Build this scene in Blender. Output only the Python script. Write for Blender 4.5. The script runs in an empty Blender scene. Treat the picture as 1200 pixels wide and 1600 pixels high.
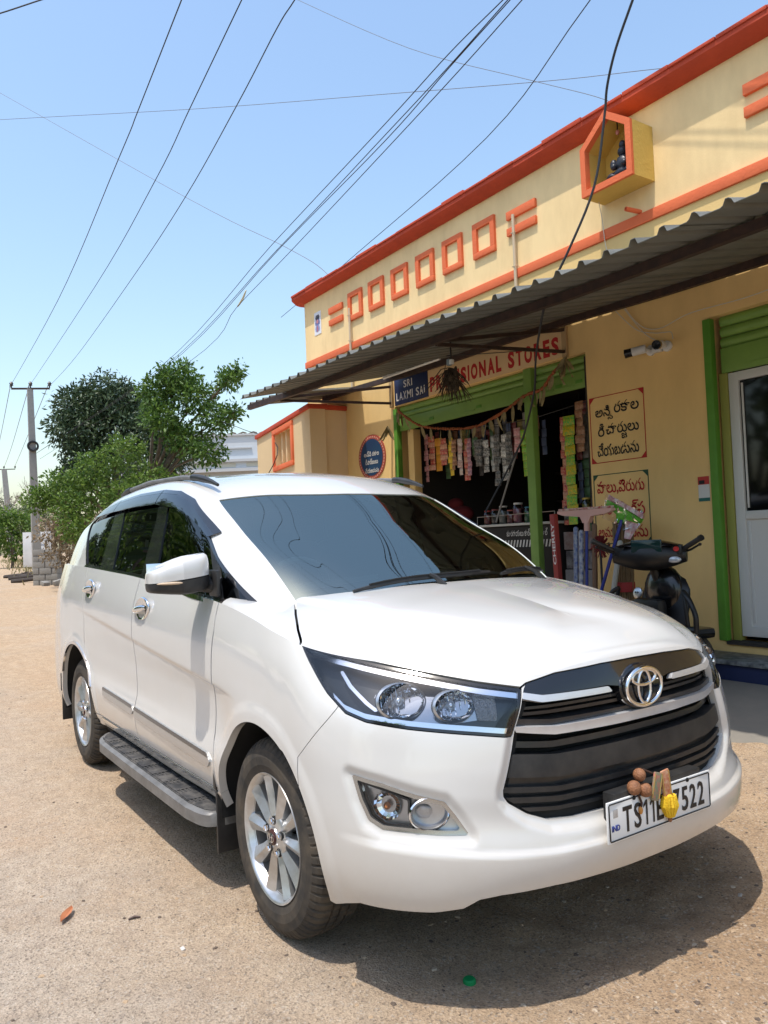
import bpy, bmesh, math, random
import numpy as np
from mathutils import Vector, Matrix, Euler
R = math.radians
rnd = random.Random(7)
scene = bpy.context.scene
col = scene.collection

# ------------------------------------------------------------------ camera
cam_d = bpy.data.cameras.new('camera'); cam = bpy.data.objects.new('camera', cam_d); col.objects.link(cam)
CAM = (2.5103, -2.0382, 1.3469); YAW, PITCH, ROLL = R(146.0231), R(2.1026), R(-2.2827)
_f = Vector((math.cos(YAW)*math.cos(PITCH), math.sin(YAW)*math.cos(PITCH), math.sin(PITCH)))
_r = Vector((math.sin(YAW), -math.cos(YAW), 0)); _u = _r.cross(_f)
_r2 = math.cos(ROLL)*_r + math.sin(ROLL)*_u; _u2 = -math.sin(ROLL)*_r + math.cos(ROLL)*_u
m4 = Matrix((_r2, _u2, -_f)).transposed().to_4x4(); m4.translation = CAM
cam.matrix_world = m4
cam_d.sensor_fit = 'VERTICAL'; cam_d.sensor_height = 36.0; cam_d.lens = 1216.1356 / 1600 * 36.0
cam_d.clip_start = .05; cam_d.clip_end = 2000
scene.camera = cam
# ------------------------------------------------------------------ sky, sun, exposure
SUN = Vector((.07, -.31, .948)).normalized()            # towards the sun
elev = math.asin(SUN.z); azim = math.atan2(SUN.x, SUN.y)
world = bpy.data.worlds.new('World'); scene.world = world; world.use_nodes = True
wn = world.node_tree.nodes; wl = world.node_tree.links; wn.clear()
sky = wn.new('ShaderNodeTexSky'); sky.sky_type = 'NISHITA'; sky.sun_disc = False
sky.sun_elevation = elev; sky.sun_rotation = azim
sky.air_density = 1.55; sky.dust_density = 1.8; sky.ozone_density = 3.0
bg = wn.new('ShaderNodeBackground'); bg.inputs['Strength'].default_value = .15
wo = wn.new('ShaderNodeOutputWorld'); wl.new(sky.outputs[0], bg.inputs[0]); wl.new(bg.outputs[0], wo.inputs[0])
sd = bpy.data.lights.new('sun', 'SUN'); sd.energy = 2.75; sd.angle = R(.55); sd.color = (1., .94, .85)
so = bpy.data.objects.new('sun', sd); col.objects.link(so)
so.rotation_euler = SUN.to_track_quat('Z', 'Y').to_euler(); so.location = SUN * 30
vs = scene.view_settings
vs.view_transform = 'Standard'; vs.look = 'None'; vs.gamma = 1; vs.use_curve_mapping = False; vs.exposure = .68
scene.render.film_transparent = False
scene.cycles.max_bounces = 10; scene.cycles.transparent_max_bounces = 16
scene.cycles.use_denoising = True

# ------------------------------------------------------------------ materials
MATS = {}
def lin(c):
    if isinstance(c, str):
        c = c.lstrip('#'); c = [int(c[i:i+2], 16) / 255 for i in (0, 2, 4)]
        return tuple((x / 12.92 if x <= .04045 else ((x + .055) / 1.055) ** 2.4) for x in c)
    return tuple(c)
def mat(name, color, rough=.6, metal=0., var=0., vscale=6., color2=None, bump=0., bscale=60., coat=0., trans=0., ior=1.45,
        emit=None, estr=1., spec=.5, bdist=.01, detail=4, alpha=1., stretch=None):
    """principled material; var blends towards color2 (or a darker tone) by object-space noise, bump adds fine relief"""
    if name in MATS: return MATS[name]
    m = bpy.data.materials.new(name); m.use_nodes = True; MATS[name] = m
    nt = m.node_tree; p = nt.nodes['Principled BSDF']; c = lin(color)
    p.inputs['Base Color'].default_value = (*c, 1); p.inputs['Roughness'].default_value = rough
    p.inputs['Metallic'].default_value = metal; p.inputs['IOR'].default_value = ior
    p.inputs['Coat Weight'].default_value = coat; p.inputs['Coat Roughness'].default_value = .03
    p.inputs['Transmission Weight'].default_value = trans; p.inputs['Specular IOR Level'].default_value = spec
    p.inputs['Alpha'].default_value = alpha
    m.diffuse_color = (*c, 1)
    if emit: p.inputs['Emission Color'].default_value = (*lin(emit), 1); p.inputs['Emission Strength'].default_value = estr
    if var or bump:
        tc = nt.nodes.new('ShaderNodeTexCoord'); src = tc.outputs['Object']
        if stretch:
            mp = nt.nodes.new('ShaderNodeMapping'); mp.inputs['Scale'].default_value = stretch
            nt.links.new(src, mp.inputs[0]); src = mp.outputs[0]
    if var:
        c2 = lin(color2) if color2 else tuple(x * .6 for x in c)
        n = nt.nodes.new('ShaderNodeTexNoise'); n.inputs['Scale'].default_value = vscale; n.inputs['Detail'].default_value = detail
        n.inputs['Roughness'].default_value = .62; nt.links.new(src, n.inputs['Vector'])
        r = nt.nodes.new('ShaderNodeValToRGB'); r.color_ramp.elements[0].position = .38; r.color_ramp.elements[1].position = .68
        r.color_ramp.elements[0].color = (*c, 1); r.color_ramp.elements[1].color = (*[a + (b - a) * var for a, b in zip(c, c2)], 1)
        nt.links.new(n.outputs['Fac'], r.inputs[0]); nt.links.new(r.outputs[0], p.inputs['Base Color'])
    if bump:
        b = nt.nodes.new('ShaderNodeBump'); b.inputs['Strength'].default_value = bump; b.inputs['Distance'].default_value = bdist
        n = nt.nodes.new('ShaderNodeTexNoise'); n.inputs['Scale'].default_value = bscale; n.inputs['Detail'].default_value = 5
        nt.links.new(src, n.inputs['Vector']); nt.links.new(n.outputs['Fac'], b.inputs['Height']); nt.links.new(b.outputs[0], p.inputs['Normal'])
    return m

def sstep(a, b, x): t = np.clip((x - a) / (b - a), 0, 1); return t * t * (3 - 2 * t)
def smooth_poly(pts, n=6, closed=True):
    """Catmull-Rom through 2-D or 3-D points"""
    p = np.asarray(pts, float); k = len(p); out = []
    for i in range(k if closed else k - 1):
        a, b, c, d = (p[(i + j) % k] if closed else p[min(max(i + j, 0), k - 1)] for j in (-1, 0, 1, 2))
        for t in np.arange(n) / n:
            out.append(.5 * ((2*b) + (c - a)*t + (2*a - 5*b + 4*c - d)*t*t + (3*b - a - 3*c + d)*t**3))
    if not closed: out.append(p[-1])
    return np.array(out)
# ------------------------------------------------------------------ mesh helpers
class MB:
    def __init__(s): s.v, s.f, s.mi, s.cur = [], [], [], 0
    def add(s, vs, fs):
        n = len(s.v); s.v += [tuple(v) for v in vs]; s.f += [tuple(i + n for i in f) for f in fs]; s.mi += [s.cur] * len(fs); return s
    def box(s, lo, hi, ch=0., M=None):
        lo, hi = [min(a, b) for a, b in zip(lo, hi)], [max(a, b) for a, b in zip(lo, hi)]
        if ch <= 0:
            V = [Vector((x, y, z)) for z in (lo[2], hi[2]) for y in (lo[1], hi[1]) for x in (lo[0], hi[0])]
            F = [(0, 2, 3, 1), (4, 5, 7, 6), (0, 1, 5, 4), (2, 6, 7, 3), (0, 4, 6, 2), (1, 3, 7, 5)]
        else:
            bm = bmesh.new(); bmesh.ops.create_cube(bm, size=1)
            for v in bm.verts: v.co = Vector([(a + b) / 2 + c * (b - a) for a, b, c in zip(lo, hi, v.co)])
            bmesh.ops.bevel(bm, geom=bm.edges[:], offset=min(ch, .45 * min(b - a for a, b in zip(lo, hi))), segments=2, profile=.6, affect='EDGES')
            bm.verts.index_update(); V = [v.co.copy() for v in bm.verts]; F = [tuple(v.index for v in f.verts) for f in bm.faces]; bm.free()
        if M is not None: V = [M @ v for v in V]
        return s.add(V, F)
    def tube(s, path, r, n=8, caps=True, closed=False):
        path = [Vector(p) for p in path]; k = len(path); rs = r if hasattr(r, '__len__') else [r] * k
        V, F, up = [], [], None
        for i, p in enumerate(path):
            a = path[(i - 1) % k] if (closed or i) else path[0]; b = path[(i + 1) % k] if (closed or i < k - 1) else path[-1]
            t = (b - a).normalized()
            if up is None: up = t.orthogonal().normalized()
            up = (up - t * up.dot(t)); up = up.normalized() if up.length > 1e-6 else t.orthogonal().normalized()
            w = t.cross(up)
            V += [p + (up * math.cos(2*math.pi*j/n) + w * math.sin(2*math.pi*j/n)) * rs[i] for j in range(n)]
        for i in range(k if closed else k - 1):
            for j in range(n):
                a, b = i * n + j, i * n + (j + 1) % n; c, d = ((i + 1) % k) * n + (j + 1) % n, ((i + 1) % k) * n + j
                F.append((a, b, c, d))
        if caps and not closed: F += [tuple(range(n))[::-1], tuple(range((k - 1) * n, k * n))]
        return s.add(V, F)
    def cyl(s, a, b, r, r2=None, n=12): return s.tube([a, b], [r, r if r2 is None else r2], n)
    def lathe(s, prof, n=24, M=None, closed=False, caps=True):
        """prof: (radius, height) pairs about local Z"""
        V = [Vector((r * math.cos(2*math.pi*j/n), r * math.sin(2*math.pi*j/n), h)) for r, h in prof for j in range(n)]
        k = len(prof); F = []
        for i in range(k if closed else k - 1):
            for j in range(n): F.append((i*n+j, i*n+(j+1) % n, ((i+1) % k)*n+(j+1) % n, ((i+1) % k)*n+j))
        if not closed and caps:
            if prof[0][0] > 1e-6: F.append(tuple(range(n))[::-1])
            if prof[-1][0] > 1e-6: F.append(tuple(range((k-1)*n, k*n)))
        if M is not None: V = [M @ v for v in V]
        return s.add(V, F)
    def prism(s, poly, d, M=None):
        """poly (x, z) extruded along +y by d"""
        n = len(poly); V = [Vector((x, 0, z)) for x, z in poly] + [Vector((x, d, z)) for x, z in poly]
        F = [tuple(range(n)), tuple(range(n, 2*n))[::-1]] + [((i+1) % n, i, n+i, n+(i+1) % n) for i in range(n)]
        if M is not None: V = [M @ v for v in V]
        return s.add(V, F)
    def ball(s, c, r, n=12, m=8, sc=(1, 1, 1)):
        V = []; F = []
        for i in range(m + 1):
            a = math.pi * i / m
            for j in range(n):
                b = 2*math.pi*j/n; V.append((c[0]+r*sc[0]*math.sin(a)*math.cos(b), c[1]+r*sc[1]*math.sin(a)*math.sin(b), c[2]+r*sc[2]*math.cos(a)))
        for i in range(m):
            for j in range(n): F.append((i*n+j, (i+1)*n+j, (i+1)*n+(j+1) % n, i*n+(j+1) % n))
        return s.add(V, F)
    def grid(s, P):
        P = np.asarray(P); a, b = P.shape[:2]
        return s.add(P.reshape(-1, 3).tolist(), [(i*b+j, i*b+j+1, (i+1)*b+j+1, (i+1)*b+j) for i in range(a-1) for j in range(b-1)])
def mesh_of(name, mb, mats, smooth=35):
    me = bpy.data.meshes.new(name); me.from_pydata([tuple(v) for v in mb.v], [], mb.f)
    for m in (mats if isinstance(mats, (list, tuple)) else [mats]): me.materials.append(m)
    if mb.mi and max(mb.mi): me.polygons.foreach_set('material_index', mb.mi)
    me.validate(); me.update()
    bm = bmesh.new(); bm.from_mesh(me); bmesh.ops.recalc_face_normals(bm, faces=bm.faces[:]); bm.to_mesh(me); bm.free()
    if smooth:
        me.shade_smooth(); me.set_sharp_from_angle(angle=R(smooth))
    return me
def link(name, data, parent=None, loc=None):
    o = bpy.data.objects.new(name, data); col.objects.link(o)
    if parent is not None: o.parent = parent
    if loc is not None: o.location = loc
    return o
def obj(name, mb, mats, parent=None, smooth=35, loc=None): return link(name, mesh_of(name, mb, mats, smooth), parent, loc)
def tag(o, label=None, cat=None, group=None, kind=None):
    if label: o['label'] = label
    if cat: o['category'] = cat
    if group: o['group'] = group
    if kind: o['kind'] = kind
    return o
ORD = ('first second third fourth fifth sixth seventh eighth ninth tenth eleventh twelfth thirteenth fourteenth fifteenth sixteenth seventeenth eighteenth nineteenth twentieth '
       'twenty-first twenty-second twenty-third twenty-fourth twenty-fifth twenty-sixth twenty-seventh twenty-eighth twenty-ninth thirtieth').split()
def thing(name, label, cat, loc=(0, 0, 0), rz=0, group=None):
    o = link(name, None, None, loc); o.rotation_euler.z = rz; o.empty_display_size = .1
    return tag(o, label, cat, group)
def dup(o, parent=None, loc=None, rz=None, label=None):
    c = o.copy(); col.objects.link(c); c.parent = parent
    if loc is not None: c.location = loc
    if rz is not None: c.rotation_euler.z = rz
    if label: c['label'] = label
    for k in list(o.children): dup(k, c)
    return c
def rot_to(d):
    """matrix turning +Z to direction d"""
    return Vector(d).to_track_quat('Z', 'Y').to_matrix().to_4x4()
def text_mesh(body, size, bold=0., sx=1., depth=0., align='CENTER', shear=0., space=1.):
    c = bpy.data.curves.new('lettering', 'FONT'); c.body = body; c.size = size; c.offset = bold * size; c.extrude = depth
    c.align_x = align; c.align_y = 'CENTER'; c.shear = shear; c.space_character = space; c.resolution_u = 3
    o = bpy.data.objects.new('lettering', c); col.objects.link(o)
    dg = bpy.context.evaluated_depsgraph_get(); me = bpy.data.meshes.new_from_object(o.evaluated_get(dg))
    bpy.data.objects.remove(o); bpy.data.curves.remove(c)
    if sx != 1:
        for v in me.vertices: v.co.x *= sx
    return me
def fit_text(body, w, h, bold=0., depth=0.):
    """lettering scaled to fill width w and height h, centred on the origin"""
    me = text_mesh(body, 1., bold, depth=depth)
    V = np.array([v.co[:] for v in me.vertices]); lo, hi = V.min(0), V.max(0)
    for v in me.vertices:
        v.co.x = (v.co.x - (lo[0]+hi[0])/2) * w / (hi[0]-lo[0]); v.co.y = (v.co.y - (lo[1]+hi[1])/2) * h / (hi[1]-lo[1])
    return me
WALLTXT = Matrix(((1, 0, 0, 0), (0, 0, -1, 0), (0, 1, 0, 0), (0, 0, 0, 1)))   # text plane xy -> facade plane facing -y
def wall_text(name, me, m, parent, x, y, z):
    me.materials.clear(); me.materials.append(m); o = link(name, me, parent); o.matrix_local = Matrix.Translation((x, y, z)) @ WALLTXT
    return o
# ------------------------------------------------------------------ ground
def fbm(x, y, seed=0, octv=5, sc=1.):
    """cheap value noise, vectorised"""
    x = np.asarray(x, float) * sc; y = np.asarray(y, float) * sc; out = np.zeros_like(x); amp = .5
    for o in range(octv):
        xi = np.floor(x).astype(np.int64); yi = np.floor(y).astype(np.int64); fx = x - xi; fy = y - yi
        fx = fx*fx*(3-2*fx); fy = fy*fy*(3-2*fy)
        def h(a, b):
            n = (a * 374761393 + b * 668265263 + (seed + o) * 1442695041) & 0xffffffff
            n = ((n ^ (n >> 13)) * 1274126177) & 0xffffffff
            return ((n ^ (n >> 16)) & 0xffff) / 65535.
        out += amp * ((h(xi, yi)*(1-fx)+h(xi+1, yi)*fx)*(1-fy) + (h(xi, yi+1)*(1-fx)+h(xi+1, yi+1)*fx)*fy)
        x = x*2.03+17; y = y*2.03+31; amp *= .5
    return out
def ground_z(x, y):
    x = np.asarray(x, float); y = np.asarray(y, float)
    z = .20 * np.clip((y - 1.5) / 1.7, 0, 1) ** 1.2 * np.clip((x + 12) / 5, 0, 1)
    z = z + np.clip(-x - 8, 0, 70) * .0185
    edge = np.clip((np.abs(y) - 6) / 30, 0, 1)
    return z + edge * .4 * fbm(x, y, 3, 3, .08)
def ground_detail(x, y):
    amp = np.clip(1.3 - np.hypot(x - 1, y) / 30, .3, 1)
    near = np.clip(np.hypot(np.minimum(np.abs(x), np.abs(x + 2.75)) / .35, (np.abs(y) - .77) / .25) - .6, 0, 1)   # level under the tyres
    rut = .010 * (np.exp(-((y + 1.95 + .08*np.sin(x*.8)) / .16) ** 2) + np.exp(-((y + 3.35 + .06*np.sin(x*.7)) / .16) ** 2)) * np.clip((2 - x) / 2, 0, 1)
    soil = np.clip((x + .1) * 1.4, 0, 1) * np.clip((y + .9) * 1.5, 0, 1) * np.clip((3.0 - y), 0, 1)
    return -rut + soil * near * ((fbm(x, y, 8, 4, 5.) - .5) * .035 + (fbm(x, y, 9, 3, 16.) - .5) * .014) + amp * near * ((fbm(x, y, 1, 5, .9) - .5) * .040 + (fbm(x, y, 5, 4, 9.) - .5) * .016) - .004 * near
def make_ground():
    # graded sheet: fine near the camera, coarse far off
    def axis(c, fine, span, far):
        t = [0.]; s = fine
        while t[-1] < far:
            t.append(t[-1] + s)
            if t[-1] > span: s *= 1.16
        t = np.array(t); return np.r_[c - t[:0:-1], c + t]
    X = axis(.2, .035, 2.6, 700); Y = axis(-.2, .035, 2.2, 700)
    XX, YY = np.meshgrid(X, Y)
    Z = ground_z(XX, YY) + ground_detail(XX, YY) * np.clip(1.4 - np.hypot(XX, YY) / 60, 0, 1)
    n, k = Z.shape; i = np.arange(n * k).reshape(n, k)
    F = np.stack([i[:-1, :-1], i[:-1, 1:], i[1:, 1:], i[1:, :-1]], -1).reshape(-1, 4)
    me = bpy.data.meshes.new('ground'); me.from_pydata(np.c_[XX.ravel(), YY.ravel(), Z.ravel()].tolist(), [], F.tolist())
    me.shade_smooth()
    m = bpy.data.materials.new('dirt_road'); m.use_nodes = True; nt = m.node_tree; N = nt.nodes; L = nt.links
    p = N['Principled BSDF']; p.inputs['Roughness'].default_value = .95; p.inputs['Specular IOR Level'].default_value = .15
    geo = N.new('ShaderNodeNewGeometry'); sep = N.new('ShaderNodeSeparateXYZ'); L.new(geo.outputs['Position'], sep.inputs[0])
    def noise(sc, det=5, rough=.6):
        q = N.new('ShaderNodeTexNoise'); q.inputs['Scale'].default_value = sc; q.inputs['Detail'].default_value = det
        q.inputs['Roughness'].default_value = rough; L.new(geo.outputs['Position'], q.inputs['Vector']); return q.outputs['Fac']
    def ramp(f, *st):
        r = N.new('ShaderNodeValToRGB'); e = r.color_ramp.elements
        while len(e) < len(st): e.new(.5)
        for el, (pos, c) in zip(e, st): el.position = pos; el.color = (*lin(c), 1)
        L.new(f, r.inputs[0]); return r.outputs[0]
    def mix(f, a, b, mode='MIX'):
        q = N.new('ShaderNodeMix'); q.data_type = 'RGBA'; q.blend_type = mode
        if isinstance(f, float): q.inputs[0].default_value = f
        else: L.new(f, q.inputs[0])
        for s, v in ((q.inputs[6], a), (q.inputs[7], b)):
            if isinstance(v, tuple): s.default_value = (*v, 1)
            else: L.new(v, s)
        return q.outputs[2]
    def math_(op, a, b=0., c=0.):
        q = N.new('ShaderNodeMath'); q.operation = op
        for s, v in zip(q.inputs, (a, b, c)):
            if isinstance(v, (int, float)): s.default_value = v
            else: L.new(v, s)
        q.use_clamp = True; return q.outputs[0]
    # grey packed gravel on the carriageway (y < -1.3), tan earth on the shoulder
    w = math_('MULTIPLY_ADD', sep.outputs['Y'], -.55, -.30)
    w = math_('ADD', w, math_('MULTIPLY_ADD', noise(.75, 4), 1.6, -.8))
    grey = ramp(noise(14, 6, .7), (.25, (.33, .285, .24)), (.5, (.44, .385, .33)), (.75, (.54, .48, .415)))
    tan = ramp(noise(9, 6, .7), (.22, (.34, .235, .15)), (.5, (.475, .345, .225)), (.8, (.58, .445, .31)))
    c = mix(w, tan, grey)
    c = mix(math_('MULTIPLY_ADD', noise(1.7, 5), 1.8, -.85), c, (.46, .31, .195))
    # loose brown soil in front of the shop, right of the carriageway
    sx = math_('MULTIPLY_ADD', sep.outputs['X'], 1.1, .1); sy = math_('MULTIPLY_ADD', sep.outputs['Y'], .9, .75)
    soil = math_('MULTIPLY', math_('MULTIPLY', sx, sy), math_('MULTIPLY_ADD', noise(1.3, 6, .7), 2.6, -.55))
    c = mix(math_('MULTIPLY', soil, .85), c, ramp(noise(16, 7, .75), (.25, (.20, .125, .075)), (.5, (.36, .24, .145)), (.78, (.50, .36, .24))))
    # fine grit: darker and paler grains
    vor = N.new('ShaderNodeTexVoronoi'); vor.inputs['Scale'].default_value = 150; L.new(geo.outputs['Position'], vor.inputs['Vector'])
    gr = N.new('ShaderNodeSeparateColor'); L.new(vor.outputs['Color'], gr.inputs[0])
    c = mix(math_('GREATER_THAN', gr.outputs[0], .90), c, mix(.5, c, (.12, .095, .075)))
    c = mix(math_('GREATER_THAN', gr.outputs[1], .92), c, mix(.35, c, (.60, .54, .47)))
    vo2 = N.new('ShaderNodeTexVoronoi'); vo2.inputs['Scale'].default_value = 60; L.new(geo.outputs['Position'], vo2.inputs['Vector'])
    g2 = N.new('ShaderNodeSeparateColor'); L.new(vo2.outputs['Color'], g2.inputs[0])
    c = mix(math_('GREATER_THAN', g2.outputs[0], .93), c, mix(.2, c, (.17, .14, .12)))
    c = mix(math_('MULTIPLY_ADD', noise(.4, 4), 2.4, -1.25), c, mix(.6, c, (.30, .25, .20)))
    hf = ramp(noise(130, 3, .6), (.30, (.55, .55, .55)), (.5, (.98, .98, .98)), (.72, (1.28, 1.26, 1.24)))
    c = mix(.75, c, mix(1.0, c, hf, 'MULTIPLY'))
    L.new(c, p.inputs['Base Color'])
    b1 = N.new('ShaderNodeBump'); b1.inputs['Strength'].default_value = .75; b1.inputs['Distance'].default_value = .018
    L.new(noise(48, 8, .75), b1.inputs['Height'])
    b2 = N.new('ShaderNodeBump'); b2.inputs['Strength'].default_value = .6; b2.inputs['Distance'].default_value = .005
    L.new(vor.outputs['Distance'], b2.inputs['Height']); L.new(b1.outputs[0], b2.inputs['Normal']); L.new(b2.outputs[0], p.inputs['Normal'])
    me.materials.append(m)
    tag(link('ground', me), 'dusty dirt road of grey gravel and tan earth', kind='structure')
make_ground()
def gz(x, y): return float(ground_z(x, y) + ground_detail(np.array(float(x)), np.array(float(y))))
def stones(name, label, n, region, rmin, rmax, mats, seed):
    """loose stones nobody could count, joined"""
    r = random.Random(seed); mb = MB()
    for _ in range(n):
        x, y = region(r); s = rmin * (rmax / rmin) ** (r.random() ** 2.2)
        z = gz(x, y); a = r.random() * 6.28; V = []
        sx, sy, sz = s * r.uniform(.7, 1.3), s * r.uniform(.7, 1.2), s * r.uniform(.4, .8)
        for dx, dy, dz in ((1, 0, 0), (0, 1, 0), (-1, 0, 0), (0, -1, 0), (.55, .55, .7), (-.55, .5, .75), (-.5, -.55, .65), (.5, -.5, .8)):
            dx *= r.uniform(.8, 1.2); dy *= r.uniform(.8, 1.2)
            V.append((x + (dx*math.cos(a) - dy*math.sin(a)) * sx, y + (dx*math.sin(a) + dy*math.cos(a)) * sy, z - s * .15 + dz * sz))
        mb.cur = r.randrange(len(mats))
        mb.add(V, [(0, 1, 5, 4), (1, 2, 6, 5), (2, 3, 7, 6), (3, 0, 4, 7), (4, 5, 6, 7)])
    tag(obj(name, mb, mats, smooth=0), label, kind='stuff')
def near_region(r):
    while True:
        x = 2.4 - 9 * r.random() ** 1.6; y = r.uniform(-3.6, 3.0)
        if not (-3.9 < x < .9 and -.7 < y < .9): return x, y
SM = [mat('stone_grey', (.25, .205, .16), .95, spec=.1), mat('stone_dark', (.13, .10, .08), .95, spec=.1), mat('stone_tan', (.40, .29, .19), .95, spec=.1), mat('stone_pale', (.44, .355, .265), .95, spec=.1)]
stones('gravel', 'loose small stones scattered over the dirt', 5200, near_region, .003, .012, SM, 3)
def front_region(r): return r.uniform(.2, 1.9), r.uniform(-.9, 2.4)
stones('gravel', 'dark grit and pebbles lying before the bumper', 2600, front_region, .0025, .013, SM, 4)
# ------------------------------------------------------------------ shared materials
WHITE = mat('car_white_paint', (.60, .59, .57), .27, coat=1., var=.5, vscale=1.6, color2=(.55, .535, .505))
BLACK = mat('black_plastic', (.018, .018, .019), .45, var=.6, vscale=14, color2=(.05, .047, .043))
MATTE = mat('matte_black', (.008, .008, .008), .85)
GLOSSB = mat('gloss_black', (.010, .010, .012), .12, coat=.6)
CHROME = mat('chrome', (.80, .80, .81), .07, 1.)
SILVER = mat('silver_trim', (.52, .53, .55), .28, .85, var=.4, vscale=30, color2=(.40, .40, .40))
RUBBER = mat('tyre_rubber', (.028, .026, .024), .82, var=.9, vscale=11, color2=(.085, .068, .05), bump=.15, bscale=120, bdist=.003)
ALLOY = mat('alloy_wheel', (.62, .63, .64), .30, .8, var=.55, vscale=16, color2=(.36, .33, .29))
BOARD = mat('board_rubber', (.03, .03, .032), .6, var=.8, vscale=18, color2=(.13, .12, .11), bump=.2, bscale=90)
BOARDE = mat('board_edge', (.20, .195, .19), .5, .25, var=.7, vscale=12, color2=(.10, .095, .09))
INTER = mat('cabin_trim', (.085, .095, .10), .7)
SEATM = mat('seat_fabric', (.26, .25, .235), .85)
def glass_mat(name, tint, clear, rough=.01, f0=.06, coat_tint=(1, 1, 1)):
    """tinted pane: transparent body under a mirror-like skin that grows towards grazing angles"""
    m = bpy.data.materials.new(name); m.use_nodes = True; MATS[name] = m; nt = m.node_tree; N = nt.nodes; L = nt.links; N.clear()
    o = N.new('ShaderNodeOutputMaterial'); t = N.new('ShaderNodeBsdfTransparent'); t.inputs[0].default_value = (*[c * clear for c in tint], 1)
    g = N.new('ShaderNodeBsdfGlossy'); g.inputs['Roughness'].default_value = rough; g.inputs['Color'].default_value = (*coat_tint, 1)
    lw = N.new('ShaderNodeFresnel'); lw.inputs['IOR'].default_value = (1 + f0 ** .5) / (1 - f0 ** .5)
    x = N.new('ShaderNodeMixShader'); L.new(lw.outputs[0], x.inputs[0]); L.new(t.outputs[0], x.inputs[1]); L.new(g.outputs[0], x.inputs[2]); L.new(x.outputs[0], o.inputs[0])
    m.diffuse_color = (*tint, .5); return m
WSG = glass_mat('windscreen_glass', (.66, .86, .88), .72, .006, .28, (.90, 1., .90))
SIDEG = glass_mat('tinted_glass', (.5, .56, .58), .10, .006, .045)
LENSG = glass_mat('clear_lens', (.97, .98, 1.), .95, .01, .05)
SMOKE = glass_mat('smoked_visor', (.16, .19, .21), .55, .05, .12)


def add_road_dust(m, tint=(.42, .33, .24), z0=.20, z1=.62, amt=.42):
    """dried road dust caked on the lower panels, patchy"""
    nt = m.node_tree; N = nt.nodes; L = nt.links; p = N['Principled BSDF']; src = p.inputs['Base Color'].links[0].from_socket
    g = N.new('ShaderNodeNewGeometry'); s = N.new('ShaderNodeSeparateXYZ'); L.new(g.outputs['Position'], s.inputs[0])
    r = N.new('ShaderNodeMapRange'); r.inputs[1].default_value = z1; r.inputs[2].default_value = z0; L.new(s.outputs['Z'], r.inputs[0])
    n = N.new('ShaderNodeTexNoise'); n.inputs['Scale'].default_value = 5; n.inputs['Detail'].default_value = 8; n.inputs['Roughness'].default_value = .7; L.new(g.outputs['Position'], n.inputs['Vector'])
    q = N.new('ShaderNodeMath'); q.operation = 'MULTIPLY'; L.new(r.outputs[0], q.inputs[0]); L.new(n.outputs['Fac'], q.inputs[1])
    k = N.new('ShaderNodeMath'); k.operation = 'MULTIPLY'; k.inputs[1].default_value = amt * 2; k.use_clamp = True; L.new(q.outputs[0], k.inputs[0])
    x = N.new('ShaderNodeMix'); x.data_type = 'RGBA'; L.new(k.outputs[0], x.inputs[0]); L.new(src, x.inputs[6]); x.inputs[7].default_value = (*tint, 1); L.new(x.outputs[2], p.inputs['Base Color'])
add_road_dust(WHITE)
SILVERP = mat('satin_silver_paint', (.60, .60, .61), .30, .45, var=.3, vscale=30, color2=(.50, .49, .48))
# ------------------------------------------------------------------ the shop building
def part(name, mb, mats, parent, smooth=35):
    """mesh given in world coordinates, hung under a thing that stands elsewhere (no rotation)"""
    o = obj(name, mb, mats, parent, smooth)
    off = Vector(parent.location); p = parent.parent
    while p is not None: off += Vector(p.location); p = p.parent
    o.location = -off; return o
WY = 3.6
CREAM = mat('cream_wall', (.88, .65, .335), .9, var=.6, vscale=2.2, color2=(.70, .50, .25), stretch=(2.2, 2.2, .8), bump=.22, bscale=70, bdist=.006, detail=6)
OCHRE = mat('ochre_wall', (.80, .55, .225), .88, var=.6, vscale=1.3, color2=(.64, .43, .175), stretch=(1.8, 1.8, .7), bump=.2, bscale=80, bdist=.005, detail=6)
ORANGE = mat('orange_paint', (.72, .155, .055), .8, var=.4, vscale=5, color2=(.62, .115, .04), bump=.3, bscale=40)
ORANGED = mat('orange_cornice', (.50, .062, .022), .8, var=.6, vscale=4, color2=(.36, .042, .016), bump=.4, bscale=30)
GREEN = mat('green_shutter', (.19, .33, .065), .45, var=.35, vscale=7, color2=(.13, .24, .05))
GREEND = mat('green_frame', (.10, .27, .03), .5, var=.3, vscale=8, color2=(.06, .18, .02))
OLIVE = mat('olive_frame', (.30, .30, .07), .6)
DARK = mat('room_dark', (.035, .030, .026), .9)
NAVY = mat('navy_paint', (.012, .022, .075), .55, var=.3, vscale=6, color2=(.008, .014, .04))
REDINK = mat('red_sign_paint', (.42, .012, .012), .6)
BLACKINK = mat('black_sign_paint', (.012, .011, .012), .6)
CREAMINK = mat('cream_sign_paint', (.62, .60, .56), .6)
b = thing('store_building', 'single storey cream shop building with orange cornice and green rolling shutters', 'building', (-3, WY, .3))
def bbox(name, lo, hi, m, ch=0., parent=None):
    mb = MB(); mb.box(lo, hi, ch); return part(name, mb, m, parent or b)
XL, XR, TOP = -7.8, 4.2, 4.985
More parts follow.
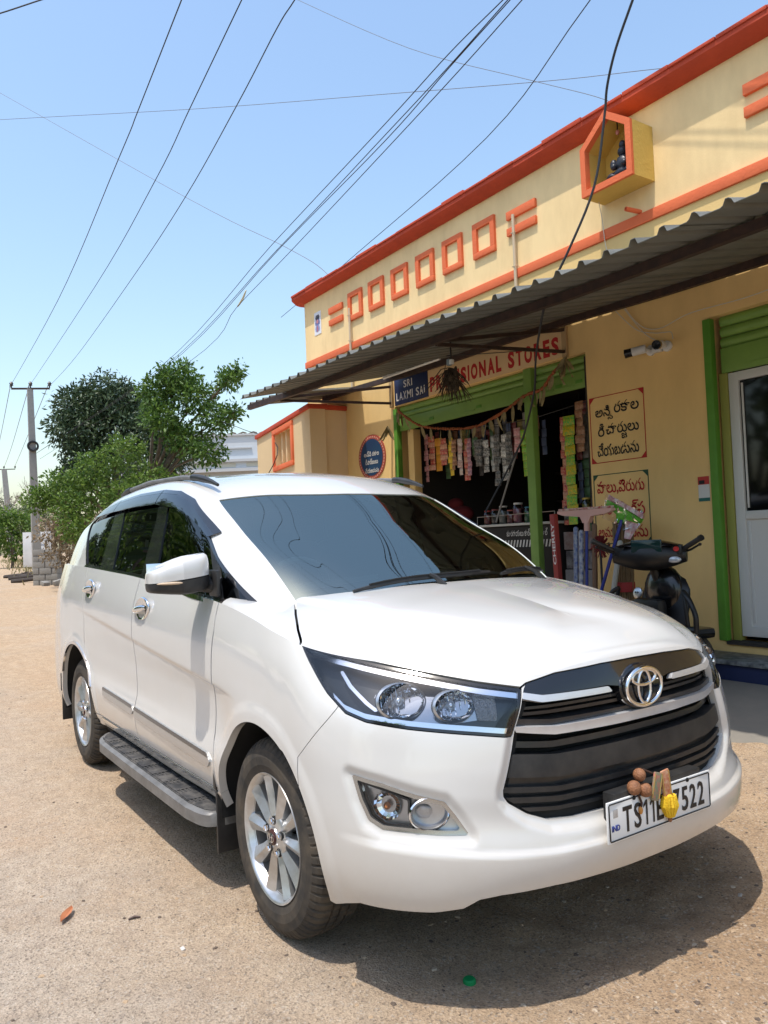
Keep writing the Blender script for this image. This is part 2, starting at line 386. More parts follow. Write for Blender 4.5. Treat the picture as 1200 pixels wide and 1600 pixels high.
# lower facade with its two openings, parapet, returns and roof
mb = MB()
mb.box((XL, WY, -.1), (-5.52, 3.9, 3.98)); mb.box((-5.52, WY, 3.03), (-2.39, 3.9, 3.98)); mb.box((-2.39, WY, -.1), (-1.12, 3.9, 3.98)); mb.box((-1.12, WY, 3.02), (.45, 3.9, 3.98)); mb.box((.45, WY, -.1), (XR, 3.9, 3.98))
mb.box((-5.52, WY, -.1), (-2.39, 3.9, .42)); mb.box((-1.12, WY, -.1), (.45, 3.9, .44)); part('front_wall', mb, OCHRE, b)
bbox('parapet', (XL, WY + .002, 3.98), (XR, 3.85, TOP), CREAM)
mb = MB(); mb.box((XL, 3.9, -.1), (XL + .23, 9.6, 3.98)); mb.box((XL, 3.85, 3.98), (XL + .2, 9.6, TOP)); part('side_wall', mb, CREAM, b)
mb = MB(); mb.box((XR - .23, 3.9, -.1), (XR, 9.6, 4.6)); part('side_wall', mb, CREAM, b)
mb = MB(); mb.box((XL + .23, 9.4, -.1), (XR - .23, 9.6, 4.2)); part('rear_wall', mb, CREAM, b)
bbox('roof_slab', (XL + .2, 3.9, 3.45), (XR - .2, 9.5, 3.62), mat('concrete_roof', (.35, .33, .30), .9))
# cornice: stepped profile, its upper tile course chipped and uneven
mb = MB(); prof = [(0, 4.975), (-.06, 4.985), (-.125, 5.03), (-.14, 5.045), (-.14, 5.085), (.25, 5.085), (.25, 4.985)]
mb.prism([(p, z) for p, z in prof], XR - XL + .28, Matrix(((0, 1, 0, XL - .14), (1, 0, 0, WY), (0, 0, 1, 0), (0, 0, 0, 1)))); cor = part('cornice', mb, ORANGED, b)
rr = random.Random(5); x = XL - .14
while x < XR + .1:
    w = rr.uniform(.38, .5); h = rr.choice((.0, .004, .008, .014, .02)); mb = MB()
    mb.box((x + .003, WY - .148 - rr.uniform(0, .008), 5.086), (x + w - .003, WY + .2, 5.108 + h), .004); part('coping_tile', mb, ORANGED, cor); x += w
bbox('band', (XL - .001, WY - .022, 3.985), (XR, WY + .05, 4.078), ORANGE, .006)
for x0 in (-6.51, -5.99, -5.46, -4.93, -4.41, -3.87):
    mb = MB(); z0, z1, x1, t = 4.375, 4.762, x0 + .35, .066
    y0, y1 = WY - .03, WY + .02
    mb.box((x0, y0, z1 - t), (x1, y1, z1), .005); mb.box((x0, y0, z0), (x1, y1, z0 + t), .005); mb.box((x0, y0, z0 + t), (x0 + t, y1, z1 - t)); mb.box((x1 - t, y0, z0 + t), (x1, y1, z1 - t))
    part('square_frame', mb, ORANGE, b)
for x0, x1 in ((-7.04, -6.67), (-3.33, -2.915), (-.71, -.30)):
    for z0, z1 in ((4.615, 4.70), (4.445, 4.525)): bbox('relief_bar', (x0, WY - .03, z0), (x1, WY + .02, z1), ORANGE, .005)
PIPE = mat('pipe_cream', (.55, .44, .30), .6)
for x, z0, z1 in ((-3.22, 3.4, 4.64), (-6.46, 3.4, 4.55)):
    mb = MB(); mb.cyl((x, WY - .035, z0), (x, WY - .035, z1), .017, n=10)
    for z in (3.75, 4.1, 4.45): mb.tube([(x - .024, WY, z), (x - .024, WY - .055, z), (x + .024, WY - .055, z), (x + .024, WY, z)], .004, 5)
    part('conduit_pipe', mb, PIPE, b)
mb = MB(); prof = [(.020, 0), (.020, .17), (.015, .17), (.015, .02)]; mb.lathe(prof, 14, Matrix.Translation((-1.70, WY + .02, 4.10)) @ rot_to((-.25, -1, .08))); part('drain_spout', mb, ORANGE, b)
# house-shaped niche with its figure
NI = [(-2.085, 4.305), (-1.54, 4.305), (-1.54, 4.775), (-1.80, 4.965), (-2.085, 4.735)]
def inset(poly, d):
    p = [Vector(q) for q in poly]; out = []
    c = sum(p, Vector((0, 0))) / len(p)
    for i in range(len(p)):
        e1 = (p[i] - p[i-1]).normalized(); e2 = (p[(i+1) % len(p)] - p[i]).normalized()
        n1 = Vector((-e1.y, e1.x)); n2 = Vector((-e2.y, e2.x)); k = (n1 + n2).normalized(); out.append(p[i] + k * d / max(.3, k.dot(n1)))
    return [tuple(q) for q in out]
NIn = inset(NI, .055); YF = 3.305
YELLOW = mat('niche_yellow', (.62, .42, .10), .85, var=.3, vscale=6, color2=(.5, .32, .07), bump=.3, bscale=40)
niche = link('niche', None, b); niche.location = (0, 0, 0)
mb = MB(); n = 5
V = [(x, YF + .03, z) for x, z in NI] + [(x, WY, z) for x, z in NI]; mb.add(V, [(i, (i+1) % n, n + (i+1) % n, n + i) for i in range(n)])
NI2 = inset(NI, .05); V = [(x, YF + .03, z) for x, z in NI2] + [(x, WY - .01, z) for x, z in NI2]; mb.add(V, [((i+1) % n, i, n + i, n + (i+1) % n) for i in range(n)] + [tuple(range(n, 2*n))])
part('niche_box', mb, YELLOW, niche)
mb = MB(); V = [(x, YF, z) for x, z in NI] + [(x, YF, z) for x, z in NIn] + [(x, YF + .031, z) for x, z in NI] + [(x, YF + .06, z) for x, z in NIn]
mb.add(V, [(i, (i+1) % n, n + (i+1) % n, n + i) for i in range(n)] + [((i+1) % n, i, 2*n + i, 2*n + (i+1) % n) for i in range(n)] + [(n + i, n + (i+1) % n, 3*n + (i+1) % n, 3*n + i) for i in range(n)])
part('niche_rim', mb, ORANGE, niche)
# shop room, shelves and floor behind the opening
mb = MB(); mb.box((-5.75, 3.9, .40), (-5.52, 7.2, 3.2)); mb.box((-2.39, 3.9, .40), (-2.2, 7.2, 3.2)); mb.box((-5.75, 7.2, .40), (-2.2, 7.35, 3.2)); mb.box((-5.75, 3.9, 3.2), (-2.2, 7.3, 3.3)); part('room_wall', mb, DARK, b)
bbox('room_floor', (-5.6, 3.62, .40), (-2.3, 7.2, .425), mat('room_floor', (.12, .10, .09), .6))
rr = random.Random(11)
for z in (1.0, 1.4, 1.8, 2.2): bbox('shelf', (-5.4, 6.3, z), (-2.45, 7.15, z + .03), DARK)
for x in (-2.46,):
    for z in (1.5, 1.85, 2.2, 2.7): bbox('shelf', (-2.75, 4.4, z), (-2.4, 6.0, z + .02), mat('shelf_red', (.10, .03, .022), .7))
# rolled-up shutters: ribbed curtain slats and a flat bottom rail
def shutter(x0, x1, ztop, zbot, y, rail=.13, slat=.075, curtain=True):
    s = link('rolling_shutter', None, b)
    z = ztop
    while z - slat > zbot + rail - .01:
        mb = MB(); P = [[(x, y + .028 - .024 * math.sin(math.pi * t) ** .7, z - slat * .96 * t) for x in (x0, x1)] for t in np.linspace(0, 1, 8)]; mb.grid(P); part('slat', mb, GREEN, s); z -= slat
    mb = MB(); mb.box((x0, y, zbot), (x1, y + .03, z - .003), .004); r = part('bottom_rail', mb, GREEN, s)
    for fx in (.22, .60):
        xx = x0 + (x1 - x0) * fx; mb = MB(); mb.box((xx - .09, y - .006, zbot + .035), (xx + .09, y + .002, zbot + .048), .002); part('pull_handle', mb, GREEN, r)
        mb = MB(); mb.box((xx + .12, y - .008, zbot + .05), (xx + .20, y + .002, zbot + .082), .002); part('lock_plate', mb, GREEND, r)
    return s
shutter(-5.47, -3.21, 3.03, 2.715, WY + .035); shutter(-3.08, -2.40, 3.03, 2.715, WY + .035)
shutter(-1.06, .42, 3.02, 2.565, WY + .05, .13, .085)
bbox('shutter_guide', (-5.545, WY - .012, .42), (-5.475, WY + .06, 3.0), GREEND, .004)
bbox('shutter_guide', (-5.39, WY + .09, .42), (-5.27, WY + .2, 2.72), OCHRE, .004)
bbox('shutter_post', (-3.205, WY - .015, .42), (-3.095, WY + .06, 3.03), GREEN, .006)
bbox('shutter_guide', (-2.43, WY + .02, .42), (-2.392, WY + .10, 3.0), DARK, .003)
bbox('shutter_guide', (-1.165, WY - .014, .455), (-1.10, WY + .05, 3.01), GREEND, .004)
bbox('shutter_guide', (-1.097, WY + .07, .455), (-1.03, WY + .13, 2.57), OLIVE, .004)
# aluminium door on the right
ALU = mat('white_aluminium', (.62, .62, .60), .35, .1); PANEL = mat('door_panel', (.60, .59, .56), .5)
door = link('glazed_door', None, b)
mb = MB(); y0, y1 = WY + .08, WY + .14
mb.box((-1.025, y0, .49), (-.945, y1, 2.56), .004); mb.box((-.945, y0, 2.49), (.38, y1, 2.56), .004); mb.box((-.945, y0, 1.40), (.38, y1, 1.465), .004); mb.box((-.945, y0, .49), (.38, y1, .57), .004); mb.box((.30, y0, .57), (.38, y1, 2.49))
part('door_frame', mb, ALU, door)
mb = MB(); mb.box((-.945, y0 + .02, .57), (.30, y1 - .02, 1.40)); part('door_panel', mb, PANEL, door)
mb = MB(); mb.box((-.945, y0 + .025, 1.465), (.30, y0 + .031, 2.49)); part('door_glass', mb, mat('dark_pane', (.006, .006, .006), .05), door)
mb = MB(); mb.box((-.93, y0 + .012, .60), (-.915, y0 + .022, 1.38), .002); mb.box((-.93, y0 + .012, 1.49), (-.915, y0 + .022, 2.47), .002); part('glazing_bead', mb, ALU, door)
bbox('threshold', (-1.10, WY - .02, .43), (.45, WY + .1, .455), DARK)
# raised plinth along the front
bbox('plinth', (-2.3, 3.25, -.05), (XR, WY, .335), NAVY, .006)
STONE = mat('plinth_stone', (.045, .055, .06), .45, var=1., vscale=16, color2=(.22, .24, .25), detail=8)
x = -2.3
while x < 3:
    bbox('stone_slab', (x + .002, 3.225, .337), (x + .898, WY - .002, .372), STONE, .006); x += .9
bbox('shop_step', (-5.52, 3.2, -.05), (-2.305, WY, .40), mat('step_cement', (.30, .27, .23), .9, var=.5, vscale=5))

# painted and mounted signs
def board(x0, x1, z0, z1, m, y=WY - .012):
    mb = MB(); mb.box((x0, y, z0), (x1, WY + .01, z1), .002); return part('sign_board', mb, m, b)
s1 = board(-5.495, -4.80, 3.04, 3.375, NAVY)
s2 = board(-4.79, -2.62, 3.045, 3.36, mat('sign_cream', (.66, .46, .24), .7))
def letters(parent, txt, x0, x1, z0, z1, m, y, bold, widths=None, tall=None):
    """each letter its own flat-painted piece, widths in proportion"""
    W = {'I': .42, ' ': .62, 'L': .78, 'M': 1.25, 'O': 1.05, 'A': 1.05, 'X': .95, 'S': .92, 'P': .9, 'R': .98, 'V': 1.0, 'N': 1.05, 'T': .92, 'E': .84}
    tot = sum(W.get(c, .95) for c in txt); s = (x1 - x0) / tot; x = x0
    for c in txt:
        w = W.get(c, .95) * s
        if c != ' ':
            me = fit_text(c, w * (.80 if c != 'I' else .5), z1 - z0, bold, .0005); o = wall_text('letter', me, m, parent, x + w/2, y, (z0 + z1)/2)
        x += w
letters(s1, 'SRI', -5.30, -5.10, 3.235, 3.325, CREAMINK, WY - .0135, .015)
letters(s1, 'LAXMI SAI', -5.46, -4.85, 3.09, 3.19, CREAMINK, WY - .0135, .015)
letters(s2, 'PROVISIONAL STORES', -4.765, -2.69, 3.08, 3.255, REDINK, WY - .0135, .045)
def panel_outline(x0, x1, z0, z1, m, cz):
    q = link('painted_sign', None, b); q.location = -Vector(b.location); t = .007; mb = MB(); y0, y1 = WY - .003, WY + .004
    mb.box((x0, y0, z1 - t), (x1, y1, z1)); mb.box((x0, y0, z0), (x1, y1, z0 + t)); mb.box((x0, y0, z0 + t), (x0 + t, y1, z1 - t)); mb.box((x1 - t, y0, z0 + t), (x1, y1, z1 - t)); part('sign_border', mb, m, q)
    for cx, czz, sx, sz in ((x0, z0, 1, 1), (x1, z0, -1, 1), (x1, z1, -1, -1), (x0, z1, 1, -1)):
        mb = MB(); mb.prism([(cx, czz), (cx + sx*.065, czz), (cx + sx*.045, czz + sz*.018), (cx + sx*.018, czz + sz*.045), (cx, czz + sz*.065)], .008, Matrix.Translation((0, WY - .0035, 0))); part('sign_corner', mb, m, q)
    return q
def tel(parent, txt, xc, zc, h, w, m, bold=.012, y=WY - .0035):
    me = fit_text(txt, w, h, bold, .0004); o = wall_text('lettering', me, m, parent, xc, y, zc); return o
q1 = panel_outline(-2.37, -1.765, 1.975, 2.585, REDINK, 0)
tel(q1, 'అని', -2.22, 2.445, .10, .17, BLACKINK); tel(q1, 'న', -2.135, 2.385, .045, .06, BLACKINK, .02); tel(q1, 'రకాల', -1.955, 2.46, .10, .27, BLACKINK)
tel(q1, 'రీ', -2.245, 2.275, .12, .075, BLACKINK); tel(q1, 'చారులు', -2.01, 2.275, .10, .36, BLACKINK); tel(q1, 'జ', -1.99, 2.195, .05, .06, BLACKINK, .02)
tel(q1, 'చేయబడును', -2.07, 2.095, .125, .46, BLACKINK)
q2 = panel_outline(-2.365, -1.76, 1.235, 1.87, mat('dark_green_paint', (.012, .06, .03), .6), 0)
tel(q2, 'పాలు,పెరుగు', -2.065, 1.745, .13, .52, REDINK); tel(q2, 'కూల్', -2.24, 1.555, .11, .17, REDINK); tel(q2, 'డిం', -2.04, 1.555, .12, .15, REDINK); tel(q2, 'క్స', -1.885, 1.555, .13, .15, REDINK)
tel(q2, 'అమ', -2.25, 1.345, .095, .17, REDINK); tel(q2, 'మ', -2.15, 1.285, .045, .06, REDINK, .02); tel(q2, 'బడును', -1.955, 1.345, .11, .33, REDINK)
# oval recharge sign
def oval(cx, cz, rx, rz, n=48): return [(cx + rx*math.cos(2*math.pi*k/n), cz + rz*math.sin(2*math.pi*k/n)) for k in range(n)]
mb = MB(); mb.prism(oval(-6.08, 2.455, .325, .30), .014, Matrix.Translation((0, WY - .010, 0))); ov = part('oval_sign', mb, mat('sign_brick_red', (.36, .07, .04), .7), b)
mb = MB(); mb.prism(oval(-6.08, 2.455, .265, .245), .004, Matrix.Translation((0, WY - .0135, 0))); part('oval_field', mb, mat('sign_deep_blue', (.008, .035, .10), .6, var=.5, vscale=5, color2=(.006, .06, .12)), ov)
PINK = mat('sign_pink_dot', (.62, .34, .27), .7)
for k in range(44):
    a = 2*math.pi*k/44; mb = MB(); cx, cz = -6.08 + .295*math.cos(a), 2.455 + .272*math.sin(a)
    mb.prism([(cx - .012, cz - .012), (cx + .012, cz - .010), (cx + .001, cz + .014)], .003, Matrix.Translation((0, WY - .0125, 0))); part('border_mark', mb, PINK, ov)
for t, x, z, w, h in (('అన్ని రకాల', -6.08, 2.505, .36, .07), ('రీచార్జులు', -6.08, 2.40, .30, .075), ('చేయబడును', -6.08, 2.285, .33, .07)): tel(ov, t, x, z, h, w, CREAMINK, .012, WY - .0145)
# paper stickers on the wall
mb = MB(); mb.box((-7.50, WY - .004, 4.42), (-7.305, WY + .002, 4.755)); st = part('paper_poster', mb, mat('poster_white', (.72, .72, .76), .8), b)
for (x0, x1, z0, z1, c) in ((-7.465, -7.34, 4.64, 4.71, (.03, .03, .05)), (-7.475, -7.33, 4.56, 4.64, (.10, .12, .30)), (-7.47, -7.34, 4.47, 4.56, (.22, .24, .45)), (-7.435, -7.37, 4.585, 4.64, (.42, .16, .18)), (-7.425, -7.38, 4.46, 4.56, (.35, .08, .12))):
    mb = MB(); mb.prism([(x0 + .01, z0), (x1 - .01, z0), (x1, (z0+z1)/2), (x1 - .02, z1), (x0 + .02, z1), (x0, (z0+z1)/2)], .002, Matrix.Translation((0, WY - .0055 - .0012 * (c[0] > .15) - .0012*(c[0] > .3), 0))); part('poster_print', mb, mat('print_%d' % int(c[2]*1000 + c[0]*100), c, .8, var=.5, vscale=60, color2=tuple(min(1, k + .25) for k in c)), st)
mb = MB(); mb.box((-1.285, WY - .004, 1.56), (-1.185, WY + .002, 1.76), .0015); stk = part('payment_sticker', mb, mat('sticker_white', (.62, .62, .60), .4), b)
mb = MB(); mb.box((-1.285, WY - .0055, 1.695), (-1.185, WY - .0035, 1.76)); part('sticker_header', mb, mat('sticker_red', (.45, .04, .03), .4), stk)
mb = MB(); mb.box((-1.285, WY - .0055, 1.56), (-1.185, WY - .0035, 1.588)); part('sticker_footer', mb, mat('sticker_teal', (.02, .13, .11), .4), stk)
mb = MB(); mb.box((-1.275, WY - .006, 1.70), (-1.225, WY - .0052, 1.73)); part('sticker_mark', mb, BLACKINK, stk)

# annex with sloped-looking low wall on the left
CW = mat('annex_wall', (.68, .50, .28), .9, var=.3, vscale=1.5, color2=(.58, .42, .23), bump=.3, bscale=26)
ax = thing('annex_wall', 'low cream boundary wall with orange coping and a barred orange framed window opening', 'wall', (-8, 3.3, .1))
ang = R(168.4); dv = Vector((math.cos(ang), math.sin(ang), 0)); nv = Vector((dv.y, -dv.x, 0)); c0 = Vector((-6.7, 3.02, 0))
if nv.y > 0: nv = -nv
MW = Matrix(((dv.x, -nv.x, 0, c0.x), (dv.y, -nv.y, 0, c0.y), (0, 0, 1, 0), (0, 0, 0, 1)))    # local x along the wall, y into it
mb = MB(); H_ = 3.17
mb.box((0, 0, -.1), (.92, .22, H_), 0, MW); mb.box((1.88, 0, -.1), (3.1, .22, H_), 0, MW); mb.box((.92, 0, -.1), (1.88, .22, 2.545), 0, MW); mb.box((.92, 0, 3.09), (1.88, .22, H_), 0, MW)
mb.box((-6.92, 3.07, -.1), (-6.70, 3.598, H_)); part('wall', mb, CW, ax)
mb = MB(); mb.box((-.03, -.035, H_ + .001), (3.13, .25, H_ + .065), .008, MW); mb.box((-6.95, 3.28, H_ + .001), (-6.665, 3.596, H_ + .064), .008); part('coping', mb, ORANGED, ax)
mb = MB()
for lo, hi in (((.82, -.03, 2.50), (1.98, .03, 2.57)), ((.82, -.03, 3.075), (1.98, .03, 3.145)), ((.82, -.03, 2.571), (.91, .03, 3.074)), ((1.89, -.03, 2.571), (1.98, .03, 3.074))): mb.box(lo, hi, .005, MW)
part('window_surround', mb, ORANGE, ax)
for t in (1.16, 1.42, 1.67): mb = MB(); mb.box((t - .035, .05, 2.545), (t + .035, .12, 3.09), .004, MW); part('window_baluster', mb, CW, ax)

# ------------------------------------------------------------------ corrugated awning
aw = thing('corrugated_awning', 'rusty corrugated sheet awning on steel purlins over the shop front', 'awning', (-2, WY, 2.9))
SHEET = mat('awning_sheet', (.165, .17, .155), .6, .1, var=.7, vscale=2.5, color2=(.12, .12, .108), bump=.1, bscale=14)
STEEL = mat('brown_steel', (.035, .022, .018), .6, .2, var=.6, vscale=12, color2=(.09, .045, .03))
def sheet_z(x, y): return 2.925 - .0145 * (x + 2.3) + .2162 * (y - 1.45) + .012 * math.sin(x * 1.7)
def corr(x): t = (x / .185) % 1.; return .036 * (sstep(.0, .10, t) - sstep(.24, .34, t))
def sheet(x0, x1, y0, y1, lift=0., skew=0.):
    mb = MB(); xs = np.arange(x0, x1 + .001, .0153); ys = np.linspace(y0, y1, 4)
    P = [[(x + skew * (y - y0) / (y1 - y0), y, sheet_z(x, y) + float(corr(x)) + lift) for x in xs] for y in ys]; mb.grid(P)
    n = len(mb.v); mb.v += [(x, y, z - .003) for x, y, z in mb.v]; mb.f += [tuple(i + n for i in f[::-1]) for f in mb.f]; mb.mi = [0] * len(mb.f)
    k = len(xs)
    for a, c in ((0, 1), (3*k, -1)):
        for i in range(k - 1): mb.f.append((a+i, a+i+n, a+i+1+n, a+i+1)); mb.mi.append(0)
    return part('corrugated_sheet', mb, SHEET, aw, 60)
x = -5.42; k = 0
while x < 3.4:
    sheet(x, x + 1.13, 1.45, 2.12, .004 * (k % 2)); k += 1; x += 1.11
x = -6.50; k = 0
while x < 3.4:
    sheet(x, x + 1.13, 2.04, 3.592 - (.0, .012, .004, .016)[k % 4], -.012 + .004 * (k % 2), -.9 if k == 0 else 0.); k += 1; x += 1.11
def pur(y, z_off, x0, x1, w=.045, h=.06):
    mb = MB(); xs = np.linspace(x0, x1, 12)
    for xa, xb in zip(xs, xs[1:]):
        za, zb = sheet_z(xa, y) + z_off, sheet_z(xb, y) + z_off
        mb.add([(xa, y - w/2, za - h), (xa, y + w/2, za - h), (xa, y + w/2, za), (xa, y - w/2, za), (xb, y - w/2, zb - h), (xb, y + w/2, zb - h), (xb, y + w/2, zb), (xb, y - w/2, zb)], [(0, 1, 5, 4), (1, 2, 6, 5), (2, 3, 7, 6), (3, 0, 4, 7), (0, 3, 2, 1), (4, 5, 6, 7)])
    part('purlin', mb, STEEL, aw)
pur(2.0, -.016, -6.4, 3.3); pur(3.42, -.022, -7.0, 3.3)
for xb in (-5.56, -2.62, .55):
    a = Vector((xb, WY, 3.30)); mb = MB(); e = Vector((xb + .0, 2.02, sheet_z(xb, 2.02) - .05))
    mb.tube([a, e], .022, 4); mb.tube([Vector((xb, WY, 3.085)), e - Vector((0, 0, .03))], .02, 4); part('bracket_arm', mb, STEEL, aw)
    bbox('bracket_post', (xb - .03, WY - .03, 3.03), (xb + .03, WY + .01, 3.5), mat('post_ochre', (.40, .27, .13), .8), .004)
TUBE = mat('tube_light', (.75, .75, .72), .4)
for xa, xb in ((-5.29, -4.12), (-.95, .25)):
    t = thing('tube_light', ('white tube light under the awning above the navy name board' if xa < -3 else 'white tube light under the awning above the glazed door'), 'light', (xa, 3.28, 3.33), group='tube lights under the awning')
    mb = MB(); mb.box((xa, 3.27, 3.335), (xb, 3.30, 3.365), .004); part('batten', mb, TUBE, t); mb = MB(); mb.cyl((xa + .03, 3.27, 3.318), (xb - .03, 3.27, 3.318), .013, n=10); part('tube', mb, TUBE, t)

apr = MB(); xs = np.linspace(-5.6, 6, 60); ys = np.linspace(2.28, 3.24, 10)  # cement slab, its colour darkened and front edge set where the awning's shade falls
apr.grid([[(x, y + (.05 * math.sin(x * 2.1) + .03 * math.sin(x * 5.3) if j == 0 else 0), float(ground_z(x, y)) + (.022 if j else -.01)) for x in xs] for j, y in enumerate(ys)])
tag(obj('pavement', apr, mat('cement_apron_shaded', (.20, .185, .16), .9, var=.6, vscale=2.5, color2=(.28, .245, .20), bump=.25, bscale=60)), 'worn cement apron before the shop plinth, its grey darkened for awning shade', kind='structure')
# ------------------------------------------------------------------ things around the shop front
fig = thing('shrine_figure', 'dark stone figurine seated inside the orange rimmed niche', 'figurine', (-1.72, 3.43, 4.36))
STONEB = mat('figure_black', (.018, .022, .032), .4)
mb = MB(); mb.ball((0, 0, .05), .10, 14, 8, (1.1, .75, .5)); mb.ball((0, 0, .13), .075, 12, 8, (1, .8, 1.1)); mb.ball((0, 0, .24), .045, 12, 8); mb.ball((0, 0, .30), .03, 10, 6, (1, 1, 1.3))
for s in (-1, 1): mb.ball((s*.09, -.03, .04), .05, 10, 6, (1.2, 1, .8)); mb.ball((s*.085, -.02, .15), .032, 10, 6, (1, 1, 1.5)); mb.ball((s*.055, -.06, .11), .028, 8, 6)
obj('body', mb, STONEB, fig)
mb = MB(); mb.box((-.13, -.09, -.03), (.13, .09, .02), .01); obj('pedestal', mb, STONEB, fig)
bulb = thing('hanging_bulb', 'small reddish bulb hanging inside the niche', 'bulb', (-1.78, 3.45, 4.90)); mb = MB(); mb.ball((0, 0, -.10), .018, 10, 8, (1, 1, 1.3)); obj('glass', mb, mat('bulb_pink', (.55, .22, .18), .3), bulb); mb = MB(); mb.cyl((0, 0, -.08), (0, 0, .02), .006); obj('flex', mb, BLACK, bulb)

# sachet strips hanging in the shop opening
PAL = dict(pink=((.50, .18, .20), (.60, .50, .48)), red=((.42, .04, .04), (.55, .35, .22)), orange=((.60, .22, .03), (.55, .36, .05)), yellow=((.62, .42, .02), (.66, .50, .10)), brown=((.28, .12, .06), (.40, .26, .16)),
           white=((.62, .58, .52), (.40, .20, .18)), mauve=((.34, .14, .20), (.45, .34, .36)), dkgreen=((.05, .12, .05), (.14, .20, .12)), black=((.03, .03, .03), (.30, .30, .29)), bw=((.62, .62, .60), (.05, .05, .05)), silver=((.38, .40, .41), (.28, .30, .30)),
           green=((.10, .42, .05), (.50, .40, .04)), tomato=((.55, .09, .03), (.45, .05, .03)), olive=((.30, .34, .16), (.42, .44, .28)), greenyel=((.08, .40, .06), (.62, .40, .02)))
STR = [(-5.29,2.66,2.06,.06,'pink',9,'thin strip of pink sachets hanging leftmost in the shop opening'),(-5.21,2.63,2.2,.09,'red',6,'dull red sachet strip second from the left in the shop'),(-5.09,2.59,2.18,.11,'orange',4,'wide strip of orange sachets hanging in the shop'),(-4.96,2.57,2.24,.1,'red',5,'short strip of red and tan sachets left of the yellow strip'),(-4.84,2.56,2.1,.08,'yellow',6,'bright yellow strip of sachets hanging in the shop'),(-4.75,2.53,2.16,.06,'brown',7,'narrow brown sachet strip just right of the yellow strip'),
 (-4.66,2.53,2.09,.07,'white',5,'strip of whitish sachets right of the brown strip'),(-4.57,2.52,2.02,.07,'red',7,'long red sachet strip right of the whitish strip'),(-4.48,2.51,2.07,.06,'mauve',8,'mauve sachet strip right of the long red strip'),(-4.41,2.51,2.3,.08,'dkgreen',3,'short dark green sachet strip mid shop opening'),(-4.3,2.47,2.16,.12,'black',4,'wide dark sachet strip beside the dark green one'),(-4.2,2.45,2.08,.09,'bw',4,'black and white sachet strip left of the silver strip'),(-4.1,2.49,2.08,.07,'silver',6,'silver grey sachet strip hanging mid shop'),
 (-4.01,2.49,1.91,.08,'black',7,'long black sachet strip right of the silver strip'),(-3.9,2.48,1.96,.1,'bw',6,'long black and white sachet strip behind the leaning stick'),(-3.79,2.49,2.12,.08,'black',5,'dark sachet strip right of the long black and white one'),(-3.69,2.52,2.25,.07,'pink',3,'short pink sachet strip near the green post'),(-3.59,2.49,1.98,.08,'green',6,'lime green packet strip left of the green post'),(-3.50,2.39,1.73,.04,'tomato',9,'narrow tomato red strip against the left of the green post'),
 (-3.28+.26,2.54,1.43,.08,'red',13,'long red packet strip just right of the green post'),(-3.17+.26,2.53,1.43,.12,'greenyel',11,'wide strip of alternating green and yellow packets'),(-3.03+.24,2.66,2.15,.09,'brown',6,'brown packet strip right of the green and yellow strip'),(-2.86+.22,2.32,1.4,.09,'olive',12,'pale green packet strip below the blue board')]
rr = random.Random(21)
def packet_mesh(w, h, mm):
    mb = MB(); P = []
    for j, t in enumerate((0, .08, .3, .7, .92, 1)):
        d = (0, .002, .012, .012, .002, 0)[j]; P.append([(x, -d * e, -t * h) for x, e in ((-w/2, 0), (-w*.32, .8), (0, 1), (w*.32, .8), (w/2, 0))])
    mb.grid(P); mb.grid([[(x, .004 + 0*y, z) for x, y, z in r] for r in (P[0], P[-1])])
    return mesh_of('packet', mb, mm, 50)
for i, (x, zt, zb, w, pal, n, lab) in enumerate(STR):
    y = 3.90 + .012 * ((i * 7) % 5); h = (zt - zb) / n; w *= 1.18
    s = thing('sachet_strip', lab, 'snack packets', (x, y, zt), group='packet strips hanging in the shop')
    ca, cb = (tuple(min(.85, q * 1.3) for q in k) for k in PAL[pal])
    ma = mat('pack_%s_a' % pal, ca, .35, var=.9, vscale=38, color2=cb, detail=2); mb_ = mat('pack_%s_b' % pal, cb, .35, var=.9, vscale=44, color2=ca, detail=2)
    mes = [packet_mesh(w, h * .97, ma), packet_mesh(w, h * .97, mb_)]
    for k in range(n):
        o = link('packet', mes[(k if pal in ('greenyel', 'bw', 'white', 'red') else 0) % 2], s, (rr.uniform(-.004, .004), rr.uniform(-.008, .008), -k * h)); o.rotation_euler.z = rr.uniform(-.25, .25); o.rotation_euler.y = rr.uniform(-.03, .03)
    mb = MB(); mb.cyl((0, .01, 0), (0, .01, .10), .002, n=5); obj('string', mb, BLACK, s)
rail = thing('hanging_rail', 'dark wire rail carrying the sachet strips', 'rail', (-5.3, 3.93, 2.6)); mb = MB(); mb.tube([(0, 0, .12), (.9, 0, .02), (1.8, 0, -.02), (2.9, 0, .06)], .005, 6); obj('wire', mb, BLACK, rail)
# counter with its jars
ct = thing('shop_counter', 'shop counter with white edge and black Telugu lettered front', 'counter', (-3.7, 3.9, .42))
mb = MB(); mb.box((-.62, -.02, 0), (.58, .5, 1.03)); obj('cabinet', mb, DARK, ct)
mb = MB(); mb.box((-.68, -.07, 1.032), (.62, .5, 1.058), .004); obj('counter_top', mb, mat('counter_white', (.55, .53, .48), .5), ct)
mb = MB(); mb.box((-.60, -.035, .78), (.58, -.021, 1.02)); fr = obj('front_board', mb, BLACKINK, ct)
o = wall_text('lettering', fit_text('కూరగాయలు కాల్చునకు కూల్', .62, .075, .012), CREAMINK, ct, .16, -.0365, .955)
for k in range(16): mb = MB(); mb.add([(-.2 + .048*k, -.036, .80), (-.178 + .048*k, -.036, .80), (-.158 + .048*k, -.036, .875), (-.18 + .048*k, -.036, .875)], [(0, 1, 2, 3)]); obj('stripe_mark', mb, CREAMINK, ct, 0)
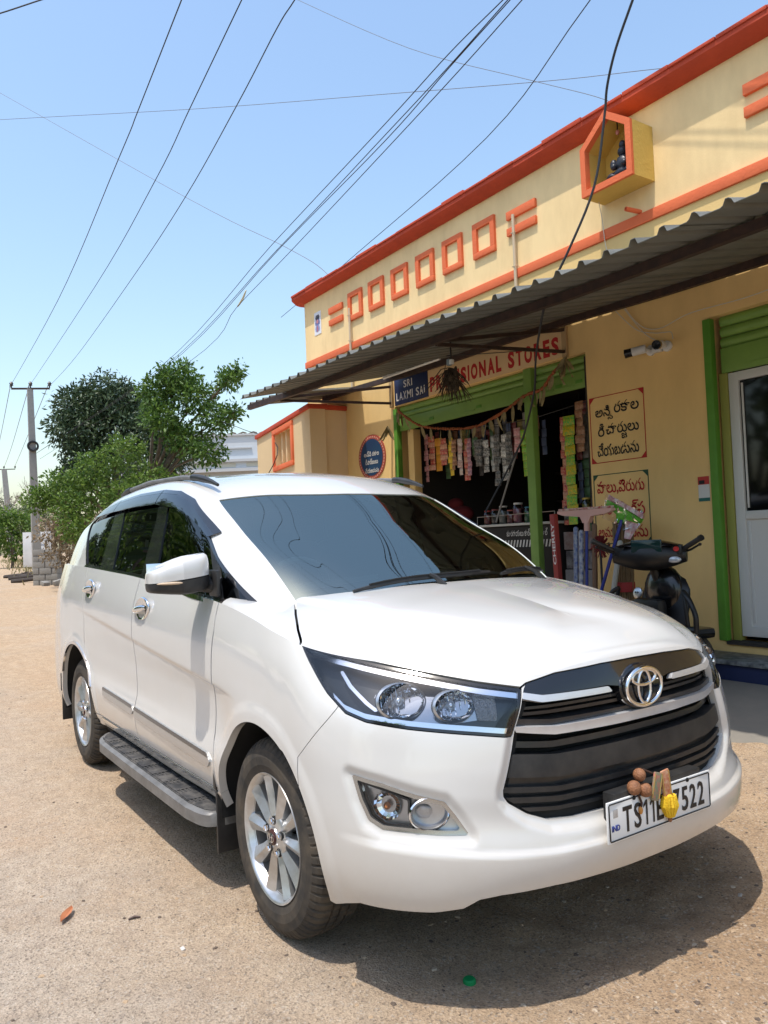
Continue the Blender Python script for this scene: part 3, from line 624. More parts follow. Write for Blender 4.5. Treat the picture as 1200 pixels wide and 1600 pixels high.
mb = MB(); mb.tube([(-.6, -.06, 1.15), (.6, -.06, 1.16)], .004, 6); mb.tube([(-.6, -.06, 1.06), (-.6, -.06, 1.15)], .004, 6); mb.tube([(.6, -.06, 1.06), (.6, -.06, 1.16)], .004, 6); obj('guard_rail', mb, mat('rail_steel', (.35, .34, .33), .4, .7), ct)
JG = glass_mat('jar_glass', (.9, .93, .92), .75, .03, .05)
JL = {'red': (.45, .05, .05), 'clear': (.35, .33, .30), 'pink': (.60, .14, .22), 'green': (.06, .30, .10), 'yellow': (.62, .45, .03), 'dark': (.10, .05, .04), 'blue': (.05, .12, .3)}
for i, (x, hgt, r, c, lid, lab) in enumerate(((-4.25, .16, .05, 'red', (.4, .05, .04), 'small jar of red sweets leftmost on the counter'), (-4.12, .17, .055, 'dark', (.2, .05, .05), 'jar of dark sweets second on the counter'), (-3.99, .20, .055, 'clear', (.62, .60, .56), 'clear jar with a white lid on the counter'), (-3.87, .15, .05, 'red', (.35, .10, .08), 'short jar of red sweets between two white lidded jars'),
   (-3.75, .22, .062, 'pink', (.66, .64, .60), 'big jar of pink sweets with a white lid'), (-3.60, .17, .045, 'green', (.05, .2, .3), 'green jar right of the pink sweets'), (-3.48, .18, .05, 'yellow', (.05, .05, .05), 'yellow labelled jar beside the green post'), (-3.02, .17, .05, 'clear', (.1, .1, .1), 'clear jar right of the green post'), (-2.90, .16, .05, 'dark', (.2, .1, .05), 'dark jar right of the green post'), (-2.78, .21, .05, 'yellow', (.6, .45, .1), 'yellow jar nearest the painted signs'))):
    j = thing('sweet_jar', lab, 'jar', (x, 3.96, 1.479), group='jars on the shop counter')
    mb = MB(); mb.lathe([(r*.9, 0), (r, .01), (r, hgt*.8), (r*.75, hgt*.92), (r*.75, hgt*.93)], 20); obj('glass_body', mb, JG, j)
    mb = MB(); mb.lathe([(0, .006), (r*.9, .008), (r*.92, hgt*.72), (0, hgt*.72)], 16); obj('contents', mb, mat('sweets_%s' % c, JL[c], .5, var=1., vscale=60, color2=tuple(min(1, k*.5 + .15) for k in JL[c])), j)
    mb = MB(); mb.lathe([(r*.82, hgt*.93), (r*.84, hgt*.94), (r*.84, hgt*1.02), (0, hgt*1.03)], 20); obj('lid', mb, mat('lid_%d' % i, lid, .5), j)
# things deeper inside the shop
bd = thing('price_board', 'blue printed board hanging inside the shop right of the post', 'sign', (-2.62, 4.1, 2.49)); mb = MB(); mb.box((-.22, -.01, -.09), (.2, .01, .09), .003, Matrix.Rotation(-.06, 4, 'Y')); obj('board', mb, mat('board_blue', (.03, .20, .38), .5), bd)
for x0, w, h in ((-.14, .09, .06), (0, .09, .09)): mb = MB(); mb.box((x0, -.013, -.05), (x0 + w, -.0105, -.05 + h), .001); obj('print_block', mb, mat('print_pale', (.55, .58, .60), .6, var=1., vscale=50, color2=(.1, .2, .3)), bd)
sk = thing('leaning_stick', 'thin grey stick leaning in the shop opening above the jars', 'stick', (-3.92, 3.78, 1.5)); mb = MB(); mb.cyl((0, 0, 0), (.45, -.05, .77), .011, n=8); obj('rod', mb, mat('rod_grey', (.25, .24, .23), .6), sk)
rb = thing('red_bundle', 'dark red cloth bundle low at the left inside the shop', 'bundle', (-5.0, 4.2, 1.5)); mb = MB(); mb.ball((-.12, 0, .27), .10, 14, 10, (1.3, .8, .8)); mb.ball((.0, 0, .14), .13, 14, 10, (1.5, .8, .8)); obj('cloth', mb, mat('cloth_red', (.10, .006, .008), .9), rb)
stk_ = thing('goods_stack', 'stack of dark cartons beside the counter behind the mops', 'boxes', (-2.75, 4.05, .42))
for k in range(5):
    mb = MB(); mb.box((-.3 + .02*(k % 2), -.15, .19*k), (.26, .25, .19*k + .18), .006); obj('carton', mb, mat('carton_%d' % k, ((.16, .14, .13), (.10, .09, .10), (.22, .20, .19), (.08, .07, .07), (.2, .12, .1))[k], .8, var=.8, vscale=12, color2=(.3, .28, .27)), stk_)

# door garland with dried leaves
LEAFD = mat('dried_leaf', (.36, .30, .15), .9, var=.8, vscale=18, color2=(.16, .12, .06)); FLOW = mat('dried_flower', (.36, .11, .04), .9, var=.8, vscale=40, color2=(.18, .05, .02))
g = thing('door_garland', 'dried marigold and leaf garland strung across the shop opening', 'garland', (-4.2, 3.5, 2.6))
gp = smooth_poly([(-5.30, 3.5, 2.95), (-5.24, 3.5, 2.90), (-4.85, 3.5, 2.69), (-4.29, 3.5, 2.575), (-3.88, 3.5, 2.54), (-3.6, 3.5, 2.585), (-3.37, 3.5, 2.645), (-3.1, 3.5, 2.74), (-2.86, 3.49, 2.76), (-2.72, 3.49, 2.87), (-2.53, 3.49, 3.0)], 6, False)
mb = MB(); mb.tube([tuple(p) for p in gp], .006, 5); part('string', mb, FLOW, g)
flm = MB(); flm.ball((0, 0, 0), .019, 8, 6, (1, 1, .85)); flme = mesh_of('flower', flm, FLOW)
for i in range(0, len(gp) - 1):
    for t in (0, .5):
        p = gp[i] * (1-t) + gp[i+1] * t; o = link('flower', flme, g, Vector(p) - Vector(g.location)); o.scale = (rr.uniform(.7, 1.15),) * 3; o.rotation_euler = (rr.random()*3, rr.random()*3, 0)
def leaf_mesh(L, W, curl):
    mb = MB(); P = []
    for t in np.linspace(0, 1, 7):
        w = W * math.sin(math.pi * min(1, .08 + t * .92)) ** .8; P.append([(-w, .25*w + curl*t*t, -L*t), (0, curl*t*t, -L*t), (w, .25*w + curl*t*t*.6, -L*t)])
    mb.grid(P); return mesh_of('leaf', mb, LEAFD, 60)
lms = [leaf_mesh(.15, .022, .03), leaf_mesh(.12, .016, -.02), leaf_mesh(.18, .018, .05)]
for i in range(2, len(gp) - 2, 2):
    o = link('leaf', lms[i % 3], g, Vector(gp[i]) - Vector(g.location) + Vector((rr.uniform(-.03, .03), -.01, -.01))); o.rotation_euler = (rr.uniform(-.2, .2), rr.uniform(-.35, .35), rr.uniform(-1.4, 1.4)); o.scale = (1, 1, rr.uniform(.7, 1.15))
for (x, y, z), n, lab in (((-2.53, 3.49, 3.0), 9, 'bunch of dried leaves hanging at the right end of the garland'), ((-5.50, 3.47, 2.78), 8, 'wilted leaf bunch tied at the left shutter guide')):
    t = thing('leaf_bunch', lab, 'leaves', (x, y, z))
    for k in range(n): o = link('leaf', lms[k % 3], t, (rr.uniform(-.02, .02), 0, rr.uniform(-.06, .02))); o.rotation_euler = (rr.uniform(-.3, .3), rr.uniform(-.6, .6), rr.uniform(0, 6)); o.scale = (1.1, 1.1, rr.uniform(.8, 1.4))
# drought-dry hanging plant under the awning with a lamp holder above it
hp = thing('hanging_plant', 'dried black hanging plant in front of the red shop lettering', 'plant', (-3.14, 2.6, 3.0))
TWIG = mat('dry_twig', (.045, .032, .022), .95, var=.6, vscale=30, color2=(.12, .09, .05))
mb = MB(); mb.cyl((0, 0, .02), (0, 0, .21), .008, n=6); obj('hook', mb, BLACK, hp)
mb = MB(); mb.box((-.035, -.03, -.03), (.0, .01, .03), .004); obj('lamp_holder', mb, mat('holder_grey', (.22, .28, .30), .5), hp); mb = MB(); mb.box((.004, -.032, -.028), (.04, .006, .02), .008); obj('lamp_cap', mb, mat('cap_white', (.68, .70, .66), .4), hp)
for k in range(70):
    a = rr.uniform(0, 6.28); L = rr.uniform(.12, .34); s = rr.uniform(.02, .12) * (2.2 if k % 9 == 0 else 1)
    pts = [Vector((.03*math.cos(a)*rr.random(), .03*math.sin(a)*rr.random(), -.05 - .1*rr.random()))]
    for q in range(4): pts.append(pts[-1] + Vector((math.cos(a)*s/3 + rr.uniform(-.02, .02), math.sin(a)*s/3 + rr.uniform(-.02, .02), -L/4 * (1 if q else .3))))
    mb = MB(); mb.tube(pts, [.005, .006, .005, .004, .002], 4); obj('twig', mb, TWIG, hp)
for k in range(46):
    mb = MB(); mb.ball((rr.uniform(-.05, .05), rr.uniform(-.05, .05), rr.uniform(-.26, -.05)), rr.uniform(.018, .034), 6, 4, (1, .5, 1.3)); obj('dead_leaf', mb, TWIG, hp, 0)
for pts in ([(-.02, 0, .05), (-.10, .02, .02), (-.15, .03, -.08)], [(.0, 0, .06), (-.05, 0, .075), (.09, .3, .09), (.26, .8, .14)]):
    mb = MB(); mb.tube([tuple(p) for p in smooth_poly(pts, 5, False)], .004, 5); obj('flex', mb, BLACK, hp)

# floor wipers, brooms and boxes standing at the wall
def stick_thing(name, label, cat, base, top, r, m, group=None):
    t = thing(name, label, cat, base, group=group); mb = MB(); mb.cyl((0, 0, 0), Vector(top) - Vector(base), r, n=10); obj('handle', mb, m, t); return t
BLUEP = mat('blue_plastic', (.02, .03, .22), .35); PINKP = mat('pink_plastic', (.62, .36, .30), .45); GREENP = mat('lime_plastic', (.12, .58, .03), .35)
w1 = stick_thing('floor_wiper', 'pale pink floor wiper with blue handle standing head up by the shop', 'wiper', (-2.05, 3.05, .40), (-2.10, 3.18, 1.42), .013, BLUEP, 'floor wipers by the shop')
T0 = Vector(w1.location)
mb = MB(); mb.prism([(-2.42, 1.545), (-2.42, 1.525), (-2.36, 1.505), (-2.16, 1.485), (-2.13, 1.43), (-2.07, 1.43), (-2.04, 1.485), (-1.86, 1.505), (-1.81, 1.525), (-1.81, 1.545)], .05, Matrix.Translation((0, 3.16, 0))); part('wiper_head', mb, PINKP, w1)
mb = MB(); mb.box((-2.42, 3.175, 1.547), (-1.81, 3.195, 1.566), .003); part('wiper_blade', mb, mat('sticker_band', (.60, .45, .35), .5, var=1., vscale=26, color2=(.40, .05, .05), detail=1), w1)
mb = MB(); mb.lathe([(.028, 0), (.024, .09), (.020, .12)], 14, Matrix.Translation((-2.10, 3.18, 1.36))); part('socket', mb, PINKP, w1)
w2 = stick_thing('floor_wiper', 'lime green floor wiper wrapped in clear printed plastic leaning on the wall', 'wiper', (-2.02, 3.0, .40), (-1.76, 3.22, 1.44), .014, BLUEP, 'floor wipers by the shop')
MG = Matrix.Translation((-1.74, 3.22, 1.50)) @ Matrix.Rotation(R(27), 4, 'Y')
mb = MB(); mb.prism([(-.20, .03), (-.19, -.015), (-.06, -.045), (-.035, -.10), (.02, -.10), (.045, -.045), (.17, -.02), (.18, .02), (.05, .03), (-.05, .03)], .04, MG); part('wiper_head', mb, GREENP, w2)
mb = MB(); mb.box((-.21, .012, .03), (.19, .028, .052), .004, MG); part('wiper_blade', mb, PINKP, w2)
WRAP = glass_mat('clear_wrap', (.95, .88, .88), .90, .15, .02)
mb = MB(); P = [[MG @ Vector((x * (1 - .25*max(0, -z*6)), -.014 + rr.uniform(-.012, .012), z + rr.uniform(-.01, .01))) for x in np.linspace(-.21, .21, 16)] for z in np.linspace(-.12 , .085, 9)]; mb.grid(P); part('plastic_wrap', mb, WRAP, w2)
mb = MB(); mb.prism([(-.17, .055), (.20, .035), (.20, .075), (-.19, .085)], .003, MG @ Matrix.Translation((0, -.016, 0))); part('printed_strip', mb, mat('wrap_print', (.55, .28, .30), .4, var=1., vscale=26, color2=(.66, .62, .58), detail=2), w2)
mb = MB(); mb.prism([(.06, -.05), (.19, -.02), (.16, -.17), (.10, -.19)], .003, MG @ Matrix.Translation((0, -.010, 0))); part('printed_strip', mb, mat('wrap_print', (.55, .28, .30)), w2)
bx = thing('stick_box', 'tall red carton lettered CHERRY holding sticks beside the pink wiper', 'carton', (-2.27, 3.0, .40)); mb = MB(); MB_ = Matrix.Translation((-2.27, 3.0, .40)) @ Matrix.Rotation(R(-2.2), 4, 'Y'); mb.box((-.026, -.025, 0), (.026, .025, 1.12), .003, MB_); part('carton', mb, mat('carton_red', (.28, .035, .028), .55), bx)
me = fit_text('CHERRY', .36, .034, .02); me.materials.append(CREAMINK); o = link('lettering', me, bx); o.matrix_local = Matrix.Rotation(R(-2.2), 4, 'Y') @ Matrix.Translation((0, -.0265, .86)) @ WALLTXT @ Matrix.Rotation(R(90), 4, 'Z')
for i, (x, x2, z, m, lab) in enumerate(((-2.19, -2.21, 1.38, mat('tube_wrap_a', (.30, .33, .38), .4, var=1., vscale=30, color2=(.04, .07, .25)), 'wrapped grey and blue mop stick right of the red carton'), (-2.13, -2.15, 1.35, mat('tube_wrap_b', (.42, .44, .46), .4, var=1., vscale=26, color2=(.05, .06, .2)), 'silver wrapped mop stick behind the blue handle'), (-1.98, -2.0, 1.40, mat('tube_wood', (.16, .09, .05), .7), 'brown wooden stick between the two wipers'), (-1.87, -1.74, 1.25, mat('tube_wrap_c', (.40, .40, .36), .4), 'white wrapped stick leaning beside the green wiper'))):
    t = thing('mop_stick', lab, 'stick', (x, 3.08, .40), group='sticks standing by the shop'); mb = MB(); mb.cyl((0, 0, 0), (x2 - x, .08, z - .40), .022, n=10); obj('shaft', mb, m, t); mb = MB(); mb.ball((x2 - x, .08, z - .40), .023, 10, 6); obj('tip', mb, m, t)
br = thing('grass_broom', 'upright bundle of brown broom straw leaning on the wall', 'broom', (-1.80, 3.28, .40))
STRAW = mat('broom_straw', (.30, .20, .10), .9, var=.8, vscale=60, color2=(.14, .08, .04), stretch=(6, 6, .3)); mb = MB()
for k in range(160):
    a = rr.uniform(0, 6.28); q = rr.random() ** .5; mb.tube([(.05*q*math.cos(a), .04*q*math.sin(a), .0), (.105*q*math.cos(a), .06*q*math.sin(a), .97 + .06*rr.random())], .004, 4, caps=False)
tag(obj('straw', mb, STRAW, br, 0), kind='stuff'); mb = MB(); mb.lathe([(.075, .44), (.078, .50), (.075, .52)], 16); obj('binding', mb, mat('binding_red', (.35, .03, .03), .6), br)
rw = thing('red_scrubber', 'dark red fibre scrubber between the wipers', 'brush', (-1.93, 3.14, 1.22)); mb = MB()
for k in range(120):
    a, e = rr.uniform(0, 6.28), rr.uniform(-1.2, 1.4); d = Vector((math.cos(a)*math.cos(e), math.sin(a)*math.cos(e)*.6, math.sin(e))); mb.tube([d * .02, d * .10], .004, 3, caps=False)
tag(obj('bristles', mb, mat('bristle_red', (.16, .015, .015), .9), rw, 0), kind='stuff'); mb = MB(); mb.cyl((0, 0, -.8), (0, 0, .02), .01); obj('handle', mb, BLACK, rw)

# wall cameras and their cables
CAMW = mat('camera_white', (.60, .60, .58), .4)
for (x, dx, lab) in ((-1.66, -1, 'left wall camera pointing along the shop front'), (-1.50, 1, 'right wall camera pointing towards the road')):
    t = thing('wall_camera', lab, 'camera', (x, WY, 2.88), group='security cameras on the wall')
    mb = MB(); mb.lathe([(.045, 0), (.045, .02), (.03, .028)], 16, rot_to((0, -1, 0))); obj('mount', mb, CAMW, t)
    d = Vector((-.9, -.45, -.12)) if dx < 0 else Vector((.25, -.9, -.18)); d.normalize()
    mb = MB(); mb.tube([(0, -.02, 0), (0, -.06, .0), Vector((0, -.09, .0)) + d*.02], .016, 8); obj('bracket', mb, CAMW, t)
    M = Matrix.Translation(Vector((0, -.09, .005)) + d * .01) @ rot_to(d); L = .16 if dx < 0 else .10
    mb = MB(); mb.lathe([(.028, -.02), (.036, -.015), (.036, L*.75), (.034, L*.78)], 20, M); obj('housing', mb, CAMW, t)
    mb = MB(); mb.lathe([(.037, L*.62), (.039, L), (.030, L), (.028, L*.85), (0, L*.84)], 20, M); obj('lens_hood', mb, GLOSSB, t)
jb = thing('junction_box', 'small white box between the two wall cameras', 'box', (-1.585, WY, 2.89)); mb = MB(); mb.box((-.04, -.045, -.045), (.04, 0, .045), .006); obj('box', mb, CAMW, jb)
cb = thing('white_cable', 'thin white cable sagging across the wall above the cameras', 'cable', (-1.28, 3.4, 3.2)); CW_ = mat('cable_white', (.60, .55, .45), .5)
for pts in ([(-1.92, 3.56, 3.36), (-1.75, 3.57, 3.12), (-1.55, 3.57, 3.04), (-1.2, 3.5, 3.07), (-.6, 3.45, 3.05), (.2, 3.4, 3.12)], [(-2.05, 3.56, 3.38), (-1.8, 3.57, 3.1), (-1.62, 3.58, 3.02), (-1.52, 3.58, 3.0), (-1.44, 3.57, 2.98), (-1.42, 3.56, 2.92)], [(-1.9, 3.57, 3.3), (-1.72, 3.58, 3.05), (-1.60, 3.58, 2.95), (-1.585, 3.57, 2.93)]):
    mb = MB(); mb.tube([tuple(p) for p in smooth_poly(pts, 6, False)], .004, 5); part('strand', mb, CW_, cb)
nw = thing('niche_cable', 'thin pale wire hanging down the parapet below the niche', 'cable', (-2.1, WY, 4.3)); mb = MB(); mb.tube([tuple(p) for p in smooth_poly([(-2.06, 3.5, 4.31), (-2.08, 3.56, 4.15), (-2.07, 3.57, 3.95), (-2.03, 3.57, 3.75), (-2.06, 3.57, 3.55)], 6, False)], .0035, 5); part('strand', mb, CW_, nw)

# ------------------------------------------------------------------ scooter parked behind the car, seen from its tail
SCB = mat('scooter_black', (.005, .005, .006), .25, coat=.3, var=.2, vscale=6, color2=(.01, .01, .011)); SCM = mat('scooter_matte', (.008, .008, .009), .42, var=.4, vscale=9, color2=(.016, .016, .016))
sc = thing('motor_scooter', 'black motor scooter parked by the wall beyond the bonnet', 'scooter', (-1.31, 2.50, .07), R(-12)); sc.scale = (1.12, 1.08, 1.04)
# local axes: +y forward (to the wall), +x right, z up
def sobj(n, mb, m, s=45): return obj(n, mb, m, sc, s)
mb = MB(); P = []
for z, w, y, bow in ((.30, .17, .30, .02), (.42, .20, .31, .03), (.55, .225, .33, .04), (.70, .235, .36, .05), (.80, .215, .385, .05), (.87, .16, .40, .04), (.90, .08, .41, .03)):
    P.append([(w*math.sin(t)*1.0, y - .10*(1 - math.cos(t)) * -1 - .0 + bow*math.cos(t), z) for t in np.linspace(-1.35, 1.35, 13)])
n0 = len(P); mb.grid(P); mb.grid([[(x*.92, y + .03, z) for x, y, z in r] for r in P]); sobj('leg_shield', mb, SCM, 60)
mb = MB(); mb.box((-.12, .27, .52), (.14, .36, .74), .04); mb.box((-.10, .26, .50), (.12, .30, .56), .02); gb = sobj('glove_box', mb, SCM)
mb = MB(); mb.lathe([(.040, 0), (.040, .012), (.032, .016), (.0, .016)], 24, Matrix.Translation((-.03, .262, .78)) @ rot_to((0, -1, .25))); cap = sobj('fuel_cap', mb, SILVER)
for k in (-.012, .012): mb = MB(); mb.cyl((-.03 + k, .246, .785), (-.03 + k, .243, .785), .007, n=10); obj('key_slot', mb, BLACK, cap)
_n0 = len(sc.children)
mb = MB(); P = []
for t in np.linspace(0, 1, 8):                                            # handlebar cowl, swelling to the middle
    x = -.24 + .48*t; r = .045 + .055*math.sin(math.pi*t); P.append([(x, .33 + r*.9*math.cos(a) - .03*math.sin(math.pi*t), .985 + r*1.1*math.sin(a) + .06*math.sin(math.pi*t)*0) for a in np.linspace(0, 2*math.pi, 15)])
mb.grid(P); mb.add(P[0][:-1], [tuple(range(14))]); mb.add(P[-1][:-1], [tuple(range(14))]); cw_ = sobj('handlebar_cowl', mb, SCM, 60)
mb = MB(); mb.box((-.10, .225, 1.01), (.10, .245, 1.10), .01, Matrix.Translation((0, .0, 0)) @ Matrix.Rotation(-.0, 4, 'X')); dsh = sobj('dashboard', mb, mat('dash_screen', (.01, .03, .03), .06))
mb = MB(); P = [[(x, .30 + .07*math.cos(a), 1.055 + .045*math.sin(a) * (1 - (x/.22)**2)) for a in np.linspace(0, math.pi, 9)] for x in np.linspace(-.20, .20, 9)]; mb.grid(P); sobj('cowl_top', mb, SCB, 60)
for s in (-1, 1):
    mb = MB(); mb.tube([(s*.20, .315, 1.005), (s*.23, .29, 1.03), (s*.345, .21, 1.10)], [.017, .018, .018], 10); gr = sobj('grip', mb, BLACK)
    mb = MB(); mb.tube([(s*.34, .215, 1.097), (s*.355, .205, 1.106)], [.022, .021], 10); obj('bar_end', mb, BLACK, gr)
    mb = MB(); mb.tube([(s*.195, .35, 1.0), (s*.27, .30, 1.02), (s*.33, .25, 1.055)], [.010, .008, .007], 6); mb.ball((s*.335, .247, 1.057), .011, 8, 6); obj('brake_lever', mb, BLACK, gr)
    mb = MB(); mb.box((s*.185 - .035, .265, .985), (s*.185 + .035, .345, 1.06), .012); obj('switch_pod', mb, SCM, gr)
    mb = MB(); mb.tube([(s*.185, .35, .93), (s*.20, .30, .945), (s*.20, .36, .99)], .004, 5); obj('brake_cable', mb, mat('cable_grey', (.3, .3, .3), .4), gr)
mb = MB(); mb.cyl((.185, .262, 1.03), (.185, .254, 1.03), .018, n=16); sobj('engine_switch', mb, mat('switch_red', (.50, .02, .02), .35))
mb = MB(); mb.ball((.17, .255, .955), .03, 12, 8, (1.5, .4, .8)); sobj('indicator', mb, mat('indicator_clear', (.45, .48, .52), .1, .3))
for o_ in [q for q in sc.children if q.name.split('.')[0] in ('handlebar_cowl', 'dashboard', 'cowl_top', 'grip', 'engine_switch', 'indicator')]:      # bars turned to the left lock
    o_.matrix_local = Matrix.Translation((0, .35, .06)) @ Matrix.Rotation(R(38), 4, 'Z') @ Matrix.Translation((0, -.35, 0))
mb = MB(); mb.ball((0, .46, .78), .18, 16, 10, (.95, .5, 1.1)); sobj('front_apron', mb, SCB, 60)
mb = MB(); P = []
for t in np.linspace(0, 1, 9):
    y = -.55 + .62*t; w = .10 + .06*math.sin(math.pi*min(1, t*1.1)); P.append([(w*math.cos(a), y, .70 + .045*math.sin(a) + .03*(1 - t)) for a in np.linspace(0, 2*math.pi, 15)])
mb.grid(P); mb.add(P[0][:-1], [tuple(range(14))]); mb.add(P[-1][:-1], [tuple(range(14))]); sobj('seat', mb, BLACK, 60)
mb = MB(); mb.box((-.15, -.62, .36), (.15, .05, .66), .07); sobj('tail_body', mb, SCB); mb = MB(); mb.box((-.17, -.02, .22), (.17, .34, .30), .03); sobj('floorboard', mb, SCM)
for y, nm in ((-.46, 'wheel'), (.62, 'wheel')):
    mb = MB(); M = Matrix.Translation((0, y, .245)) @ rot_to((1, 0, 0)); mb.lathe([(.15, -.04), (.20, -.05), (.235, -.035), (.245, 0), (.235, .035), (.20, .05), (.15, .04)], 36, M); w_ = sobj(nm, mb, RUBBER); mb = MB(); mb.lathe([(0, -.03), (.15, -.035), (.15, .035), (0, .03)], 24, M); obj('rim', mb, SCM, w_)
mb = MB(); mb.box((-.09, .45, .42), (.09, .82, .50), .03); sobj('front_mudguard', mb, SCB); mb = MB(); mb.cyl((0, .62, .245), (0, .36, 1.0), .03); sobj('fork', mb, SCM)
for s in (-1, 1):                                                          # tubular leg guards
    mb = MB(); mb.tube([tuple(p) for p in smooth_poly([(s*.14, .40, .24), (s*.27, .36, .30), (s*.34, .33, .48), (s*.335, .32, .68), (s*.31, .33, .80)], 5, False)], .014, 8)
    mb.tube([tuple(p) for p in smooth_poly([(s*.31, .33, .80), (s*.37, .31, .76), (s*.42, .31, .66), (s*.425, .31, .58), (s*.40, .32, .40), (s*.30, .36, .22)], 5, False)], .017, 8)
    mb.tube([(s*.335, .32, .55), (s*.425, .31, .55)], .022, 8); tag(sobj('leg_guard', mb, SCM))
mb = MB(); mb.cyl((-.12, -.15, .25), (-.26, -.1, -.0), .012); sobj('side_stand', mb, SCM)

# dimmer goods deeper in the shop
rr = random.Random(77)
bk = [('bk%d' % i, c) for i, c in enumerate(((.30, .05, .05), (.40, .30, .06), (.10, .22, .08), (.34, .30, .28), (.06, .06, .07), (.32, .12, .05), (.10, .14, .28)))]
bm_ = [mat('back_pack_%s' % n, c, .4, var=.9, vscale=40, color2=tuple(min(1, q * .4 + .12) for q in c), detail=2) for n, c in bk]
for i in range(30):
    x = -5.35 + i * .066 if i < 28 else -2.9 + (i - 28) * .2; x += rr.uniform(-.02, .02)
    n = rr.randint(3, 6); h = rr.uniform(.065, .10); w = rr.uniform(.06, .10); zt = rr.uniform(2.60, 2.72)
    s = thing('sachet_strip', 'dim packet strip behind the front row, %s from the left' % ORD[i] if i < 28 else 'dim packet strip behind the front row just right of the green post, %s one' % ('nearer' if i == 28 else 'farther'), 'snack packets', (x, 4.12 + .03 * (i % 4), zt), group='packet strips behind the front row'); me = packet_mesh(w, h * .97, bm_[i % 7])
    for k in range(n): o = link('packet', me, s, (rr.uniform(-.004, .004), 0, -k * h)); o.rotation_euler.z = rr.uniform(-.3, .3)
for i in range(12):
    x = -2.88 + .055 * (i % 9) + rr.uniform(-.01, .01); zt = 2.62 - .5 * (i // 9) - rr.uniform(0, .1); n = rr.randint(5, 9); h = .09; w = rr.uniform(.06, .09)
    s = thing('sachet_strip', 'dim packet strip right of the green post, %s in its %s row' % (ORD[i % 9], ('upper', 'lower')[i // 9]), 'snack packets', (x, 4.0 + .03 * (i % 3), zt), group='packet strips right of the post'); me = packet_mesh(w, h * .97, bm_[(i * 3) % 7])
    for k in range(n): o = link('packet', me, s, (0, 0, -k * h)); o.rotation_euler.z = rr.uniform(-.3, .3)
bxm = []
for i in range(7):
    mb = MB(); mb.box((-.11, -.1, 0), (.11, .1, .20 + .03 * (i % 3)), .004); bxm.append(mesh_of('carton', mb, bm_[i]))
for z in (1.035, 1.435, 1.835, 2.235):
    x = -5.25; nb = 0; rown = ('lowest', 'second', 'third', 'top')[int((z - 1.0) / .4 + .1)]
    while x < -2.6:
        if True: o = link('goods_box', bxm[rr.randrange(7)], None, (x, 6.6, z)); o.scale = (rr.uniform(.7, 1.15), 1, rr.uniform(.7, 1.2)); nb += 1; tag(o, 'carton on the %s back shelf of the shop, %s from the left' % (rown, ORD[nb - 1]), 'carton', 'cartons on the back shelves')
        x += .25
for z in (1.525, 1.875, 2.225):
    for nb, y in enumerate((4.55, 4.8, 5.05, 5.3)): o = link('goods_box', bxm[rr.randrange(7)], None, (-2.6, y, z)); o.scale = (.8, .9, rr.uniform(.8, 1.2)); tag(o, 'carton on the %s side shelf inside the shop, %s from the front' % ({1.525: 'lowest', 1.875: 'middle', 2.225: 'top'}[z], ORD[nb]), 'carton', 'cartons on the side shelves')
# ------------------------------------------------------------------ trees, poles, wires and far things
def leaf_material(name, c1, c2, trans=.35):
    m = bpy.data.materials.new(name); m.use_nodes = True; MATS[name] = m; nt = m.node_tree; N = nt.nodes; L = nt.links; p = N['Principled BSDF']
    p.inputs['Roughness'].default_value = .45; p.inputs['Specular IOR Level'].default_value = .4
    oi = N.new('ShaderNodeNewGeometry'); r = N.new('ShaderNodeValToRGB'); r.color_ramp.elements[0].color = (*c1, 1); r.color_ramp.elements[1].color = (*c2, 1)
    L.new(oi.outputs['Random Per Island'], r.inputs[0]); L.new(r.outputs[0], p.inputs['Base Color'])
    t = N.new('ShaderNodeBsdfTranslucent'); L.new(r.outputs[0], t.inputs[0]); x = N.new('ShaderNodeMixShader'); x.inputs[0].default_value = trans
    L.new(p.outputs[0], x.inputs[1]); L.new(t.outputs[0], x.inputs[2]); L.new(x.outputs[0], N['Material Output'].inputs[0]); m.diffuse_color = (*c1, 1); return m
BARK = mat('bark', (.12, .09, .065), .95, var=.7, vscale=9, color2=(.22, .18, .14), bump=.6, bscale=30)
def leaf_cloud(centres, n, size, rng, droop=.3, long=2.2, tuft=5):
    """leaf-sized blades in tufts spread through the given clumps; centres: (x,y,z,radius,weight)"""
    W = np.array([c[4] for c in centres], float); W /= W.sum(); V = []; F = []
    nt = n // tuft; pick = rng.choice(len(centres), nt, p=W)
    for k in pick:
        cx, cy, cz, r, _ = centres[k]
        d = rng.normal(size=3); d /= np.linalg.norm(d); q = r * rng.random() ** .38
        base = np.array([cx, cy, cz]) + d * q * np.array([1, 1, .82])
        for _ in range(tuft):
            a = rng.normal(size=3) + d * .9; a[2] -= droop; a /= np.linalg.norm(a)
            s = np.cross(a, rng.normal(size=3)); s /= np.linalg.norm(s) + 1e-9
            L = size * rng.uniform(.7, 1.35); w = L / long / 2; o = base + rng.normal(size=3) * size * .5
            i = len(V); nn = np.cross(a, s)
            V += [o, o + a*L*.5 + s*w + nn*w*.3, o + a*L, o + a*L*.5 - s*w + nn*w*.3]; F += [(i, i+1, i+2, i+3)]
    me = bpy.data.meshes.new('leaves'); me.from_pydata([tuple(v) for v in V], [], F); return me
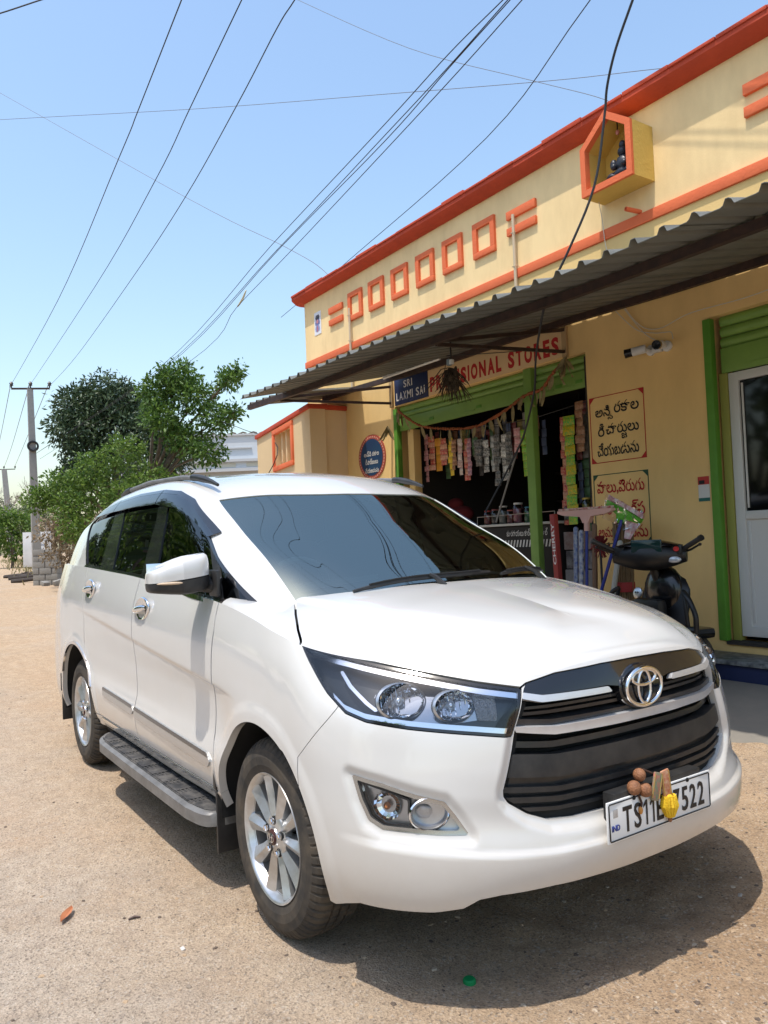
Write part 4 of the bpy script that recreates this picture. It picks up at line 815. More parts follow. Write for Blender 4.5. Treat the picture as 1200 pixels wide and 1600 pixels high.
def tree(name, label, cat, base, clumps, n, size, m, seed, trunk=.16, group=None, droop=.3, long=2.2, limbs=True):
    rng = np.random.default_rng(seed); t = thing(name, label, cat, base, group=group); B = Vector(base)
    cl = [(x - B.x, y - B.y, z - B.z, r, w) for x, y, z, r, w in clumps]
    me = leaf_cloud(cl, n, size, rng, droop, long); me.materials.append(m); link('crown', me, t)
    zc = min(c[2] for c in cl) if cl else 2
    mb = MB(); fork = Vector((rng.uniform(-.2, .2), rng.uniform(-.2, .2), max(.6, zc * .75)))
    mb.tube([(0, 0, -.2), (0.05, .02, fork.z * .5), fork], [trunk * 1.25, trunk, trunk * .85], 10); tr = obj('trunk', mb, BARK, t)
    if limbs:
        for x, y, z, r, w in cl:
            c = Vector((x, y, z)); mid = fork.lerp(c, .5) + Vector((rng.uniform(-.2, .2), rng.uniform(-.2, .2), .15)); mb = MB()
            mb.tube([fork - Vector((0, 0, .1)), mid, c], [trunk * .55, trunk * .34, trunk * .12], 7); obj('limb', mb, BARK, tr)
            for _ in range(3):
                d = Vector(rng.normal(size=3)); d.normalize(); mb = MB(); mb.tube([mid.lerp(c, .6), c + d * r * .8], [trunk * .14, trunk * .04], 5); obj('branch', mb, BARK, tr)
    return t
LF_MANGO = leaf_material('mango_leaf', (.022, .048, .020), (.085, .125, .055), .15)
LF_GREEN = leaf_material('light_leaf', (.035, .09, .014), (.15, .25, .05), .40)
LF_BUSH = leaf_material('bush_leaf', (.05, .115, .016), (.21, .31, .06), .42)
LF_DRY = leaf_material('dry_leaf', (.20, .15, .09), (.40, .32, .22), .2)
LF_FAR = leaf_material('far_leaf', (.07, .10, .04), (.15, .17, .08), .3)
def gxy(x, y): return (x, y, float(ground_z(x, y)))
tree('mango_tree', 'tall dark green mango tree rising behind the lighter trees', 'tree', gxy(-30, 6.6), [(-30, 5.4, 7.2, 1.15, 1.3), (-29.7, 5.1, 6.2, 1.1, 1.2), (-30, 6.4, 7.6, 1.2, 1.4), (-30.4, 7.3, 7.4, 1.1, 1.2), (-29.6, 5.6, 5.2, 1.1, 1.), (-29.5, 6.8, 6.2, 1.4, 1.5), (-28.6, 7.9, 6.2, 1.1, 1.), (-28.2, 8.5, 5.3, 1.0, 1.), (-29.2, 5.1, 4.4, .8, .6), (-28.4, 7.4, 4.6, 1.3, 1.), (-29.8, 4.8, 3.7, .7, .5)], 19000, .225, LF_MANGO, 1, .24, droop=.5, long=2.9)
tree('leafy_tree', 'light green spreading tree whose branches reach right above the minivan roof', 'tree', gxy(-21, 5.2), [(-19.9, 5.2, 5.9, .55, .8), (-19.5, 5.7, 6.35, .6, 1.), (-19.0, 6.1, 5.7, .6, .9), (-18.6, 6.5, 5.0, .5, .6), (-19.5, 5.2, 5.1, .55, .7), (-18.35, 6.8, 6.15, .35, .35), (-18.2, 7.0, 6.4, .2, .14), (-19.3, 5.8, 4.5, .6, .7), (-18.7, 6.3, 4.1, .5, .5), (-18.2, 6.9, 5.2, .25, .16)], 7600, .145, LF_GREEN, 2, .13, droop=.25, long=2.4)
tree('roadside_tree', 'bright green low tree leaning over the road beside the electric pole', 'tree', gxy(-22.5, 3.6), [(-21.4, 2.2, 2.9, .42, .5), (-21.2, 2.7, 3.2, .6, .8), (-20.6, 3.5, 3.7, .65, .9), (-20.2, 4.3, 4.2, .6, .8), (-20.6, 2.9, 2.6, .6, .8), (-19.7, 4.8, 3.3, .7, .9), (-19.5, 4.2, 2.7, .7, .9), (-18.9, 5.4, 3.0, .6, .7), (-18.4, 6.2, 2.9, .45, .45), (-20.6, 3.6, 3.0, .7, .9), (-20.2, 3.0, 2.0, .5, .6)], 10500, .118, LF_BUSH, 3, .09, droop=.3, long=2.3)
tree('dried_bush', 'dusty dried bush with brown leaves behind the block pillar', 'bush', gxy(-23.8, 3.5), [(-23.4, 2.9, 2.0, .55, 1.), (-23.0, 3.3, 2.2, .6, 1.), (-22.8, 3.7, 1.7, .6, 1.), (-23.3, 3.2, 1.3, .6, .8), (-22.6, 3.9, 1.1, .5, .7), (-22.4, 4.1, 2.2, .5, .7)], 2600, .14, LF_DRY, 4, .04, droop=.1, long=2.6)
tree('leafy_shrub', 'small green shrub at the foot of the far roadside wall', 'shrub', gxy(-44, 4.8), [(-44, 4.3, 2.6, .8, 1.), (-44, 5.0, 1.9, .9, 1.), (-44, 5.6, 2.9, .8, 1.), (-44, 4.6, 3.4, .6, .6), (-44, 3.2, 2.0, .7, .7)], 2600, .22, LF_BUSH, 6, .07)
for i, (x, y, s, lab) in enumerate(((-95, 11, 1., 'far pale green thicket left of the electric poles'), (-80, 13.5, .9, 'far pale green tree behind the wooden crossarm pole'), (-62, 8.6, .6, 'olive green tree between the two electric poles'), (-70, 24, 1.1, 'far tree behind the grey house'), (-40, 13.0, .38, 'thin pale tree between the grey house and the annex wall'), (-41, 19.5, .75, 'olive tree behind the annex wall and the grey house'))):
    z0 = float(ground_z(x, y)); r = np.random.default_rng(40 + i)
    cl = [(x + r.normal()*1.6*s, y + r.normal()*2.2*s, z0 + (2.0 + r.random()*4.5)*s, 1.5*s, 1.) for _ in range(9)]
    tree('distant_tree', lab, 'tree', (x, y, z0), cl, 2600, .34*max(s, .5), LF_FAR, 50 + i, .16*s, group='trees far beyond the road')
for i, (x, y, h, lab) in enumerate(((-70, 7.6, 6.8, 'bare leafless tree left of the tall electric pole'), (-74, 11.2, 7.4, 'bare leafless tree right of the tall electric pole'), (-85, 6.6, 6.6, 'bare leafless tree at the far left edge'))):
    z0 = float(ground_z(x, y)); t = thing('bare_tree', lab, 'tree', (x, y, z0), group='bare trees in the distance'); r = random.Random(70 + i); mb = MB()
    def grow(p, d, L, rad, dep):
        q = p + d * L; mb.tube([p, p.lerp(q, .5) + Vector((r.uniform(-.05, .05),)*3) * L, q], [rad, rad*.8, rad*.6], 5, caps=False)
        if dep:
            for _ in range(3 if dep > 2 else 4):
                e = (d + Vector((r.gauss(0, .45), r.gauss(0, .45), r.gauss(.12, .3)))).normalized(); grow(q, e, L * r.uniform(.6, .8), rad * .55, dep - 1)
    grow(Vector((0, 0, 0)), Vector((0, 0, 1)), h * .32, .12, 4); obj('limbs', mb, mat('bare_bark', (.30, .26, .23), .9), t)
grass = MB(); rg = random.Random(9)
for _ in range(2600):
    x = rg.uniform(-60, -26); y = rg.gauss(4.6 + (-x - 26)*.10, .8)
    if y < 2.4 + (-x - 26)*.09: continue
    h = rg.uniform(.1, .35); a = rg.random()*6.28; z = gz(x, y) - .02; w = .03
    grass.add([(x - w*math.cos(a), y - w*math.sin(a), z), (x + w*math.cos(a), y + w*math.sin(a), z), (x + rg.gauss(0, .1), y + rg.gauss(0, .1), z + h)], [(0, 1, 2)])
tag(obj('dry_grass', grass, leaf_material('grass_blade', (.16, .17, .06), (.34, .28, .14), .2), smooth=0), 'dry grass and weeds along the roadside', kind='stuff')
rg = random.Random(13); cl = MB()                                          # pulled weeds drying on the dirt at the right
for _ in range(900):
    x, y = (rg.gauss(.62, .10), rg.gauss(1.72, .16)) if rg.random() < .62 else (rg.gauss(.86, .10), rg.gauss(1.42, .12)); a = rg.random()*6.28; L = rg.uniform(.015, .05); z = gz(x, y) + rg.uniform(.002, .022); w = .004
    dx, dy = math.cos(a)*L, math.sin(a)*L; cl.add([(x, y, z), (x + dx*.5 - dy*w/L*1.5, y + dy*.5 + dx*w/L*1.5, z + rg.uniform(0, .012)), (x + dx, y + dy, z + rg.uniform(-.004, .012)), (x + dx*.5 + dy*w/L*1.5, y + dy*.5 - dx*w/L*1.5, z)], [(0, 1, 2, 3)])
tag(obj('plucked_weeds', cl, leaf_material('weed_leaf', (.10, .13, .05), (.36, .34, .22), .2), smooth=0), 'withered plucked weeds lying on the dirt at the right', kind='stuff')

# poles
CONC = mat('pole_concrete', (.34, .33, .31), .9, var=.5, vscale=3, color2=(.24, .23, .22), bump=.3, bscale=20)
INSUL = mat('insulator_brown', (.03, .022, .02), .3)
def pole(label, foot, head, arm_a, arm_b, w0, w1, extra):
    t = thing('electric_pole', label, 'pole', foot, group='concrete electric poles along the road'); f = Vector(foot); h = Vector(head) - f
    mb = MB(); n = [(-1, -1), (1, -1), (1, 1), (-1, 1)]
    mb.add([(a*w0*.7, b_*w0, -.3) for a, b_ in n] + [(h.x + a*w1*.7, h.y + b_*w1, h.z) for a, b_ in n], [(0, 1, 5, 4), (1, 2, 6, 5), (2, 3, 7, 6), (3, 0, 4, 7), (4, 5, 6, 7)]); obj('shaft', mb, CONC, t)
    a, b_ = Vector(arm_a) - f, Vector(arm_b) - f; mb = MB(); mb.tube([a, b_], .055, 4); arm = obj('crossarm', mb, STEEL, t)
    for q in (a, (a + b_)/2, b_):
        mb = MB(); mb.lathe([(.03, 0), (.03, .08), (.085, .10), (.06, .15), (.09, .18), (.05, .24), (.03, .27), (0, .27)], 12, Matrix.Translation(q + Vector((0, 0, .04)))); obj('insulator', mb, INSUL, arm)
    for z, s in extra:
        mb = MB(); c = h * (z / h.z); mb.tube([(c.x + .16, c.y + s*math.cos(k), c.z + s*math.sin(k)) for k in np.linspace(0, 6.28, 17)[:-1]], .05, 6, closed=True); obj('wire_coil', mb, BLACK, t)
    return t
pole('tall square concrete pole with a three insulator steel crossarm', (-34.2, 4.36, .46), (-34.0, 4.19, 8.58), (-34.45, 3.52, 8.62), (-33.52, 4.90, 8.56), .185, .115, [(5.6, .2)])
pole('smaller distant concrete pole with a crossarm at the left edge', (-74.3, 9.3, 1.2), (-74.2, 8.75, 9.1), (-74.7, 7.9, 9.1), (-73.9, 9.6, 9.1), .3, .2, [(4.2, .42)])

# overhead wires
WIREM = mat('wire_dark', (.020, .020, .022), .6); WIREG = mat('wire_grey', (.16, .16, .17), .6)
def wire(label, pts, r, m=None, grp='overhead wires', n=6):
    p = smooth_poly(pts, n, False); o = thing('overhead_wire', label, 'wire', tuple(p[0]), group=grp); mb = MB(); mb.tube([tuple(q - p[0]) for q in p], r, 6); obj('strand', mb, m or WIREM, o); return o
def extend(p, k=1.2):
    a, b_ = np.array(p[-2]), np.array(p[-1]); return p + [tuple(b_ + (b_ - a) * k), tuple(b_ + (b_ - a) * k * 3)]
wire('left line wire from the tall pole crossarm to the sky edge', extend([(-34.4, 3.5, 8.85), (-32.34, 3.21, 8.4), (-17.7, 2.09, 7.6), (-8.9, 1.18, 7.1), (-7.32, 1.0, 7.0), (-5.03, .78, 7.0)]), .0065)
wire('middle line wire from the tall pole crossarm to the sky edge', extend([(-34.0, 4.2, 8.85), (-32.05, 3.89, 8.4), (-16.08, 2.62, 7.6), (-9.29, 1.85, 7.1), (-6.92, 1.55, 7.0), (-4.72, 1.31, 7.0)]), .0065)
wire('right line wire from the tall pole crossarm to the sky edge', extend([(-33.5, 4.9, 8.85), (-32.02, 4.63, 8.4), (-25.23, 4.2, 8.1), (-14.76, 3.12, 7.5), (-9.71, 2.49, 7.15), (-6.55, 2.04, 7.0), (-4.94, 1.82, 7.0), (-4.44, 1.78, 7.0)], 2), .0065)
back = (-33.9, 4.3, 5.7)
wire('uppermost of the four service wires above the parapet', extend([back, (-18.68, 4.81, 6.3), (-9.39, 3.89, 6.5), (-5.24, 3.42, 6.5), (-3.73, 3.23, 6.5), (-2.81, 3.16, 6.5)]), .006)
wire('second of the four service wires above the parapet', extend([back, (-18.64, 4.89, 6.3), (-9.56, 4.07, 6.5), (-5.47, 3.57, 6.5), (-3.91, 3.37, 6.5), (-2.78, 3.20, 6.5)]), .006)
wire('third of the four service wires above the parapet', extend([back, (-18.62, 4.95, 6.3), (-9.39, 4.07, 6.5), (-5.59, 3.65, 6.5), (-3.94, 3.39, 6.5), (-2.77, 3.22, 6.5)]), .006)
wire('lowest of the four service wires above the parapet', extend([(-33.9, 4.5, 5.5), (-17.64, 5.3, 6.3), (-12.94, 4.76, 6.5), (-9.6, 4.32, 6.5), (-5.8, 3.79, 6.5), (-3.87, 3.51, 6.5), (-2.71, 3.32, 6.5)]), .006)
wire('single wire that meets the cornice near its left end', extend([(-13.5, 6.1, 6.6), (-9.49, 5.57, 6.6), (-4.98, 4.88, 6.6), (-2.46, 4.01, 6.6)]), .006)
wire('thin wire crossing the sky almost level', [(-14.8, -1.2, 9.7), (-12.76, -.15, 9.17), (-8.76, 2.29, 8.11), (-5.49, 3.61, 7.07), (-3.61, 4.65, 6.58), (-2.4, 4.7, 6.07), (-1.2, 4.75, 5.56)], .0035, WIREG)
wire('thin wire sloping down from the left edge to the cornice corner', [(-25.5, .5, 17.3), (-23.61, 1.22, 15.96), (-14.58, 4.3, 9.46), (-10.72, 4.82, 7.08), (-9.45, 4.96, 6.21), (-9.0, 5.0, 5.6)], .006, WIREG)
wire('thin wire sloping down from the top edge to the cornice by the niche', [(-9.62, 4.37, 11.3), (-9.47, 4.61, 11.12), (-6.84, 5.08, 8.91), (-4.78, 5.55, 7.47), (-3.66, 5.65, 6.67), (-3.2, 5.7, 6.2)], .004, WIREG)
wire('short wire across the top left corner of the sky', [(-7.6, -1.4, 7.4), (-7.2, -.75, 7.57), (-6.84, -.22, 7.75), (-6.61, .12, 7.86), (-6.2, .7, 8.05)], .008)
wire('left wire from the small pole to the tall pole', [(-74.7, 7.9, 9.4), (-54, 5.6, 8.6), (-34.45, 3.5, 8.85)], .014, WIREG); wire('right wire from the small pole to the tall pole', [(-73.9, 9.6, 9.4), (-54, 7.1, 8.6), (-33.5, 4.9, 8.85)], .014, WIREG); wire('middle wire from the small pole to the tall pole', [(-74.3, 8.8, 9.4), (-54, 6.4, 8.6), (-34.0, 4.2, 8.85)], .014, WIREG)
wire('wire running down from the sky to the annex wall window', [(-18.2, 6.5, 4.9), (-12, 4.4, 3.7), (-8.3, 3.32, 2.85), (-9.6, 3.5, 2.2)], .007)
wire('thick black cable drooping past the niche into the shop', smooth_poly([(-.30, 2.1, 5.25), (-.45, 2.11, 4.92), (-.57, 2.12, 4.75), (-.71, 2.11, 4.51), (-.82, 2.14, 4.32), (-.87, 2.16, 4.15), (-.97, 2.14, 3.7), (-1.17, 2.05, 3.27), (-1.32, 2.02, 3.06), (-1.5, 2.11, 2.87), (-1.75, 2.3, 2.7), (-1.91, 2.43, 2.49), (-2.18, 2.58, 2.23), (-2.45, 2.73, 2.08), (-2.78, 2.63, 1.57)], 3, False), .0085, None, 'drop cables', 2)
ly = thing('wire_tag', 'small loop of tape tied on the service wires', 'tape', (-12.9, 4.76, 6.5)); mb = MB(); mb.tube([tuple(q) for q in smooth_poly([(0, 0, 0), (.10, .06, .14), (.17, .12, .30), (.1, .16, .33), (.06, .1, .15)], 4)], .014, 5, closed=True); obj('loop', mb, mat('tape_pale', (.45, .42, .30), .6), ly)

# grey house beyond the annex
gh = thing('grey_house', 'unfinished pale grey flat roofed house beyond the annex wall', 'building', (-41, 15.5, .6))
GREY = mat('house_grey', (.52, .55, .58), .9, var=.3, vscale=.8, color2=(.42, .45, .48)); GREY2 = mat('house_grey_band', (.44, .45, .46), .9)
GM = Matrix.Translation((-39.0, 15.5, 0)) @ Matrix.Rotation(math.atan2(17.1 - 13.78, -38.63 + 40.86), 4, 'Z')
def gpart(n, lo, hi, m, ch=0.): mb = MB(); mb.box(lo, hi, ch, GM); return part(n, mb, m, gh)
gpart('lower_wall', (-6.5, 0, .3), (5.2, 6, 5.6), GREY2); gpart('floor_band', (-6.6, -.35, 5.6), (5.3, 6, 5.78), GREY2); gpart('floor_band', (-6.6, -.3, 6.15), (5.3, 6, 6.3), GREY2); gpart('parapet', (-6.5, -.12, 5.78), (5.2, 6, 6.15), GREY)
up = gpart('upper_wall', (-2.4, .3, 6.3), (2.4, 5, 7.7), GREY); gpart('roof_edge', (-2.5, .2, 7.7), (2.5, 5.1, 7.8), GREY2)
gpart('parapet_post', (-1.5, .22, 6.3), (-1.42, .3, 7.1), BLACK); gpart('ledge', (-2.0, .2, 6.95), (1.2, .3, 7.02), GREY2)
for k in (-1.7, -.2, 1.5): gpart('wall_recess', (k - .55, -.14, 5.86), (k + .55, -.12, 6.08), mat('recess_cream', (.50, .48, .40), .9))
for k in range(7): mb = MB(); mb.tube([GM @ Vector((-2.0 + .6*k, .5, 7.8)), GM @ Vector((-1.7 + .6*k, .5, 7.92)), GM @ Vector((-1.5 + .6*k, .5, 7.85))], .05, 5); part('roof_rubble', mb, BARK, gh)
# roadside wall, white board, block pillar, logs
rw_ = thing('compound_wall', 'low grey roadside wall with a worn top by the far pole', 'wall', (-50, 8, .8)); mb = MB(); mb.box((-9, -.1, -.3), (2, .1, 2.6), .02, Matrix.Rotation(R(-9), 4, 'Z') @ Matrix.Translation((-2, 0, 0))); obj('masonry', mb, mat('old_wall', (.25, .22, .20), .95, var=.6, vscale=1.2, color2=(.35, .31, .28)), rw_)
gt = thing('barred_gate', 'dark barred gate behind the white board', 'gate', (-46, 6.5, .75)); 
for k in range(14): mb = MB(); mb.box((-.02, -.9 + .14*k, 0), (.02, -.87 + .14*k, 2.5)); obj('bar', mb, STEEL, gt)
mb = MB(); mb.box((-.03, -.95, 2.3), (.03, 1.0, 2.38)); obj('top_bar', mb, STEEL, gt)
wb = thing('notice_board', 'white notice board with faded blue writing by the road', 'sign', (-41.0, 5.55, .66)); NB = Matrix.Rotation(R(52), 4, 'Z')
mb = MB(); mb.box((-.75, -.03, .05), (.75, .03, 1.85), .01, NB); obj('panel', mb, mat('board_white', (.62, .63, .65), .7, var=.3, vscale=2), wb)
for k, (w, z) in enumerate(((.55, 1.45), (.7, 1.2), (.35, .95), (.3, .7))):
    o = wall_text('lettering', fit_text(('పాలు పెరుగు', 'కూరగాయలు', 'రకాల', 'చేయును')[k], w, .14, .02), mat('faded_blue', (.16, .20, .30), .7), wb, 0, 0, 0); o.matrix_local = NB @ Matrix.Translation((.1, -.035, z)) @ WALLTXT
for s in (-.65, .65): mb = MB(); mb.box((s - .03, -.02, -.4), (s + .03, .02, .05), 0, NB); obj('post', mb, STEEL, wb)
bp = thing('block_pillar', 'short unplastered pillar of grey cement blocks at the roadside', 'pillar', (-25.4, 3.15, .28)); CB = mat('cement_block', (.27, .26, .24), .95, var=.5, vscale=4, color2=(.18, .17, .16), bump=.4, bscale=30)
rr = random.Random(3); PM = Matrix.Rotation(R(55), 4, 'Z')
for row in range(6):
    for c, (x0, x1) in enumerate(((-.42, -.02), (.0, .40)) if row % 2 else ((-.42, -.22), (-.20, .20), (.22, .40))):
        d = rr.uniform(-.012, .012); mb = MB(); mb.box((x0 + .006, -.2 + d, row*.205), (x1 - .006, .2 + d, row*.205 + .196), .008, PM); obj('block', mb, CB, bp)
mb = MB(); mb.box((-.40, -.18, 0), (.38, .18, 1.22), 0, PM); obj('mortar_core', mb, mat('mortar', (.16, .155, .15), .95), bp)
for i, (x, y, L, a, lab) in enumerate(((-27.5, 3.0, 1.5, .9, 'dark log lying nearest the block pillar'), (-30, 3.5, 1.8, 1.4, 'dark log lying behind the nearest one'), (-31.5, 3.1, 1.4, .5, 'dark log lying at the left of the pile'), (-26.7, 3.4, 1.0, 2.2, 'short pale log lying at the pillar foot'), (-33, 4.4, 1.6, 1.0, 'dark log lying beside the tall pole'))):
    z = gz(x, y); t = thing('log', lab, 'log', (x, y, z), a, group='cut logs by the roadside'); mb = MB(); mb.tube([(-L/2, 0, .06), (0, .06, .12), (L/2, -.03, .10)], [.08, .07, .05], 8); mb.tube([(0, .06, .12), (L*.25, .3, .25)], [.04, .02], 6); obj('bark', mb, mat('log_pale', (.40, .36, .32), .9) if i == 3 else mat('log_dark', (.06, .05, .045), .95), t)
for i, (x, y, r, lab) in enumerate(((-24.4, 3.3, .17, 'broken cement block at the pillar foot'), (-24.2, 3.55, .13, 'small broken cement lump right of the pillar foot'), (-24.9, 2.95, .12, 'small broken cement lump left of the pillar foot'))):
    z = gz(x, y); t = thing('rubble', lab, 'rubble', (x, y, z), i, group='rubble at the pillar foot'); mb = MB(); mb.box((-r, -r*.8, 0), (r, r*.8, r*1.2), .03, Matrix.Rotation(.3, 4, 'X')); obj('lump', mb, CB, t)
# small litter near the camera
lf = thing('dry_leaf', 'rust brown dry leaf on the dirt left of the front wheel', 'leaf', (-.62, -1.42, gz(-.62, -1.42) + .012), 2.6); mb = MB(); mb.grid([[(x*.06, w*y, .008*abs(y)) for y in (-1, 0, 1)] for x, w in ((-1, .002), (-.5, .013), (0, .017), (.5, .012), (1, .002))]); obj('blade', mb, mat('leaf_rust', (.42, .16, .07), .8), lf)
for i, (x, y, c, s, lab) in enumerate(((-.13, -1.15, (.55, .52, .48), .011, 'white paper scrap on the dirt left of the front wheel'), (-.45, -1.22, (.08, .05, .04), .018, 'dark twig scrap on the dirt left of the front wheel'), (.62, -.52, (.0, .22, .06), .020, 'green bottle cap in the shadow under the bumper'), (1.02, .77, (.03, .03, .03), .022, 'black stone on the dirt right of the car shadow'), (.80, .62, (.40, .36, .32), .012, 'pale scrap at the edge of the car shadow'))):
    z = gz(x, y); t = thing('litter', lab, 'litter', (x, y, z), i*1.3); mb = MB()
    if i == 2: mb.lathe([(s, 0), (s, .01), (s*.8, .014), (0, .014)], 14)
    elif i == 1: mb.tube([(-s*1.2, 0, .004), (0, s*.25, .008), (s*1.2, 0, .005)], [.003, .005, .003], 6)
    else: mb.box((-s, -s*.6, .0), (s, s*.6, s*.5), s*.2, Matrix.Rotation(.25, 4, 'X'))
    obj('body', mb, mat('litter_%d' % i, c, .6), t)

# trees on the far side of the road, outside the frame: the photograph shows them mirrored in the side windows
for i, (x, y, s) in enumerate(((-62, -13, 2.3), (-50, -11, 2.1), (-40, -12, 2.2), (-31, -10.5, 1.9), (-23, -10, 1.7), (-15.5, -10, 1.5), (-8.5, -9.6, 1.25), (-2, -10, 1.1), (4.5, -9.5, 1.))):
    r = np.random.default_rng(90 + i); cl = [(x + r.normal() * 1.5 * s, y + r.normal() * .8, 1.4 + r.random() * 4.3 * s, 1.2 * s, 1.) for _ in range(11)]
    tree('roadside_tree', 'leafy tree across the road, %s along from the far end, mirrored in the windows' % ORD[i], 'tree', (x, y, float(ground_z(x, y))), cl, 2600, .36 * s ** .6 + .1, LF_MANGO if i % 2 else LF_BUSH, 110 + i, .18, group='trees across the road')

# ------------------------------------------------------------------ car skin
def _hermite(pts, t, tq, sym0=None):
    """non-uniform Catmull-Rom through pts (n,...,3) at params t, evaluated at tq"""
    pts = np.asarray(pts, float); t = np.asarray(t, float)
    n = len(t); m = np.zeros_like(pts)
    h = np.diff(t); d = np.diff(pts, axis=0) / h.reshape((-1,) + (1,) * (pts.ndim - 1))
    for i in range(1, n - 1):
        m[i] = (d[i - 1] * h[i] + d[i] * h[i - 1]) / (h[i - 1] + h[i])
    m[-1] = d[-1] * 1.5 - m[-2] * .5
    if sym0 is not None: m[0] = d[0] * np.asarray(sym0)
    else: m[0] = d[0] * 1.5 - m[1] * .5
    k = np.clip(np.searchsorted(t, tq, 'right') - 1, 0, n - 2)
    hh = h[k]; s = (tq - t[k]) / hh
    sh = (-1,) + (1,) * (pts.ndim - 1)
    s = s.reshape(sh); hh = hh.reshape(sh)
    return ((2*s**3 - 3*s**2 + 1) * pts[k] + (s**3 - 2*s**2 + s) * hh * m[k]
            + (-2*s**3 + 3*s**2) * pts[k + 1] + (s**3 - s**2) * hh * m[k + 1])

def net_eval(net, tu, tv, uq, vq, sym=(0, 1, 0)):
    """net[row][col][3] -> P[len(vq), len(uq), 3] and unit normals"""
    net = np.asarray(net, float)
    a = _hermite(np.swapaxes(net, 0, 1), tu, uq, sym)        # cols first
    P = _hermite(np.swapaxes(a, 0, 1), tv, vq)               # rows
    du = np.gradient(P, axis=1); dv = np.gradient(P, axis=0)
    N = -np.cross(du, dv); N /= np.linalg.norm(N, axis=2, keepdims=True) + 1e-12
    return P, N
def normals_of(P):
    N = -np.cross(np.gradient(P, axis=1), np.gradient(P, axis=0))
    N[:, 0, 1] = 0                                            # symmetric about the centre plane
    return N / (np.linalg.norm(N, axis=2, keepdims=True) + 1e-12)

# lower body, right-hand side (y negative): columns run from the nose round to the tail, rows from the sill up
# each entry: x, half width, z
LOW = [
 # row 0  bottom edge
 [(.865,0,.25),(.86,.22,.25),(.835,.42,.25),(.785,.58,.25),(.69,.72,.25),(.56,.815,.255),(.42,.858,.26),(.18,.870,.28),(-.05,.870,.30),(-.40,.862,.335),(-.95,.862,.335),(-1.5,.862,.335),(-2.1,.862,.335),(-2.5,.866,.33),(-2.9,.87,.31),(-3.3,.865,.30),(-3.62,.80,.30),(-3.76,.5,.30),(-3.78,0,.30)],
 # row 1
 [(.918,0,.345),(.913,.22,.34),(.888,.42,.335),(.835,.58,.335),(.735,.73,.34),(.60,.835,.35),(.43,.885,.36),(.18,.896,.37),(-.05,.896,.38),(-.40,.890,.41),(-.95,.890,.41),(-1.5,.890,.41),(-2.1,.890,.41),(-2.5,.892,.405),(-2.9,.897,.39),(-3.3,.885,.38),(-3.70,.81,.38),(-3.84,.5,.38),(-3.86,0,.38)],
 # row 2  crest of the lower bumper / trim height
 [(.945,0,.435),(.938,.22,.435),(.910,.42,.44),(.855,.58,.455),(.752,.73,.475),(.615,.842,.49),(.44,.897,.50),(.18,.906,.51),(-.05,.906,.51),(-.40,.905,.525),(-.95,.906,.53),(-1.5,.906,.54),(-2.1,.906,.55),(-2.5,.906,.55),(-2.9,.906,.54),(-3.3,.893,.53),(-3.74,.815,.52),(-3.88,.5,.51),(-3.90,0,.51)],
 # row 3
 [(.926,0,.52),(.918,.22,.525),(.886,.42,.535),(.83,.57,.555),(.735,.72,.58),(.607,.835,.60),(.44,.900,.61),(.18,.910,.615),(-.05,.910,.615),(-.40,.892,.62),(-.95,.889,.625),(-1.5,.889,.63),(-2.1,.892,.64),(-2.5,.900,.64),(-2.9,.909,.64),(-3.3,.896,.63),(-3.745,.815,.61),(-3.88,.5,.60),(-3.90,0,.60)],
 # row 4
 [(.928,0,.66),(.918,.22,.665),(.883,.42,.675),(.82,.565,.69),(.72,.71,.705),(.59,.83,.72),(.43,.902,.735),(.18,.914,.745),(-.05,.913,.745),(-.40,.895,.745),(-.95,.893,.745),(-1.5,.893,.75),(-2.1,.895,.76),(-2.5,.903,.765),(-2.9,.911,.765),(-3.3,.898,.76),(-3.73,.812,.75),(-3.87,.5,.74),(-3.89,0,.74)],
 # row 5
 [(.915,0,.79),(.905,.22,.79),(.867,.42,.79),(.80,.56,.80),(.695,.70,.815),(.56,.82,.83),(.40,.893,.84),(.18,.908,.85),(-.05,.909,.85),(-.40,.905,.85),(-.95,.907,.865),(-1.5,.908,.88),(-2.1,.908,.895),(-2.5,.909,.90),(-2.9,.909,.90),(-3.3,.896,.90),(-3.70,.808,.89),(-3.83,.5,.88),(-3.85,0,.88)],
 # row 6
 [(.898,0,.885),(.888,.22,.885),(.845,.42,.875),(.765,.56,.885),(.635,.695,.90),(.485,.805,.915),(.33,.872,.93),(.12,.895,.955),(-.08,.899,.975),(-.40,.898,1.0),(-.95,.901,1.015),(-1.5,.903,1.04),(-2.1,.902,1.06),(-2.5,.900,1.07),(-2.9,.897,1.075),(-3.3,.882,1.075),(-3.64,.798,1.07),(-3.78,.5,1.06),(-3.80,0,1.06)],
 # row 7  hood edge / shoulder / belt
 [(.872,0,.958),(.860,.22,.952),(.813,.42,.930),(.705,.56,.948),(.555,.69,.970),(.395,.795,.992),(.255,.842,1.012),(.08,.868,1.048),(-.10,.870,1.085),(-.40,.864,1.125),(-.95,.860,1.162),(-1.5,.857,1.206),(-2.1,.855,1.233),(-2.5,.852,1.248),(-2.9,.848,1.262),(-3.3,.83,1.27),(-3.50,.775,1.27),(-3.64,.5,1.26),(-3.66,0,1.26)],
]
LOW = [[(x, -y, z) for x, y, z in r] for r in LOW]
NC = 19
_m = np.asarray(LOW)
LTU = np.r_[0, np.cumsum(np.linalg.norm(np.diff(_m, axis=1), axis=2).mean(0))]
LTV = np.r_[0, np.cumsum(np.linalg.norm(np.diff(_m[:, :10], axis=0), axis=2).mean(1))]
